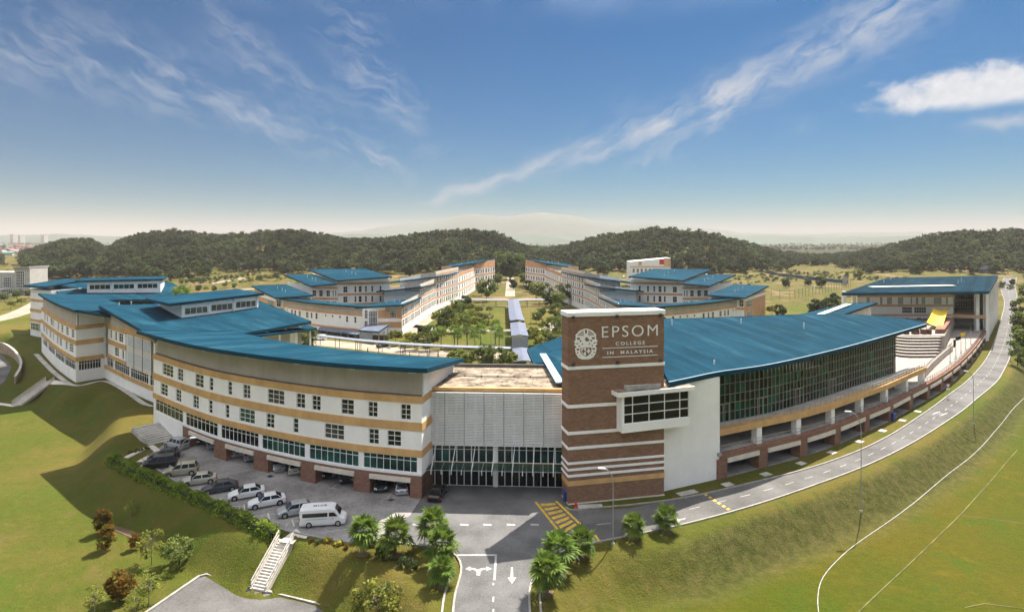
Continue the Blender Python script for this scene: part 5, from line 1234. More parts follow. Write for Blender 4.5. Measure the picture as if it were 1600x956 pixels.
    cf = cv((690, 400), (742, 398)); add(b, 'wall', 'peach', strip, cf, 0, cf.L, 0, 15.4, -.4, 0, step=10); add(b, 'band', 'white_plaster', strip, cf, 0, cf.L, 11.6, 13.0, 0, .1, step=10); add(b, 'upper_wall', 'taupe', strip, cf, cf.L * (.5 if side < 0 else .0), cf.L * (1.0 if side < 0 else .5), 13.2, 16.2, 0, .1, step=10)
    for j, (a0, a1, zt) in enumerate((((742, 398), (757, 412), 18.2), ((757, 412), (773, 432), 19.2))):
        cr = cv(a0, a1); dorm_face(b, cr, zt - .6, [(10.6, 13.4), (5.6, 8.4), (1.2, 3.6)], fl([(.08, .24), (.34, .46), (.58, .70), (.8, .94)]), [(13.8, zt - .6), (9.0, 10.0), (4.2, 5.0)], 'peach')
    rp(b, [(688, 419.5, 402), (744, 410.5, 394), (774, 403.5, 436), (705, 413, 450)])
    # stair gap piece between third block and far block
    cg = cv((716, 332), (742, 398)); dorm_face(b, cg, 15.0, [(10.0, 12.6), (5.8, 8.4), (1.6, 4.2)], fl([(.05, .09), (.2, .24), (.32, .36), (.45, .49), (.58, .62), (.7, .74), (.84, .88)]), [(13.0, 15.0), (8.6, 9.6), (4.6, 5.3)], 'peach')
dorms(-1); dorms(1)

# ------------------------------------------------------------------ covered walkways in the court
def walkway(name, label, p0, p1, wd, z, m='walk_roof', gap=6.0, th=.25, gable=False):
    a, b = Vector((*p0, 0)), Vector((*p1, 0)); d = (b - a); L = d.length; e = d / L; h = Vector((-e.y, e.x, 0)) * wd / 2
    r = thing(name, label, 'walkway', tuple((a + b) / 2), 0, 'covered walkways in the court'); up = Vector((0, 0, z)); rg = Vector((0, 0, z + .35))
    mb = MB(); t = Vector((0, 0, th)); 
    mb.hexa([a - h + up, b - h + up, b + rg, a + rg], [a - h + up + t, b - h + up + t, b + rg + t, a + rg + t]); mb.hexa([a + h + up, a + rg, b + rg, b + h + up], [a + h + up + t, a + rg + t, b + rg + t, b + h + up + t]); mb.build('roof', m, r)
    n = max(2, int(L / gap))
    for k in range(n + 1):
        for s_ in (-1, 1):
            q = a + e * (.3 + (L - .6) * k / n) + h * .86 * s_; mb = MB(); mb.tube((q.x, q.y, 0), (q.x, q.y, z + .05), .09, .09, 6); mb.build('post', 'post_dark', r)
    if gable:
        mb = MB(); q = a - e * .1; mb.hexa([q - h * .95, q + h * .95, q + h * .95 - e * .15, q - h * .95 - e * .15], [v + Vector((0, 0, z - .02)) for v in (q - h * .95, q + h * .95, q + h * .95 - e * .15, q - h * .95 - e * .15)]); mb.build('end_wall', 'walk_white', r)
    return r
ax = lambda d: (.0195 * 150 + (d - 150) * -.0158, d)
walkway('covered_walkway', 'lavender roofed walkway section nearest the hall', ax(152), ax(170), 5.0, 3.0)
walkway('covered_walkway', 'lavender roofed walkway section with pale end wall on the central axis', ax(184), ax(212), 5.2, 4.3, gable=True)
walkway('covered_walkway', 'short lavender walkway section crossing the middle of the lawn axis', ax(216), ax(226), 5.2, 4.6)
walkway('covered_walkway', 'lavender roofed walkway section farthest along the central axis', ax(230), ax(300), 5.4, 3.4)
walkway('covered_walkway', 'pale cross walkway at the far end of the lawn, left half', PD(716, 307), PD(795, 304), 4.0, 3.0, 'walk_white')
walkway('covered_walkway', 'pale cross walkway at the far end of the lawn, right half', PD(803, 304), PD(882, 307), 4.0, 3.0, 'walk_white')
TW = [PD(496, 193), PD(560, 184), PD(630, 177.5), PD(710, 173), PD(798, 170.5)]
for i in range(4): walkway('covered_walkway', 'thin pale walkway roof behind the front wing, %s of four from the left' % ('first', 'second', 'third', 'fourth')[i], TW[i], TW[i + 1], 2.0, 3.0, 'walk_white', 7.0, .3)
def carport(side):
    S = (lambda p: p) if side < 0 else (lambda p: 1594 - p)
    r = thing('car_port', 'lavender roofed car port beside the %s terraced dormitory' % ('left' if side < 0 else 'right'), 'car port', (*PD(S(585), 205), 0), 0, 'car ports')
    patch_roof(r, [Q(S(561), 516, 203), Q(S(592), 518, 196), Q(S(608), 507, 206), Q(S(572), 508, 213)], .35, 'walk_roof', 2)
    mb = MB(); a, b = PD(S(562), 203), PD(S(582), 199); mb.hexa([(*a, 0), (*b, 0), (b[0], b[1] + .3, 0), (a[0], a[1] + .3, 0)], [(*a, 3.1), (*b, 3.1), (b[0], b[1] + .3, 3.1), (a[0], a[1] + .3, 3.1)]); mb.build('wall', 'walk_white', r)
    for p, d in ((592, 197), (606, 206), (600, 201)): q = PD(S(p), d); mb = MB(); mb.tube((*q, 0), (*q, 3.4), .15, .15, 6); mb.build('post', 'walk_white', r)
    patch_roof(r, [Q(S(497), 516, 219), Q(S(560), 523, 205), Q(S(560), 517, 211), Q(S(500), 511, 225)], .3, 'walk_roof', 2)
    for k in range(6): q = PD(S(500 + 11 * k), 218 - 2.4 * k); mb = MB(); mb.tube((*q, 0), (*q, 2.2), .12, .12, 6); mb.build('post', 'walk_white', r)
carport(-1)
# ------------------------------------------------------------------ vegetation
def np_mesh(name, V, F, m, smooth=False):
    me = bpy.data.meshes.new(name); V = np.asarray(V, np.float32); F = np.asarray(F, np.int32); k = F.shape[1]
    me.vertices.add(len(V)); me.vertices.foreach_set('co', V.ravel()); me.loops.add(F.size); me.loops.foreach_set('vertex_index', F.ravel())
    me.polygons.add(len(F)); me.polygons.foreach_set('loop_start', np.arange(0, F.size, k, dtype=np.int32)); me.polygons.foreach_set('loop_total', np.full(len(F), k, np.int32))
    me.update(); me.validate(); me.materials.append(MATS[m])
    if smooth: me.polygons.foreach_set('use_smooth', [True] * len(F))
    return me
def leaves(rs, C, size, up=.35, asp=.6):
    """leaf quads at centres C"""
    n = len(C); d = rs.normal(size=(n, 3)); d[:, 2] *= .6; d /= np.linalg.norm(d, axis=1)[:, None]
    nn = rs.normal(size=(n, 3)); nn[:, 2] += up * 3; t = np.cross(d, nn); t /= np.maximum(1e-6, np.linalg.norm(t, axis=1))[:, None]
    s = size * rs.uniform(.6, 1.3, (n, 1)); a = d * s; b = t * s * asp
    V = np.stack([C - a, C + b, C + a, C - b], 1).reshape(-1, 3); F = np.arange(n * 4).reshape(-1, 4); return V, F
def crown_points(rs, n, rx, rz, cz, clumps, spread, shell=.7, taper=0.0):
    k = rs.normal(size=(clumps, 3)); k /= np.linalg.norm(k, axis=1)[:, None]; k *= rs.uniform(shell * .6, 1.0, (clumps, 1)) ** .7
    k[:, 2] = np.maximum(k[:, 2], -.75)
    sc = (1 - taper * np.clip(k[:, 2], -.5, 1))[:, None]
    K = np.stack([k[:, 0] * rx, k[:, 1] * rx, k[:, 2] * rz], 1); K[:, :2] *= sc
    w_ = rs.randint(0, clumps, n); u = rs.normal(size=(n, 3)); u /= np.linalg.norm(u, axis=1)[:, None]; u *= rs.uniform(.3, 1, (n, 1)) ** .5
    rad = spread * rs.uniform(.7, 1.25, clumps)[w_][:, None]
    Pp = K[w_] + u * rad * np.array([1, 1, .75]); Pp[:, 2] += cz; return Pp, K + np.array([0, 0, cz])
def tree_meshes(seed, h, rx, rz, n, size, clumps, spread, leaf, trunk='trunk', tr=.16, branches=7, taper=0.0, stem=None):
    rs = np.random.RandomState(seed); cz = h - rz
    C, K = crown_points(rs, n, rx, rz, cz, clumps, spread, taper=taper); V, F = leaves(rs, C, size)
    crown = np_mesh('crown', V, F, leaf)
    mb = MB(); top = h - rz * .7; prev = Vector((0, 0, -.3)); r0 = tr
    for i in range(1, 5):
        p = Vector((rs.normal() * .05 * h * .2, rs.normal() * .05 * h * .2, top * i / 4)); r1 = tr * (1 - .16 * i); mb.tube(prev, p, r0, r1, 7, caps=False); prev, r0 = p, r1
    for i in range(min(branches, len(K))):
        a = Vector((0, 0, top * rs.uniform(.55, .95))); e = Vector(K[i]); mid = a.lerp(e, .5) + Vector((0, 0, .1 * h * .3)); mb.tube(a, mid, tr * .42, tr * .26, 5, caps=False); mb.tube(mid, e, tr * .26, tr * .08, 5, caps=False)
    return mb.mesh('trunk', trunk, True), crown
def put_tree(name, label, cat, loc, ms, sc=1.0, rz=0.0, group=None):
    r = thing(name, label, cat, loc, rz, group); r.scale = (sc, sc, sc) if not isinstance(sc, tuple) else sc
    local('trunk', ms[0], r); local('crown', ms[1], r); return r
def fan_palm(seed, trunk_h, rad, n=26, blades=13):
    rs = np.random.RandomState(seed); mb = MB(); prev = Vector((0, 0, -.2))
    for i in range(1, 6):
        p = Vector((rs.normal() * .02, rs.normal() * .02, trunk_h * i / 5)); mb.tube(prev, p, .17 - .012 * i, .158 - .012 * i, 9, caps=False); prev = p
    tk = mb.mesh('trunk', 'trunk_grey', True); V = []; F = []
    for i in range(n):
        az = i * 2.399 + rs.normal() * .2; el = R(82) - (i / n) ** .8 * R(118) + rs.normal() * .1
        d = np.array([math.cos(az) * math.cos(el), math.sin(az) * math.cos(el), math.sin(el)])
        side = np.cross(d, [0, 0, 1.]); side /= np.linalg.norm(side) + 1e-9; up = np.cross(side, d)
        c = np.array([0, 0, trunk_h]); L = rad * rs.uniform(.75, 1.05); hub = c + d * L * .42 - np.array([0, 0, .05 * L])
        b = len(V); w_ = side * .02; V += [c - w_, c + w_, hub + w_, hub - w_]; F.append((b, b + 1, b + 2, b + 3))
        for k in range(blades):
            a = (k / (blades - 1) - .5) * R(210); bl = L * .62 * (1 - .25 * abs(k / (blades - 1) - .5) * 2) * rs.uniform(.85, 1.1)
            dd = d * math.cos(a) + side * math.sin(a); dd = dd + up * .12 * (1 if k % 2 else -1) * .4; mid = hub + dd * bl * .55; tip = hub + dd * bl + np.array([0, 0, -.22 * bl * rs.uniform(.5, 1.6)])
            ww = np.cross(dd, up); ww = ww / (np.linalg.norm(ww) + 1e-9) * bl * .085
            b = len(V); V += [hub, mid + ww, tip, mid - ww]; F.append((b, b + 1, b + 2, b + 3))
    return tk, np_mesh('crown', np.array(V), F, 'leaf_palm')
PALMS = [fan_palm(1, 2.7, 2.45, 34, 15), fan_palm(2, 2.4, 2.4, 32, 15), fan_palm(3, 2.0, 2.2, 30, 15)]
palm_list = [(567, 866, 0, 1.0, 'fan palm right of the white van, leftmost of the palms'), (618, 867, 1, 1.0, 'fan palm second from the white van'), (677, 856, 0, .98, 'fan palm at the back of the cluster left of the entrance road'),
             (690, 884, 1, .95, 'fan palm in the middle of the cluster left of the entrance road'), (691, 915, 2, .92, 'small fan palm nearest the camera, left of the entrance road'), (907, 871, 2, .98, 'fan palm next to the end of the yellow crossing'),
             (876, 893, 1, .95, 'fan palm in the middle of the group right of the entrance road'), (854, 927, 0, 1.0, 'large fan palm at the right kerb of the entrance road'), (988, 841, 2, .85, 'small fan palm in front of the road below the brick tower'), (1042, 831, 2, .85, 'small fan palm by the road below the white wall')]
for i, (x, y, k, sc, lb) in enumerate(palm_list):
    g = G(x, y); r_ = put_tree('fan_palm', lb, 'palm', g, PALMS[k], sc * random.uniform(.92, 1.08), i * 1.7, 'fan palms at the entrance'); r_.rotation_euler[0] = random.uniform(-.08, .08); r_.rotation_euler[1] = random.uniform(-.08, .08)
    mb = MB(); n = 14; mb.add([(.75 * math.cos(a) * random.uniform(.8, 1.15), .75 * math.sin(a) * random.uniform(.8, 1.15), 0) for a in [6.283 * j / n for j in range(n)]] + [(0, 0, .12)], [(j, (j + 1) % n, n) for j in range(n)]); struct(mb.build('soil_patch', 'soil', None, True, (g.x, g.y, g.z + .03)))
SHR = tree_meshes(11, 3.2, .95, 1.5, 2600, .12, 40, .38, 'leaf_red', tr=.08, taper=.25)
SHR2 = tree_meshes(12, 3.0, 1.15, 1.35, 2600, .13, 40, .40, 'leaf_red', tr=.08)
YNG = tree_meshes(13, 3.6, 1.5, 1.4, 1100, .15, 22, .55, 'leaf', tr=.07, branches=14); SPR = tree_meshes(14, 3.8, 1.3, 1.7, 420, .14, 18, .5, 'leaf_lime', 'trunk_grey', .06, branches=16)
BRO = tree_meshes(15, 3.4, 2.1, 1.25, 1700, .16, 30, .6, 'leaf', tr=.10, branches=14); LIM = tree_meshes(16, 3.6, 2.3, 1.6, 2400, .15, 36, .55, 'leaf_lime', tr=.10, branches=18)
for nm, lb, ct, x, y, ms, sc, gp in (
    ('red_shrub', 'reddish columnar shrub on the lower lawn, the one farther back of the touching pair', 'shrub', 161, 833, SHR, 1.0, 'red tipped shrubs'), ('red_shrub', 'reddish columnar shrub on the lower lawn, the nearer of the touching pair', 'shrub', 165, 860, SHR, .95, 'red tipped shrubs'),
    ('red_shrub', 'round dark shrub with red tip standing alone near the bottom of the lawn', 'shrub', 187.5, 938, SHR2, 1.05, 'red tipped shrubs'), ('young_tree', 'small reddish young tree on the lawn right of the shrub pair', 'tree', 211, 858, SHR, .62, None),
    ('sparse_tree', 'tall thin pale tree with few leaves on the lower lawn', 'tree', 237, 882, SPR, 1.15, None), ('young_tree', 'broad green young tree on the slope left of the stairs', 'tree', 280, 881, BRO, .9, None),
    ('sparse_tree', 'nearly bare pale tree beside the lower car park corner', 'tree', 233, 946, SPR, .95, None), ('sparse_tree', 'faint thin young tree high on the slope below the hedge', 'tree', 206, 806, SPR, .6, None), ('sparse_tree', 'low thin sapling at the bottom edge left of the lone round shrub', 'tree', 148, 962, SPR, .8, None),
    ('lime_tree', 'yellow green spreading tree at the bottom edge left of the entrance road', 'tree', 590, 972, LIM, 1.05, None), ('sparse_tree', 'thin sapling between the lone round shrub and lower car park', 'tree', 212, 962, SPR, .7, None)):
    put_tree(nm, lb, ct, G(x, y), ms, sc, x * .37, gp)
# bushes
rs = np.random.RandomState(5)
def bush_mesh(seed, leaf, n=500, r=.6, size=.1):
    q = np.random.RandomState(seed); C, K = crown_points(q, n, r * .8, r * .55, r * .5, 14, r * .32); C[:, 2] = np.maximum(C[:, 2], .02); V, F = leaves(q, C, size); return np_mesh('bush', V, F, leaf)
BU = {'g': bush_mesh(21, 'leaf'), 'y': bush_mesh(22, 'leaf_yellow', 300, .45), 'l': bush_mesh(23, 'leaf_lime', 400, .5), 'r': bush_mesh(24, 'leaf_red', 300, .45), 'd': bush_mesh(25, 'leaf_dark', 600, .8)}
for x, y, k, sc, lb in ((595, 871, 'g', 1.6, 'dark green bush between the first two fan palms'), (607, 873, 'g', 1.4, 'green bush at the foot of the second fan palm'), (633, 884, 'd', 1.1, 'low dark bush on the slope below the palms, left of its twin'), (646, 888, 'd', 1.1, 'low dark bush on the slope below the palms, right of its twin'),
                        (580, 853, 'd', .8, 'small round bush behind the first fan palm'), (462, 842, 'r', .8, 'small reddish plant at the top of the central stairs'), (487, 846, 'r', .7, 'small reddish plant left in the flower bed by the van'), (498, 848, 'g', .7, 'small green plant in the flower bed by the van'),
                        (513, 846, 'y', 1.1, 'bright yellow plant in the flower bed behind the van, left one'), (528, 851, 'y', 1.1, 'bright yellow plant in the flower bed behind the van, right one'), (540, 857, 'r', .9, 'reddish plant at the end of the flower bed next to the palm'),
                        (204, 708, 'l', .9, 'small lime plant in the bed above the hedge, farthest left'), (212, 707, 'l', 1.0, 'small lime plant in the bed above the hedge, second'), (220, 705, 'l', .9, 'small lime plant in the bed above the hedge, third'), (228, 702, 'l', 1.0, 'small lime plant in the bed above the hedge, last one')):
    g = G(x, y); o = place('bush', BU[k], None, (g.x, g.y, g.z), x); o.scale = (sc,) * 3; tag(o, lb, 'bush', 'bushes and bedding plants')
def hedge():
    cv = Curve([XY(*p) for p in [(178, 719), (235, 748), (300, 776), (365, 806), (437, 838)]], 1.0); q = np.random.RandomState(6); n = 15000
    r = thing('hedge', 'long bright green clipped hedge along the edge of the car park', 'hedge', (*cv.at(cv.L / 2)[0], 0))
    s_ = q.uniform(0, cv.L, n); a = q.uniform(0, math.pi, n); wob = 1 + .22 * np.sin(s_ * 1.3) + .15 * np.sin(s_ * 3.7 + 1)
    C = np.array([cv.pt(t, math.cos(b) * .75 * w_ + .35, max(.02, math.sin(b) * 1.0 * w_ + (-.35 if math.cos(b) > .5 else 0))) for t, b, w_ in zip(s_, a, wob)]); C += q.normal(size=C.shape) * .12
    V, F = leaves(q, C, .13); place('foliage', np_mesh('foliage', V, F, 'leaf_hedge'), r)
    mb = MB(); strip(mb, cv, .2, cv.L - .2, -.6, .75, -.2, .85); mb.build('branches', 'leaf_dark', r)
hedge()
# rough grass tufts on the bank below the road and the lawn slopes
def gn_scatter(name, V, rot, scl, sources, label=None):
    me = bpy.data.meshes.new(name); me.vertices.add(len(V)); me.vertices.foreach_set('co', np.asarray(V, np.float32).ravel())
    for nm, ar in (('rot', rot), ('scl', scl)):
        at = me.attributes.new(nm, 'FLOAT', 'POINT'); at.data.foreach_set('value', np.asarray(ar, np.float32))
    me.update(); o = bpy.data.objects.new(name, me); COL.objects.link(o)
    c = bpy.data.collections.new(name + '_sources')
    for i, m in enumerate(sources): c.objects.link(bpy.data.objects.new('%s_source_%d' % (name, i), m))
    ng = bpy.data.node_groups.new(name + '_scatter', 'GeometryNodeTree')
    ng.interface.new_socket('Geometry', in_out='INPUT', socket_type='NodeSocketGeometry'); ng.interface.new_socket('Geometry', in_out='OUTPUT', socket_type='NodeSocketGeometry')
    N = ng.nodes; i_, o_ = N.new('NodeGroupInput'), N.new('NodeGroupOutput'); ip = N.new('GeometryNodeInstanceOnPoints'); ci = N.new('GeometryNodeCollectionInfo')
    ci.inputs[0].default_value = c; ci.inputs[1].default_value = True; ci.inputs[2].default_value = True
    m2p = N.new('GeometryNodeMeshToPoints'); ng.links.new(i_.outputs[0], m2p.inputs[0]); ng.links.new(m2p.outputs[0], ip.inputs['Points'])
    ng.links.new(ci.outputs[0], ip.inputs['Instance']); ip.inputs['Pick Instance'].default_value = True
    na = []
    for nm in ('rot', 'scl'):
        a = N.new('GeometryNodeInputNamedAttribute'); a.data_type = 'FLOAT'; a.inputs[0].default_value = nm; na.append(a)
    cx_ = N.new('ShaderNodeCombineXYZ'); ng.links.new(na[0].outputs[0], cx_.inputs[2]); ng.links.new(cx_.outputs[0], ip.inputs['Rotation']); ng.links.new(na[1].outputs[0], ip.inputs['Scale'])
    rv = N.new('FunctionNodeRandomValue'); rv.data_type = 'INT'
    for s_ in rv.inputs:
        if s_.enabled and s_.name == 'Min' and s_.type == 'INT': s_.default_value = 0
        if s_.enabled and s_.name == 'Max' and s_.type == 'INT': s_.default_value = len(sources) - 1
    out = [s_ for s_ in rv.outputs if s_.type == 'INT'][0]; ng.links.new(out, ip.inputs['Instance Index'])
    ng.links.new(ip.outputs[0], o_.inputs[0]); md = o.modifiers.new('scatter', 'NODES'); md.node_group = ng
    struct(o, 'stuff'); return o
# courtyard trees
CT = [tree_meshes(41, 7.5, 3.0, 2.9, 1500, .36, 26, 1.05, 'leaf', tr=.2), tree_meshes(42, 8.5, 3.4, 3.4, 1300, .38, 24, 1.15, 'leaf', tr=.2), tree_meshes(43, 6.0, 2.6, 2.2, 1200, .32, 22, .9, 'leaf_lime', tr=.16), tree_meshes(44, 7.0, 2.4, 3.2, 700, .34, 18, .8, 'leaf', 'trunk_grey', .14, branches=12), tree_meshes(45, 6.5, 2.6, 3.0, 1900, .34, 26, .9, 'leaf_dark', tr=.2, taper=.3)]
CP = fan_palm(46, 4.4, 2.5, 26, 9)
nth = ['first', 'second', 'third', 'fourth', 'fifth', 'sixth', 'seventh', 'eighth', 'ninth', 'tenth', 'eleventh', 'twelfth', 'thirteenth', 'fourteenth', 'fifteenth', 'sixteenth', 'seventeenth', 'eighteenth', 'nineteenth', 'twentieth']
for i, (x, y, sc) in enumerate(((689, 546, 1.0), (710, 543, 1.0), (715, 546, .9), (730, 543, 1.05), (742, 548, .95), (751, 542, 1.05), (774, 538, 1.1), (780, 545, .9))):
    g = P(x, y); put_tree('court_palm', 'small palm in the row before the front walkway, %s from the left' % nth[i], 'palm', g, CP, sc * 1.22, i * 1.3, 'palms in the court row')
ctl = [(652, 546, 3, 1.0), (665, 548, 3, 1.05), (678, 540, 0, .8), (641, 541, 2, .9), (618, 540, 2, 1.0), (697, 518, 1, 1.2), (712, 520, 0, 1.1), (688, 522, 4, .9), (727, 515, 0, 1.0), (741, 518, 2, 1.15), (752, 510, 0, .9), (722, 500, 1, 1.0), (738, 500, 0, .9), (764, 505, 2, .8), (705, 498, 4, .9),
       (834, 540, 2, 1.1), (845, 548, 2, .9), (858, 543, 0, .8), (870, 528, 1, 1.0), (880, 520, 0, 1.05), (838, 505, 0, .8), (862, 512, 2, .9), (852, 530, 2, .75), (873, 545, 2, .9)]
ctl += [(632, 548, 0, .7), (672, 530, 0, .8), (660, 526, 4, .8), (684, 508, 0, 1.1), (699, 506, 1, 1.0), (716, 508, 2, 1.0), (730, 506, 0, 1.0), (745, 505, 2, .9), (758, 518, 2, .9), (735, 490, 0, .9), (748, 492, 2, .8), (712, 488, 0, 1.0), (765, 490, 0, .7), (846, 498, 0, .8), (868, 500, 1, 1.0), (880, 505, 0, 1.0), (850, 520, 2, .9), (832, 528, 2, .8), (876, 535, 0, .9), (885, 540, 1, .9)]
ctl = [(x, y, 2 if (k in (0, 4) and i % 3 == 0) else k, sc) for i, (x, y, k, sc) in enumerate(ctl)]; ctl.sort(); SEEN = {True: -1, False: -1}
nth += ['twenty-first', 'twenty-second', 'twenty-third', 'twenty-fourth', 'twenty-fifth', 'twenty-sixth', 'twenty-seventh', 'twenty-eighth', 'twenty-ninth', 'thirtieth']
for i, (x, y, k, sc) in enumerate(ctl):
    lf = x < 797; SEEN[lf] += 1
    put_tree('court_tree', ['rounded green', 'tall green', 'yellow green', 'thin light', 'dark dense'][k] + ' tree on lawn %s of central walkway, %s from %s' % ('left' if lf else 'right', nth[SEEN[lf]], 'the car port' if lf else 'the walkway'), 'tree', P(x, y), CT[[0, 1, 2, 3, 4][k]], sc * .84, x * .7, 'trees in the court')
far = [(663, 484, 1, 1.0), (670, 470, 0, 1.0), (729, 480, 4, .8), (760, 471, 1, 1.15), (752, 462, 0, .9), (769, 458, 4, .8), (777, 447, 0, 1.0), (818, 446, 0, 1.0), (828, 456, 4, 1.0), (838, 468, 0, 1.1), (850, 474, 1, 1.0), (862, 480, 4, 1.0), (872, 486, 0, 1.0), (880, 476, 1, 1.0), (802, 452, 4, .9), (645, 498, 0, .9)]
for i, (x, y, k, sc) in enumerate(far):
    put_tree('court_tree', ('tree by the wall of the left dormitories, %s going away from the camera' % nth[[0, 1, 3, 5, 4, 6, 7, 0, 0, 0, 0, 0, 0, 0, 0, 2][i]]) if (i < 7 or i == 15) else ('dark tree beside the far path' if i == 14 else 'tree by the wall of the right dormitories, %s going nearer' % nth[i - 7]), 'tree', P(x, y), CT[k], sc * 1.25, x * .7, 'trees by the dormitories')
# bushes hiding behind the link roof
for i, (x, y, k, sc) in enumerate(((716, 577, 2, .9), (735, 581, 2, .85), (758, 583, 0, 1.0), (778, 584, 3, 1.0), (795, 582, 2, .9), (480, 552, 1, 1.0), (470, 556, 0, .9))):
    put_tree('court_tree', ['lime tree close behind the left end of the link roof', 'lime tree second behind the link roof', 'green tree behind the middle of the link roof', 'feathery tree behind the link roof', 'lime tree behind the link roof next to the walkway', 'tree rising behind the lower blue roof end, right one', 'tree rising behind the lower blue roof end, left one'][i], 'tree', P(x, y), CT[k], sc, x, 'trees behind the front buildings')
put_tree('roof_palm', 'palm crown showing between the two clerestory roofs', 'palm', P(283, 540), fan_palm(47, 16.5, 4.2, 30, 11), 1.0, 0)
dk = [(1275, 494, 4, 1.25), (1292, 486, 4, 1.1), (1305, 480, 4, .95), (1303, 472, 4, .85), (1220, 496, 4, .95), (1206, 494, 2, .8), (1228, 449, 4, 1.0), (1263, 447, 4, .9), (1283, 449, 4, 1.3)]
for i, (x, y, k, sc) in enumerate(dk):
    put_tree('clipped_tree', 'dark rounded tree on the bank behind the hall, %s' % ['tallest one in front', 'just right of the tallest', 'right of the middle one', 'small one at the back right', 'left one above the hall roof', 'lime one at the left end', 'left one by the blue fence', 'middle one by the blue fence', 'right one by the blue fence'][i], 'tree', P(x, y), CT[k], sc, x, 'dark trees on the bank')
for i, (x, y, k, sc) in enumerate(((1594, 500, 1, 1.1), (1601, 525, 0, 1.2), (1597, 548, 3, 1.2), (1590, 570, 3, 1.0), (1604, 470, 0, 1.3), (1582, 446, 4, .8), (1608, 560, 0, 1.2))):
    put_tree('roadside_tree', 'tree at the right edge across the road, %s' % ['near the road bend', 'second from the bend', 'tall thin one', 'nearest the camera', 'far one above the bend', 'small dark one at the far curve', 'large one partly out of the frame'][i], 'tree', P(x, y), CT[k], sc, x, 'trees across the road')
edge = [(640, 433, 4, 2.4, 'big dark round tree behind the left dormitories'), (514, 420, 0, 2.6, 'round green tree at the foot of the wooded hill'), (552, 421, 2, 2.2, 'lime tree at the foot of the wooded hill, left'), (575, 421, 2, 2.4, 'lime tree at the foot of the wooded hill, right'), (943, 431, 4, 2.2, 'big dark round tree behind the right dormitories'),
        (898, 426, 4, 1.8, 'dark tree left of the white building on the rise'), (1083, 418, 4, 2.2, 'dark tree in the field right of the white building'), (1274, 417, 4, 2.0, 'low dark tree clump in the bright field'), (1432, 430, 4, 2.0, 'dark tree behind the sports hall roof, left'), (1506, 426, 4, 2.6, 'dark tree behind the sports hall roof, right'),
        (1340, 437, 0, 1.2, 'small tree in the field beside the fence end'), (1112, 417, 0, 1.2, 'small tree in the bright field'), (797, 437, 4, 3.4, 'tall dark tree closing the end of the central axis'), (786, 430, 1, 2.6, 'dark tree left of the axis end'), (812, 431, 1, 2.4, 'dark tree right of the axis end')]
for x, y, k, sc, lb in edge: put_tree('field_tree', lb, 'tree', P(x, y), CT[k], sc, x, 'trees before the hills')
# avenue trees by the far left road
AV = tree_meshes(48, 4.6, 1.7, 1.6, 500, .36, 12, .7, 'leaf', tr=.14)
for i in range(14):
    t = i / 13; x, y = 284 + 112 * t, 446.5 - 13 * t; put_tree('avenue_tree', 'small avenue tree along the far road, %s from the left' % nth[i], 'tree', P(x, y), AV, 1.0, i, 'avenue trees')
for i, (x, y, k, sc) in enumerate(((310, 457, 0, .7), (322, 456, 2, .6), (335, 455, 4, .6), (352, 451, 2, .7), (366, 452, 0, .6), (378, 446, 2, .7), (392, 444, 2, .8), (405, 441, 0, .8), (420, 440, 2, .9), (432, 438, 0, .9), (313, 466, 4, .5), (7, 472, 0, .7), (17, 483, 2, .7), (26, 467, 0, .7), (33, 478, 2, .7), (45, 466, 0, .7))):
    put_tree('verge_bush', ('leafy bush on the verge between the far roads, %s from the left' % nth[i]) if i < 11 else 'small street tree by the pale road at the left edge, %s' % ['leftmost', 'second', 'third', 'fourth', 'fifth'][i - 11], 'bush' if i < 11 else 'tree', P(x, y), CT[k], sc, x, 'greenery by the far roads')
# ------------------------------------------------------------------ wooded hills
def far_tree(seed, n=200, rx=3.6, rz=3.4, cz=5.2, m='forest'):
    q = np.random.RandomState(seed); C, K = crown_points(q, int(n * 1.7), rx, rz, cz, 18, 1.5, .8); V, F = leaves(q, C, .74, .8); me = np_mesh('far_tree', V, F, m)
    return me
FT = [far_tree(51), far_tree(52, 220, 4.4, 3.0, 5.6), far_tree(53, 200, 2.8, 4.6, 7.0), far_tree(54), far_tree(55, 150, 2.4, 3.0, 4.6), far_tree(56, 240, 5.0, 4.0, 7.4)]
q = np.random.RandomState(10)
n = 32000; px_ = q.uniform(-150, 1750, n); D_ = q.uniform(440, 1150, n); X_, Y_ = (px_ - CX) / FPX * D_, D_
rg = np.interp(px_, RIDGE[:, 0], RIDGE[:, 1]); hh = hgt(X_, Y_)
keep = (hh > 1.5 + 1.2 * lump(X_, Y_, 25)) & (rg > 1.6) & (q.rand(n) < np.clip(D_ / 1000, .3, 1)) & ~((px_ > 1560) & (px_ < 1640) & (D_ < 560))
X1, Y1 = X_[keep], Y_[keep]; S1 = q.uniform(.55, 1.3, len(X1)) * (1 - .45 * np.exp(-((CX + FPX * X1 / Y1 - 1275) / 70) ** 2)) * (1 + .12 * lump(X1, Y1, 40))
n = 7000; px_ = q.uniform(-100, 1720, n); D_ = q.uniform(400, 760, n); X_, Y_ = (px_ - CX) / FPX * D_, D_; kk = (hgt(X_, Y_) < 4) & (lump(X_, Y_, 33) > .1) & (np.abs(px_ - 797) > 150) & ((px_ < 480) | (px_ > 1050)); X2, Y2 = X_[kk], Y_[kk]; S2 = q.uniform(.15, .5, len(X2))
n = 9000; px_ = q.uniform(-150, 1750, n); D_ = 1500 * np.exp(q.uniform(0, 1.2, n)); X_, Y_ = (px_ - CX) / FPX * D_, D_; kk = lump(X_, Y_, 130) > -.15; X3, Y3 = X_[kk], Y_[kk]; S3 = q.uniform(.7, 1.3, len(X3))
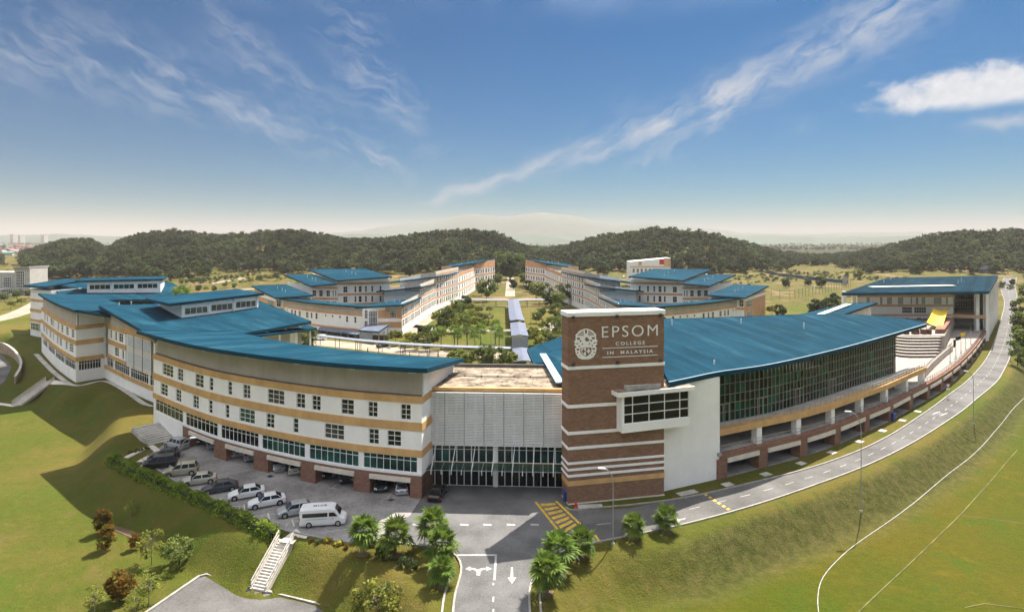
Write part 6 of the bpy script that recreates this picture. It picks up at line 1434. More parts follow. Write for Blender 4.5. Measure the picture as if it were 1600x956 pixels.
o = gn_scatter('scrub', np.stack([X2, Y2, hgt(X2, Y2) - .3], 1), q.uniform(0, 6.28, len(X2)), S2, [far_tree(57, 120, 3.6, 2.2, 2.4, 'scrub'), far_tree(58, 120, 2.6, 2.4, 2.6, 'scrub'), far_tree(59, 120, 3.0, 3.0, 4.4)]); o['label'] = 'low scrub and bushes scattered over the fields before the hills'; o['category'] = 'scrub'
Xa, Ya, Sa = np.concatenate([X1, X3]), np.concatenate([Y1, Y3]), np.concatenate([S1, S3])
o = gn_scatter('forest', np.stack([Xa, Ya, hgt(Xa, Ya) - .8 * Sa], 1), q.uniform(0, 6.28, len(Xa)), Sa, FT); o['label'] = 'dense dark woodland covering the hills behind the school'; o['category'] = 'forest'
# far mountains
def ridge(name, D, prof, seed):
    mb = MB(); q = np.random.RandomState(seed); xs = np.linspace(prof[0][0], prof[-1][0], 160); ys = np.interp(xs, [p[0] for p in prof], [p[1] for p in prof])
    for i in range(4): ys += .6 / (i + 1) * np.sin(xs / (40 / (i + 1) ** 1.3) + q.rand() * 6)
    for x, y in zip(xs, ys):
        z = max(2.0, CAMH - (y - CY) / FPX * D); X, Y = PD(x, D); mb.v += [(X * .93, Y * .93, -12), (X * .97, Y * .97, z * .55), (X, Y, z), (X * 1.06, Y * 1.06, z * .6), (X * 1.12, Y * 1.12, -12)]
    for i in range(159):
        for k in range(4): a = 5 * i + k; mb.f.append((a, a + 5, a + 6, a + 1)); mb.mi.append(0)
    return struct(mb.build(name, 'mountain', None, True))
ridge('mountain', 8500, [(300, 372), (470, 369), (560, 361), (640, 349), (700, 340), (740, 334), (790, 339), (850, 332), (900, 338), (960, 350), (1010, 348), (1080, 355), (1160, 364), (1260, 366), (1330, 364), (1440, 362), (1560, 368), (1700, 372)], 1)
ridge('far_hill', 3600, [(480, 376), (540, 366), (600, 367), (660, 371), (800, 369), (840, 366), (900, 372), (1000, 372), (1130, 368), (1200, 366), (1280, 370), (1380, 370), (1460, 367), (1600, 371), (1800, 374)], 2)
ridge('far_hill', 4500, [(-300, 367), (-100, 368), (20, 368), (90, 366), (200, 369), (330, 368), (470, 374)], 3)
# ------------------------------------------------------------------ vehicles
CARS = {  # length, width, height, belt, bonnet end, windscreen base/top x, rear glass top/base x, boot height, panes
    'sedan': dict(L=4.55, W=1.78, H=1.46, belt=.93, hood=.80, wb=(1.05, .30), rb=(-1.05, -1.85), boot=.98, nw=2),
    'hatch': dict(L=4.05, W=1.72, H=1.52, belt=.95, hood=.86, wb=(1.00, .35), rb=(-1.45, -1.92), boot=.92, nw=2),
    'suv':   dict(L=4.5, W=1.82, H=1.72, belt=1.05, hood=.98, wb=(1.10, .45), rb=(-1.80, -2.12), boot=1.0, nw=3),
    'mpv':   dict(L=4.7, W=1.84, H=1.82, belt=1.05, hood=.95, wb=(1.55, .70), rb=(-2.0, -2.25), boot=1.0, nw=3)}
def wheel_meshes(r=.32, w_=.21):
    t = MB(); t.tube((0, -w_ / 2, 0), (0, w_ / 2, 0), r, r, 18); m = MB()
    m.tube((0, -w_ / 2 - .012, 0), (0, w_ / 2 + .012, 0), r * .62, r * .62, 14); return t.mesh('tyre', 'tyre'), m.mesh('rim', 'rim')
TY, RI_ = wheel_meshes(); TYV, RIV = wheel_meshes(.34, .22)
def loft(mb, secs, closed_ends=True):
    n = len(secs[0]); b = len(mb.v)
    for s_ in secs: mb.v += [tuple(p) for p in s_]
    for i in range(len(secs) - 1):
        for k in range(n): a = b + i * n + k; a2 = b + i * n + (k + 1) % n; mb.f.append((a, a2, a2 + n, a + n)); mb.mi.append(0)
    if closed_ends: mb.f += [tuple(range(b, b + n))[::-1], tuple(b + (len(secs) - 1) * n + k for k in range(n))]; mb.mi += [0, 0]
def sec(x, hw, z0, z1, r=.12):
    return [(x, -hw * .93, z0), (x, -hw, z0 + .18), (x, -hw, z1 - r * 1.4), (x, -hw * .955, z1 - r * .4), (x, -hw * .82, z1), (x, hw * .82, z1), (x, hw * .955, z1 - r * .4), (x, hw, z1 - r * 1.4), (x, hw, z0 + .18), (x, hw * .93, z0)]
_cm = {}
def car_meshes(kind):
    if kind in _cm: return _cm[kind]
    c = CARS[kind]; L, W2, H = c['L'] / 2, c['W'] / 2, c['H']; bz, hd, bt = c['belt'], c['hood'], c['boot']; (w0, w1), (r1, r0) = c['wb'], c['rb']
    mb = MB(); loft(mb, [sec(-L, W2 * .84, .34, bt - .22), sec(-L + .12, W2 * .95, .24, bt - .03), sec(r0, W2, .20, max(bt, bz - .01)), sec(r1, W2, .20, bz + .02), sec(0, W2, .20, bz), sec(w0, W2, .20, bz), sec(w0 + .35, W2, .20, hd + .07), sec(L - .35, W2 * .96, .22, hd - .08), sec(L - .08, W2 * .88, .26, hd - .24), sec(L, W2 * .76, .34, hd - .36)])
    # cabin: sills to roof
    a, b_ = W2 * .93, W2 * .70; zb, zt = bz - .04, H
    cab = [[(r0, -a, zb), (r0, a, zb)], [(w0, -a, zb), (w0, a, zb)]]
    lo = [(r0, -a, zb), (w0, -a, zb), (w0, a, zb), (r0, a, zb)]; hi = [(r1, -b_, zt - .05), (w1, -b_, zt - .05), (w1, b_, zt - .05), (r1, b_, zt - .05)]; cr = [(r1 + .15, -b_ * .86, zt), (w1 - .15, -b_ * .86, zt), (w1 - .15, b_ * .86, zt), (r1 + .15, b_ * .86, zt)]
    k = len(mb.v); mb.v += lo + hi + cr
    for i in range(4): j = (i + 1) % 4; mb.f += [(k + i, k + j, k + 4 + j, k + 4 + i), (k + 4 + i, k + 4 + j, k + 8 + j, k + 8 + i)]; mb.mi += [0, 0]
    mb.f.append((k + 8, k + 9, k + 10, k + 11)); mb.mi.append(0)
    body = mb
    def pane(p, out, m=.08, mt=.08):
        p = [Vector(v) for v in p]; c_ = sum(p, Vector()) / 4; g = MB(); qv = [v.lerp(c_, m) + Vector(out) * .015 for v in p]; g.add(qv, [(0, 1, 2, 3), (3, 2, 1, 0)][:1]); return g
    G_ = []
    G_.append(('windscreen', pane([lo[1], lo[2], hi[2], hi[1]], (.8, 0, .6), .07))); G_.append(('rear_window', pane([lo[3], lo[0], hi[0], hi[3]], (-.8, 0, .6), .10)))
    n = c['nw']
    for sg in (-1, 1):
        A0, A1 = Vector((r0, sg * a, zb)), Vector((w0, sg * a, zb)); B0, B1_ = Vector((r1, sg * b_, zt - .05)), Vector((w1, sg * b_, zt - .05))
        for i in range(n):
            t0, t1 = i / n, (i + 1) / n; L_ = lambda t, u: A0.lerp(A1, t).lerp(B0.lerp(B1_, t), u)
            e = .025; p = [L_(t0 + e, .12), L_(t1 - e, .12), L_(t1 - e, .86), L_(t0 + e, .86)]
            if sg > 0: p = p[::-1]
            g = MB(); g.add([v + Vector((0, sg * .015, .01)) for v in p], [(0, 1, 2, 3)]); G_.append(('side_window', g))
    glass = [(nm, g.mesh(nm, 'car_glass')) for nm, g in G_]
    lights = []
    for sg in (-1, 1):
        g = MB(); g.hexa([(L - .30, sg * W2 * .86, hd - .30), (L - .04, sg * W2 * .60, hd - .30), (L + .012, sg * W2 * .60, hd - .32), (L - .22, sg * W2 * .985, hd - .32)], [(L - .34, sg * W2 * .86, hd - .12), (L - .10, sg * W2 * .60, hd - .14), (L - .06, sg * W2 * .60, hd - .16), (L - .30, sg * W2 * .97, hd - .13)]); lights.append(('headlight', g.mesh('headlight', 'lamp_glass')))
        g = MB(); y0, y1 = sorted((sg * W2 * .62, sg * W2 * .93)); g.box(-L - .012, -L + .2, y0, y1, bt - .36, bt - .16); lights.append(('tail_light', g.mesh('tail_light', 'tail_red')))
        g = MB(); y0, y1 = sorted((sg * W2 * .98, sg * (W2 + .16))); g.box(w0 - .28, w0 - .14, y0, y1, bz - .02, bz + .12); lights.append(('wing_mirror', g.mesh('wing_mirror', 'post_dark')))
    g = MB(); g.box(L - .03, L + .015, -.26, .26, .42, .53); lights.append(('number_plate', g.mesh('number_plate', 'frame_dark')))
    g = MB(); g.box(-L - .014, -L + .03, -.26, .26, .62, .73); lights.append(('number_plate', g.mesh('number_plate', 'frame_dark')))
    ar = MB()
    for x in (L - .82, -L + .80):
        for sg in (-1, 1): ar.tube((x, sg * (W2 - .10), .33), (x, sg * (W2 + .004), .33), .39, .39, 16)
    _cm[kind] = (body, glass, lights, ar.mesh('wheel_arch', 'tyre'), (L - .82, -L + .80), W2); return _cm[kind]
_bm = {}
def car(px, py, kind, paint, hdg, label, group='parked cars', pos=None, sc=1.0):
    body, glass, lights, arch, wx, W2 = car_meshes(kind)
    p = P(px, py) if pos is None else Vector(pos)
    r = thing('parked_car', label, 'car', (p.x, p.y, .022 + p.z), R(hdg), group); r.scale = (sc,) * 3
    if (kind, paint) not in _bm: _bm[(kind, paint)] = body.mesh('body', paint); 
    o = local('body', _bm[(kind, paint)], r)
    md = o.modifiers.new('bevel', 'BEVEL'); md.width = .05; md.segments = 2; md.limit_method = 'ANGLE'; md.angle_limit = R(25)
    for nm, g in glass + lights: local(nm, g, r)
    local('wheel_arch', arch, r)
    for x in wx:
        for sg in (-1, 1): t = local('tyre', TY, r, (x, sg * (W2 - .10), .32)); local('rim', RI_, t)
    return r
lot = [(276, 699, 'suv', 'paint_silver', 152, 'silver estate car parked at the foot of the steps'), (258, 715, 'sedan', 'paint_teal', 195, 'dark teal sedan between the silver estate and black people carrier'), (249, 730, 'mpv', 'paint_black', 200, 'black people carrier nearest the hedge corner'),
       (283, 741, 'suv', 'paint_champagne', 200, 'olive champagne sport utility car by the lamp post'), (311, 755, 'sedan', 'paint_beige', 203, 'pale champagne sedan right of the lamp post'), (344, 767, 'sedan', 'paint_slate', 204, 'dark slate sedan in the hedge side row'),
       (385, 776, 'sedan', 'paint_white', 206, 'white sedan next to the dark slate sedan'), (417, 789, 'sedan', 'paint_white', 207, 'white sedan next to the silver hatchback'), (460, 803, 'hatch', 'paint_silver', 207, 'silver hatchback partly behind the white van')]
for x, y, k, pt, h, lb in lot: car(x, y, k, pt, h, lb, 'cars in the hedge side bays', None, 1.0)
gar = [(316, 690, 'hatch', 'paint_black', 300, 'black car inside the first garage bay'), (331, 697, 'hatch', 'paint_pale', 120, 'pale hatchback at the first garage pillar'), (369, 709, 'suv', 'paint_silver', 118, 'silver car left in the second garage bay'), (389, 715, 'sedan', 'paint_silver', 118, 'silver sedan right in the second garage bay'),
       (436, 730, 'sedan', 'paint_pale', 292, 'white sedan facing out of the third garage bay'), (460, 735, 'suv', 'paint_beige', 112, 'beige car at the right side of the third garage bay'), (513, 742, 'hatch', 'paint_black', 288, 'black hatchback left in the fourth garage bay'), (541, 748, 'sedan', 'paint_teal', 285, 'dark sedan right in the fourth garage bay'),
       (594, 762, 'hatch', 'paint_teal', 284, 'dark teal hatchback left in the fifth garage bay'), (627, 766, 'hatch', 'paint_silver', 102, 'silver hatchback right in the fifth garage bay')]
for x, y, k, pt, h, lb in gar: car(x, y, k, pt, h, lb, 'cars in the garage bays')
car(684, 775, 'sedan', 'paint_black', 82, 'black sedan parked beside the entrance doors', 'parked cars')
for i, (x, y, k, pt, h) in enumerate(((499, 531, 'mpv', 'paint_white', 175), (598, 542, 'sedan', 'paint_teal', 60))):
    car(x, y, k, pt, h, ['white van parked behind the blue canopy roof', 'dark car parked under the car port'][i], 'far cars')
for i, (x, y, pt) in enumerate(((6, 464, 'paint_white'), (18, 463.5, 'paint_pale'), (50, 461, 'paint_black'), (945, 434, 'paint_white'), (975, 434, 'paint_pale'), (985, 434, 'paint_white'))):
    car(x, y, 'sedan', pt, 10, ['white car before the office block at the left edge', 'pale car before the office block', 'black car right of the office block', 'white car left of the white building on the rise', 'pale car by the white building on the rise', 'white car nearest the white building on the rise'][i], 'far cars')
for i, (x, y, pt) in enumerate(((1296, 489, 'paint_white'), (1303, 487, 'paint_pale'), (1322, 480, 'paint_black'), (1312, 485, 'paint_silver'))):
    car(x, y, 'suv', pt, 60, ['white car behind the canteen roof', 'pale car second behind the canteen roof', 'black car beside the sports hall columns', 'silver car behind the canteen roof'][i], 'cars behind the hall')
def van():
    p = P(506, 818); r = thing('school_van', 'white school van parked at the end of the hedge side row', 'van', (p.x, p.y, .022), R(8)); L, W2, H = 2.65, .94, 2.25
    mb = MB(); s2 = lambda x, hw, z0, z1: [(x, -hw * .95, z0), (x, -hw, z0 + .2), (x, -hw * .985, z1 * .5), (x, -hw * .93, z1 - .25), (x, -hw * .74, z1), (x, hw * .74, z1), (x, hw * .93, z1 - .25), (x, hw * .985, z1 * .5), (x, hw, z0 + .2), (x, hw * .95, z0)]
    loft(mb, [s2(-L, W2 * .93, .35, 2.05), s2(-L + .15, W2, .25, 2.22), s2(-L + .6, W2, .22, 2.27), s2(.9, W2, .22, 2.27), s2(1.35, W2, .22, 2.10), s2(1.95, W2, .22, 1.30), s2(2.2, W2 * .98, .22, 1.12), s2(2.5, W2 * .93, .26, .98), s2(L, W2 * .82, .36, .80)])
    local('body', mb.mesh('body', 'paint_white', False), r).modifiers.new('bevel', 'BEVEL').width = .05
    for sg in (-1, 1):
        y = sg * (W2 * .985 + .012)
        g = MB(); g.add([(-2.3, y, 1.22), (.55, y, 1.22), (.55, y * .975, 1.68), (-2.3, y * .975, 1.68)], [(0, 1, 2, 3) if sg < 0 else (3, 2, 1, 0)]); local('side_window', g.mesh('side_window', 'car_glass'), r)
        g = MB(); g.add([(.72, y, 1.22), (1.72, y, 1.22), (1.25, y * .975, 1.68), (.72, y * .975, 1.68)], [(0, 1, 2, 3) if sg < 0 else (3, 2, 1, 0)]); local('side_window', g.mesh('side_window', 'car_glass'), r)
        g = MB(); g.hexa([(2.35, sg * .5, .70), (2.68, sg * .48, .68), (2.60, sg * .80, .68), (2.3, sg * .93, .70)], [(2.3, sg * .5, .90), (2.58, sg * .48, .88), (2.5, sg * .82, .88), (2.25, sg * .92, .92)]); local('headlight', g.mesh('headlight', 'lamp_glass'), r)
        g = MB(); y0, y1 = sorted((sg * .72, sg * .89)); g.box(-2.665, -2.5, y0, y1, .75, 1.2); local('tail_light', g.mesh('tail_light', 'tail_red'), r)
        g = MB(); g.add([(-1.9, y * 1.004, .95), (.5, y * 1.004, .95), (.5, y * 1.004, 1.0), (-1.9, y * 1.004, 1.0)], [(0, 1, 2, 3) if sg < 0 else (3, 2, 1, 0)]); local('side_stripe', g.mesh('side_stripe', 'metal_grey'), r)
        g = MB(); n = 10; g.add([(1.15 + .14 * math.cos(a), y * 1.005, .98 + .16 * math.sin(a)) for a in [6.283 * i / n for i in range(n)]], [tuple(range(n)) if sg < 0 else tuple(range(n))[::-1]]); local('door_emblem', g.mesh('door_emblem', 'cream'), r)
    g = MB(); g.add([(1.36, -.66, 2.06), (1.94, -.80, 1.32), (1.94, .80, 1.32), (1.36, .66, 2.06)], [(0, 1, 2, 3)]); o = local('windscreen', g.mesh('windscreen', 'car_glass'), r, (.05, 0, .03))
    g = MB(); g.add([(-L - .012, .7, 1.3), (-L - .012, -.7, 1.3), (-L - .012, -.62, 1.85), (-L - .012, .62, 1.85)], [(0, 1, 2, 3)]); local('rear_window', g.mesh('rear_window', 'car_glass'), r)
    me = text_mesh('ECiM', 1.5, .42, 1.2, .02, .01); me.materials.append(MATS['fence_blue']); o = local('roof_lettering', me, r, (.35, .0, 2.285), math.pi); o.rotation_euler = (R(-90), 0, math.pi)
    for x in (1.75, -1.55):
        for sg in (-1, 1): t = local('tyre', TYV, r, (x, sg * (W2 - .09), .34)); local('rim', RIV, t)
van()
# ------------------------------------------------------------------ lamp posts
def lamp(base, head, label):
    g = G(*base); r = thing('lamp_post', label, 'lamp post', g, 0, 'street lamp posts'); D = g.y; t = Q(head[0], head[1], D) - g; hd = Vector((t.x, 0, t.z)); hgt_ = t.z
    sx = 1 if t.x > 0 else -1; mb = MB(); mb.tube((0, 0, -.3), (0, 0, hgt_ * .8), .065, .045, 8); prev = Vector((0, 0, hgt_ * .8))
    for i in range(1, 7):
        a = i / 6; p = Vector((t.x * (1 - math.cos(a * 1.3)) / (1 - math.cos(1.3)) * .9, 0, hgt_ * .8 + hgt_ * .2 * math.sin(a * 1.45))); mb.tube(prev, p, .05, .045, 8); prev = p
    local('pole', mb.mesh('pole', 'metal_grey'), r)
    mb = MB(); e = prev; mb.hexa([e + Vector((-.1 * sx, -.14, -.06)), e + Vector((.75 * sx, -.12, .02)), e + Vector((.75 * sx, .12, .02)), e + Vector((-.1 * sx, .14, -.06))], [e + Vector((-.1 * sx, -.1, .1)), e + Vector((.7 * sx, -.09, .14)), e + Vector((.7 * sx, .09, .14)), e + Vector((-.1 * sx, .1, .1))]); local('lamp_head', mb.mesh('lamp_head', 'frame_white'), r)
    mb = MB(); mb.tube((0, 0, -.1), (0, 0, .25), .2, .16, 8); local('base', mb.mesh('base', 'concrete'), r)
lamp((283, 768), (300, 684), 'grey lamp post between parked cars by the hedge'); lamp((958, 851), (943, 732), 'grey lamp post in front of the brick tower'); lamp((1345.5, 800), (1327, 643), 'tall grey lamp post on the bank before the arcade')
lamp((1521, 662), (1511, 580), 'lamp post on the bank at the right road bend'); lamp((1579, 564), (1572, 512), 'lamp post at the right kerb of the far road'); lamp((608, 546), (606, 500), 'lamp post in the court behind the walkway'); lamp((767, 548), (766.5, 494), 'lamp post on the lawn near the central walkway'); lamp((829, 505), (828.5, 481), 'dark lamp post right of the central walkway')
# ------------------------------------------------------------------ stairs
def stairs(label, pt, pb, wd, n, walls=True):
    pt, pb = Vector(pt), Vector(pb); d = Vector((pb.x - pt.x, pb.y - pt.y, 0)); e = d.normalized(); h = Vector((-e.y, e.x, 0)) * wd / 2; r = thing('outdoor_stairs', label, 'stairs', pb, 0, 'outdoor stairs'); dz = (pt.z - pb.z) / n
    for i in range(n):
        a = pt + d * (i / n); b = pt + d * ((i + 1) / n); z = pt.z - dz * (i + .25); a.z = b.z = z; mb = MB(); dn = Vector((0, 0, -.8)); mb.hexa([a - h + dn, b - h + dn, b + h + dn, a + h + dn], [a - h, b - h, b + h, a + h]); mb.build('step', 'concrete_pale' if walls else 'concrete', r)
    if walls:
        for sg in (-1, 1):
            o = h * sg * 1.08; mb = MB(); mb.bar(pt + o + Vector((0, 0, .45)), pb + o + Vector((0, 0, .45)), .14, .14); mb.bar(pt + o + Vector((0, 0, .9)), pb + o + Vector((0, 0, .9)), .1, .1); mb.bar(pt + o - Vector((0, 0, .1)), pb + o - Vector((0, 0, .1)), .22, .5)
            mb.build('side_wall', 'concrete_pale', r)
            for k in range(8): q = pt.lerp(pb, k / 7) + o; mb = MB(); mb.tube(q, q + Vector((0, 0, .95)), .035, .035, 6); mb.build('baluster', 'concrete_pale', r)
stairs('long pale staircase from the car park down to the lower lot', (*XY(447, 843), .03), P(404, 922, -DROP + .2), 1.75, 17)
stairs('staircase on the shaded slope below the corner block', G(78, 596) + Vector((0, 0, .2)), G(26, 634) + Vector((0, 0, .2)), 1.8, 15)
stairs('short wide grey steps beside the white wall end of the curved wing', P(228, 663, 1.5), P(257, 690, .05), 4.6, 9, False)
struct(sheet('path', [XY(*p) for p in [(436, 846), (457, 850), (472, 834), (463, 826)]], 'concrete_pale', .05)); struct(sheet('path', [XY(*p) for p in [(462, 838), (478, 842), (482, 836), (468, 833)]], 'concrete_pale', .054))
def ground_ribbon(name, pxs, wd, m, lift=.06):
    mb = MB(); pts = [G(*p) for p in pxs]; cv = Curve([(p.x, p.y) for p in pts], .8); T = cv.ts(0, cv.L, .8); b = len(mb.v)
    for t in T:
        for o in (-wd / 2, wd / 2): q = cv.pt(t, o); mb.v.append((q[0], q[1], hz(q[0], q[1]) + lift))
    for i in range(len(T) - 1): mb.f.append((2 * i + 1, 2 * i + 3, 2 * i + 2, 2 * i)); mb.mi.append(0)
    return struct(mb.build(name, m))
ground_ribbon('path', [(-20, 630), (5, 632), (24, 635)], 1.3, 'concrete_pale', .1); ground_ribbon('path', [(78, 597), (95, 599), (114, 602)], 1.2, 'concrete_pale', .1)
ground_ribbon('apron', [(56, 553), (70, 568), (90, 587), (118, 603), (163, 596), (200, 614), (238, 636)], 1.1, 'concrete', .12)
ground_ribbon('drain_channel', [(172, 823), (190, 829), (215, 839)], .8, 'soil', .06)
# retaining wall by the lower road
def retaining():
    cv = Curve([XY(x, y, -DROP) for x, y in [(-60, 552), (-5, 552), (18, 562), (30, 577), (30, 588), (22, 600)]], .8); r = thing('retaining_wall', 'curved buff retaining wall beside the low road at the left edge', 'wall', (*cv.at(cv.L / 2)[0], -DROP))
    add(r, 'wall', 'buff', strip, cv, 0, cv.L, -DROP - .5, lambda t: -DROP + 3.6 - 1.8 * (t / cv.L) ** 2, -.4, 0, step=1.5); add(r, 'coping', 'concrete', strip, cv, 0, cv.L, lambda t: -DROP + 3.6 - 1.8 * (t / cv.L) ** 2, lambda t: -DROP + 3.8 - 1.8 * (t / cv.L) ** 2, -.5, .08, step=1.5)
retaining()
# ------------------------------------------------------------------ small things
def person(px, py, label, top, legs, hdg):
    p = P(px, py); h = 1.7; me = bpy.data.meshes.new('body'); J = [(0, 0, .92), (0, 0, 1.2), (0, 0, 1.42), (0, .01, 1.52), (0, .02, 1.64), (-.10, 0, .88), (-.11, .12, .48), (-.11, .02, .06), (-.11, .14, .03), (.10, 0, .88), (.11, -.14, .48), (.11, -.30, .08), (.11, -.18, .03), (-.20, 0, 1.40), (-.24, -.08, 1.12), (-.23, .05, .86), (.20, 0, 1.40), (.24, .08, 1.12), (.23, .22, .90)]
    Ed = [(0, 1), (1, 2), (2, 3), (3, 4), (0, 5), (5, 6), (6, 7), (7, 8), (0, 9), (9, 10), (10, 11), (11, 12), (2, 13), (13, 14), (14, 15), (2, 16), (16, 17), (17, 18)]
    Rr = [.15, .15, .15, .06, .105, .10, .07, .05, .045, .10, .07, .05, .045, .065, .05, .04, .065, .05, .04]
    me.from_pydata(J, Ed, []); me.materials.append(MATS[top]); o = bpy.data.objects.new('body', me); COL.objects.link(o)
    md = o.modifiers.new('skin', 'SKIN'); o.modifiers.new('smooth', 'SUBSURF').levels = 1
    for v, rr in zip(me.skin_vertices[0].data, Rr): v.radius = (rr, rr)
    me.skin_vertices[0].data[0].use_root = True
    dg = bpy.context.evaluated_depsgraph_get(); m2 = bpy.data.meshes.new_from_object(o.evaluated_get(dg)); bpy.data.objects.remove(o); m2.materials.clear(); 
    for m in (top, legs, 'skin', 'cloth_dark'): m2.materials.append(MATS[m])
    for f in m2.polygons: z = f.center.z; f.material_index = 1 if z < .95 else (0 if z < 1.47 else 2 if z < 1.64 else 3)
    r = thing('person', label, 'person', (p.x, p.y, .03), R(hdg), 'people walking'); local('body', m2, r)
    g = MB(); n = 8; hr = [(math.cos(6.283 * i / n), math.sin(6.283 * i / n)) for i in range(n)]; loft(g, [[(x * s_ , y * s_ + .0, z) for x, y in hr] for z, s_ in ((1.60, .10), (1.68, .118), (1.74, .09), (1.765, .03))]); local('hair', g.mesh('hair', 'cloth_dark', True), r)
person(684.5, 559, 'person in dark clothes walking on the path behind the front wing', 'cloth_dark', 'cloth_dark', 70); person(574.5, 552.5, 'person in dark clothes farther left on the same path', 'cloth_dark', 'fence_blue', 80)
def cone():
    p = P(900, 794); r = thing('hydrant', 'small red hydrant at the kerb by the tower base', 'hydrant', (p.x, p.y, 0)); mb = MB(); loft(mb, [[(s_ * math.cos(6.283 * i / 10), s_ * math.sin(6.283 * i / 10), z) for i in range(10)] for z, s_ in ((0, .22), (.08, .22), (.1, .13), (.55, .12), (.6, .17), (.66, .15), (.8, .05))]); local('barrel', mb.mesh('barrel', 'red_plastic', True), r)
    for sg in (-1, 1): g = MB(); g.tube((0, 0, .42), (sg * .22, 0, .42), .06, .06, 8); local('outlet', g.mesh('outlet', 'red_plastic'), r)
cone()
def bin_(x, y, d, label, z=0):
    p = P(x, y); r = thing('waste_bin', label, 'bin', (p.x, p.y, z), d, 'blue bins'); mb = MB(); mb.hexa([(-.3, -.35, .06), (.3, -.35, .06), (.3, .35, .06), (-.3, .35, .06)], [(-.38, -.42, 1.3), (.38, -.42, 1.3), (.38, .42, 1.3), (-.38, .42, 1.3)]); local('body', mb.mesh('body', 'blue_plastic'), r)
    g = MB(); g.hexa([(-.4, -.44, 1.31), (.4, -.44, 1.31), (.4, .44, 1.31), (-.4, .44, 1.31)], [(-.36, -.38, 1.42), (.36, -.38, 1.42), (.34, .40, 1.5), (-.34, .40, 1.5)]); local('lid', g.mesh('lid', 'blue_plastic'), r)
    for sg in (-1, 1): g = MB(); g.tube((sg * .3, .3, .1), (sg * .36, .3, .1), .1, .1, 10); local('wheel', g.mesh('wheel', 'tyre'), r)
bin_(1394.5, 657, .4, 'blue wheeled bin against a brick arcade column'); bin_(884.5, 783, .2, 'dark blue wheeled bin at the tower corner')
def sign():
    p = P(1481, 622); r = thing('road_sign', 'round red bordered road sign on a post at the verge', 'sign', (p.x, p.y, 0)); mb = MB(); mb.tube((0, 0, 0), (0, 0, 3.0), .04, .04, 8); local('post', mb.mesh('post', 'metal_grey'), r)
    for m, s_, y in (('red_plastic', .42, -.06), ('plate_white', .30, -.085)): g = MB(); g.tube((0, y, 2.75), (0, y + .02, 2.75), s_, s_, 20); local('disc', g.mesh('disc', m), r)
    g = MB(); g.box(-.35, .35, -.06, -.03, 1.75, 2.15); local('plate', g.mesh('plate', 'plate_white'), r)
sign()
# fences
def fence(label, pts, h, m, gap=4.0, see=False, z=0):
    cv = Curve([XY(*p) for p in pts], 2.0); r = thing('fence', label, 'fence', (*cv.at(cv.L / 2)[0], z)); s_ = 0.0
    while s_ < cv.L - .1:
        e = min(cv.L, s_ + gap)
        if not see: add(r, 'panel', m, strip, cv, s_ + .06, e - .06, .1, h, -.04, .04, step=gap)
        else: add(r, 'rail', m, strip, cv, s_, e, h - .08, h, -.03, .03, step=gap); add(r, 'rail', m, strip, cv, s_, e, h * .5, h * .5 + .06, -.03, .03, step=gap)
        add(r, 'post', 'post_dark' if see else m, strip, cv, s_ - .06, s_ + .06, 0, h + .1, -.06, .06); s_ += gap
fence('dark blue panel fence along the far side of the practice field', [(1128, 421.5), (1180, 426), (1230, 433), (1290, 440), (1325, 443)], 2.6, 'fence_blue', 7.0)
fence('thin dark post fence round the practice field', [(1205, 466), (1233, 468), (1265, 462), (1300, 455), (1330, 448)], 5.0, 'post_dark', 6.0, True)
fence('dark blue fence strip at the far right beyond the road', [(1575, 419), (1600, 418.5), (1650, 417)], 3.0, 'fence_blue', 7.0)
fence('low rail fence between the path and front walkway', [(640, 556), (700, 560), (760, 562)], 1.1, 'post_dark', 3.0, True)
# ------------------------------------------------------------------ far buildings
def far_block(root, x0, x1, d, zt, depth, m='house_white', z0=0):
    a, b = PD(x0, d), PD(x1, d); mb = MB(); mb.box(a[0], b[0], d, d + depth, z0, zt); return mb.build('wall', m, root)
def office():
    r = thing('office_block', 'white office block with tall grey glazed bays at the left edge', 'building', (*PD(25, 366), 0)); far_block(r, -60, 24, 366, 13.4, 16); far_block(r, 22.5, 46.5, 362, 16.2, 14)
    for x0, x1, d, lo, hi, nx, ny in ((5, 18, 366, 4.6, 10.6, 4, 4), (-16, 1, 366, 4.6, 10.6, 4, 4), (25, 38.5, 362, 4.6, 14.4, 4, 6), (24, 38, 362, .4, 3.6, 6, 1), (2, 20, 366, .4, 3.6, 6, 1)):
        a, b = PD(x0, d)[0], PD(x1, d)[0]; window(r, ((a + b) / 2, d - .1, lo), (0, -1), b - a, hi - lo, nx, ny, 'glass_grey', .2)
    for x in (40.6, 43.8):
        for z in (3, 6.5, 10, 13.2): a = PD(x, 362)[0]; window(r, (a, 361.9, z), (0, -1), .9, 1.8, 1, 2, 'glass_grey', .15)
    a, b = PD(-20, 364)[0], PD(39, 364)[0]; mb = MB(); mb.box(a, b, 359, 361.9, 3.7, 4.1); mb.build('canopy', 'house_white', r)
    a, b = PD(22, 362)[0], PD(47, 362)[0]; mb = MB(); mb.hexa([(a, 361, 16.2), (b, 361, 16.2), (b, 377, 16.2), (a, 377, 16.2)], [(a, 361, 16.5), (b, 361, 17.2), (b, 377, 17.2), (a, 377, 16.5)]); mb.build('roof', 'metal_grey', r)
office()
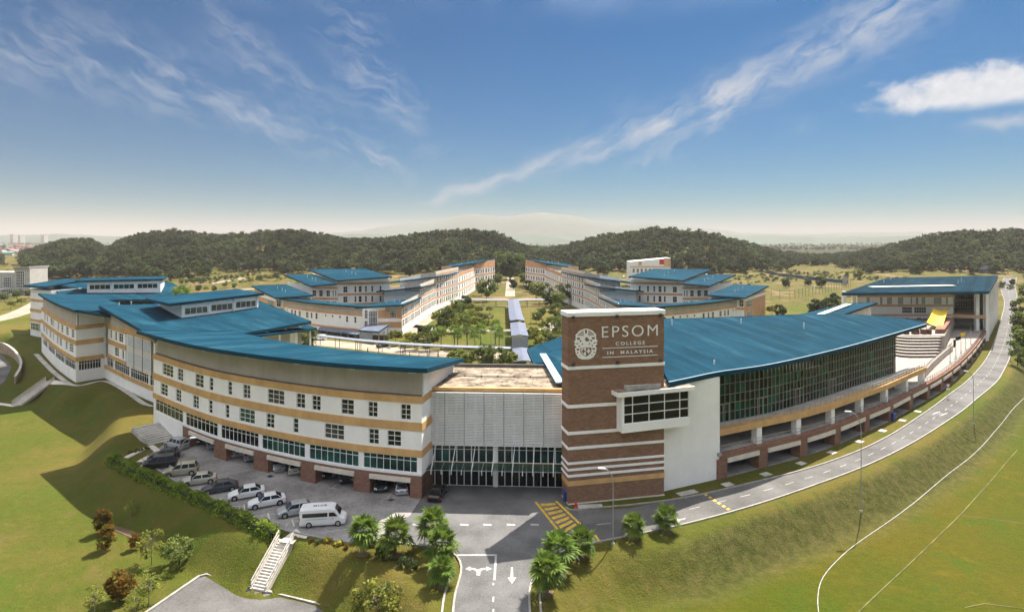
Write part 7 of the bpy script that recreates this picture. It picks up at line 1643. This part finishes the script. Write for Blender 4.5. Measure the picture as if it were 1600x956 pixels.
def rise_building():
    d = 430; r = thing('white_hill_building', 'small white building with red panel on the rise behind the dormitories', 'building', (*PD(1016, d), 0)); f = Curve([PD(985, d), PD(1048, d)], 1, False)
    add(r, 'wall', 'white_plaster', strip, f, 0, f.L, 0, lambda t: 17.4 + 2.6 * t / f.L, -14, 0, step=40); add(r, 'panel', 'red_plastic', strip, f, f.L * .72, f.L * .83, 15.4, 19.2, 0, .1, step=40); add(r, 'panel', 'tan_light', strip, f, f.L * .83, f.L, 14.4, 19.9, 0, .08, step=40); add(r, 'panel', 'tan_light', strip, f, f.L * .2, f.L * .28, 14.8, 17.4, 0, .08, step=40)
    add(r, 'band', 'tan_light', strip, f, 0, f.L, 13.4, 14.2, 0, .1, step=40)
    for i in range(9): s_ = f.L * (.05 + .1 * i); win_on(r, f, s_, s_ + f.L * .06, 9.6, 12.6, 2, 2, 'glass_dark', .08, .2)
    mb = MB(); roof_strip(mb, f, -.5, f.L + .5, .6, 18.2, -14.5, 18.0, .1); 
rise_building()
def guard():
    d = 560; r = thing('guard_house', 'small guard house with pale blue roof where the road leaves', 'building', (*PD(1546, d), 0)); far_block(r, 1536, 1557, d, 5.0, 8, 'peach'); far_block(r, 1533, 1560, d - 2, 5.6, 12, 'fence_blue', 5.01)
    a, b = PD(1538, d)[0], PD(1556, d)[0]; mb = MB(); mb.hexa([(a, d - 1, 5.61), (b, d - 1, 5.61), (b, d + 8, 5.61), (a, d + 8, 5.61)], [(a + 1, d, 8.4), (b - 1, d, 8.4), (b - 1, d + 4, 8.4), (a + 1, d + 4, 8.4)]); mb.build('roof', 'walk_white', r)
    for x in (1538, 1541.5, 1545, 1549, 1553): a = PD(x, d)[0]; mb = MB(); mb.box(a, a + .7, d - 1.6, d - 1, 0, 5.0); mb.build('pillar', 'house_white', r)
guard()
def board():
    p = P(1320, 447); r = thing('sight_screen', 'pale upright panel at the corner of the practice field', 'screen', (p.x, p.y, 0)); mb = MB(); mb.box(-1.6, 1.6, -.1, .1, .8, 6.4); local('panel', mb.mesh('panel', 'metal_grey'), r)
    for x in (-1.4, 1.4): g = MB(); g.tube((x, .15, 0), (x, .15, 6.4), .09, .09, 6); local('post', g.mesh('post', 'post_dark'), r)
board()
def goal(x, y, label):
    p = P(x, y); r = thing('goal_frame', label, 'goal', (p.x, p.y, 0), R(60), 'practice goals'); 
    for a, b, nm in (((-2.5, 0, 0), (-2.5, 0, 2.3), 'post'), ((2.5, 0, 0), (2.5, 0, 2.3), 'post'), ((-2.5, 0, 2.3), (2.5, 0, 2.3), 'crossbar')): g = MB(); g.tube(a, b, .1, .1, 6); local(nm, g.mesh(nm, 'white_paint'), r)
goal(1273, 452, 'white goal frame on the practice field behind the post fence')
# far town on the left: single houses, then a mass of them
hm = MB(); hm.box(-5, 5, -4, 4, 0, 5); HW = hm.mesh('wall', 'house_white'); hr_ = []
for m in ('house_roof', 'house_roof', 'house_green', 'metal_grey'):
    g = MB(); g.add([(-5.6, -4.6, 5), (5.6, -4.6, 5), (5.6, 4.6, 5), (-5.6, 4.6, 5), (-5.6, 0, 7.6), (5.6, 0, 7.6)], [(0, 1, 5, 4), (2, 3, 4, 5), (1, 2, 5), (3, 0, 4), (3, 2, 1, 0)]); hr_.append(g.mesh('roof', m))
q = np.random.RandomState(12)
for i in range(46):
    px_, D_ = q.uniform(-60, 168), q.uniform(1050, 1500)
    X, Y = PD(px_, D_); z = hz(X, Y)
    if z > 4: continue
    r = thing('town_house', 'small pitched roof house in the hazy town at the far left', 'house', (X, Y, z), R(q.choice([15, 105, 20])), 'houses of the far town'); s_ = q.uniform(.8, 1.5); r.scale = (s_ * 1.5, s_, s_)
    local('wall', HW, r); local('roof', hr_[q.randint(4)], r)
mb = MB(); wl = MB()
for i in range(900):
    px_, D_ = q.uniform(-120, 330), 1500 * math.exp(q.uniform(0, .8)); X, Y = PD(px_, D_); z = hz(X, Y); s_ = q.uniform(5, 11)
    mb.hexa([(X - s_, Y - 5, z), (X + s_, Y - 5, z), (X + s_, Y + 5, z), (X - s_, Y + 5, z)], [(X - s_, Y - 5, z + 5), (X + s_, Y - 5, z + 5), (X + s_, Y + 5, z + 5), (X - s_, Y + 5, z + 5)], 0)
    mb.add([(X - s_ - .5, Y - 5.5, z + 5), (X + s_ + .5, Y - 5.5, z + 5), (X + s_ + .5, Y + 5.5, z + 5), (X - s_ - .5, Y + 5.5, z + 5), (X - s_, Y, z + 8), (X + s_, Y, z + 8)], [(0, 1, 5, 4), (2, 3, 4, 5), (1, 2, 5), (3, 0, 4)], 1 if q.rand() < .75 else 2)
for x, y, w_ in ((18, 366, 5), (30, 368, 4), (66, 367, 5)):
    D_ = 4200; X, Y = PD(x, D_); zt = CAMH - (y - CY) / FPX * D_; ww = w_ / FPX * D_ / 2; mb.box(X - ww, X + ww, Y, Y + 40, -10, zt, 0)
o = struct(mb.build('far_town', ['house_white', 'house_roof', 'house_green']), 'stuff'); o['label'] = 'hazy mass of town roofs on the plain at the far left'; o['category'] = 'town'
# ------------------------------------------------------------------ air
mb = MB(); mb.box(-31500, 31500, -31500, 31500, -70, 408); hzo = mb.mesh('haze', [])
hm_ = bpy.data.materials.new('haze_air'); hm_.use_nodes = True; t = NT(hm_.node_tree); t.n.clear(); ho = t.node('ShaderNodeOutputMaterial'); pv = t.node('ShaderNodeVolumePrincipled')
pv.inputs['Color'].default_value = (.61, .57, .56, 1); pv.inputs['Density'].default_value = 1.15e-4; pv.inputs['Anisotropy'].default_value = 0.0
t.l.new(pv.outputs[0], ho.inputs['Volume'])
hzo.materials.append(hm_); hzb = bpy.data.objects.new('haze', hzo); COL.objects.link(hzb); struct(hzb, 'stuff'); hzb['label'] = 'thin pale haze filling the air over the plain'; hzb['category'] = 'haze'
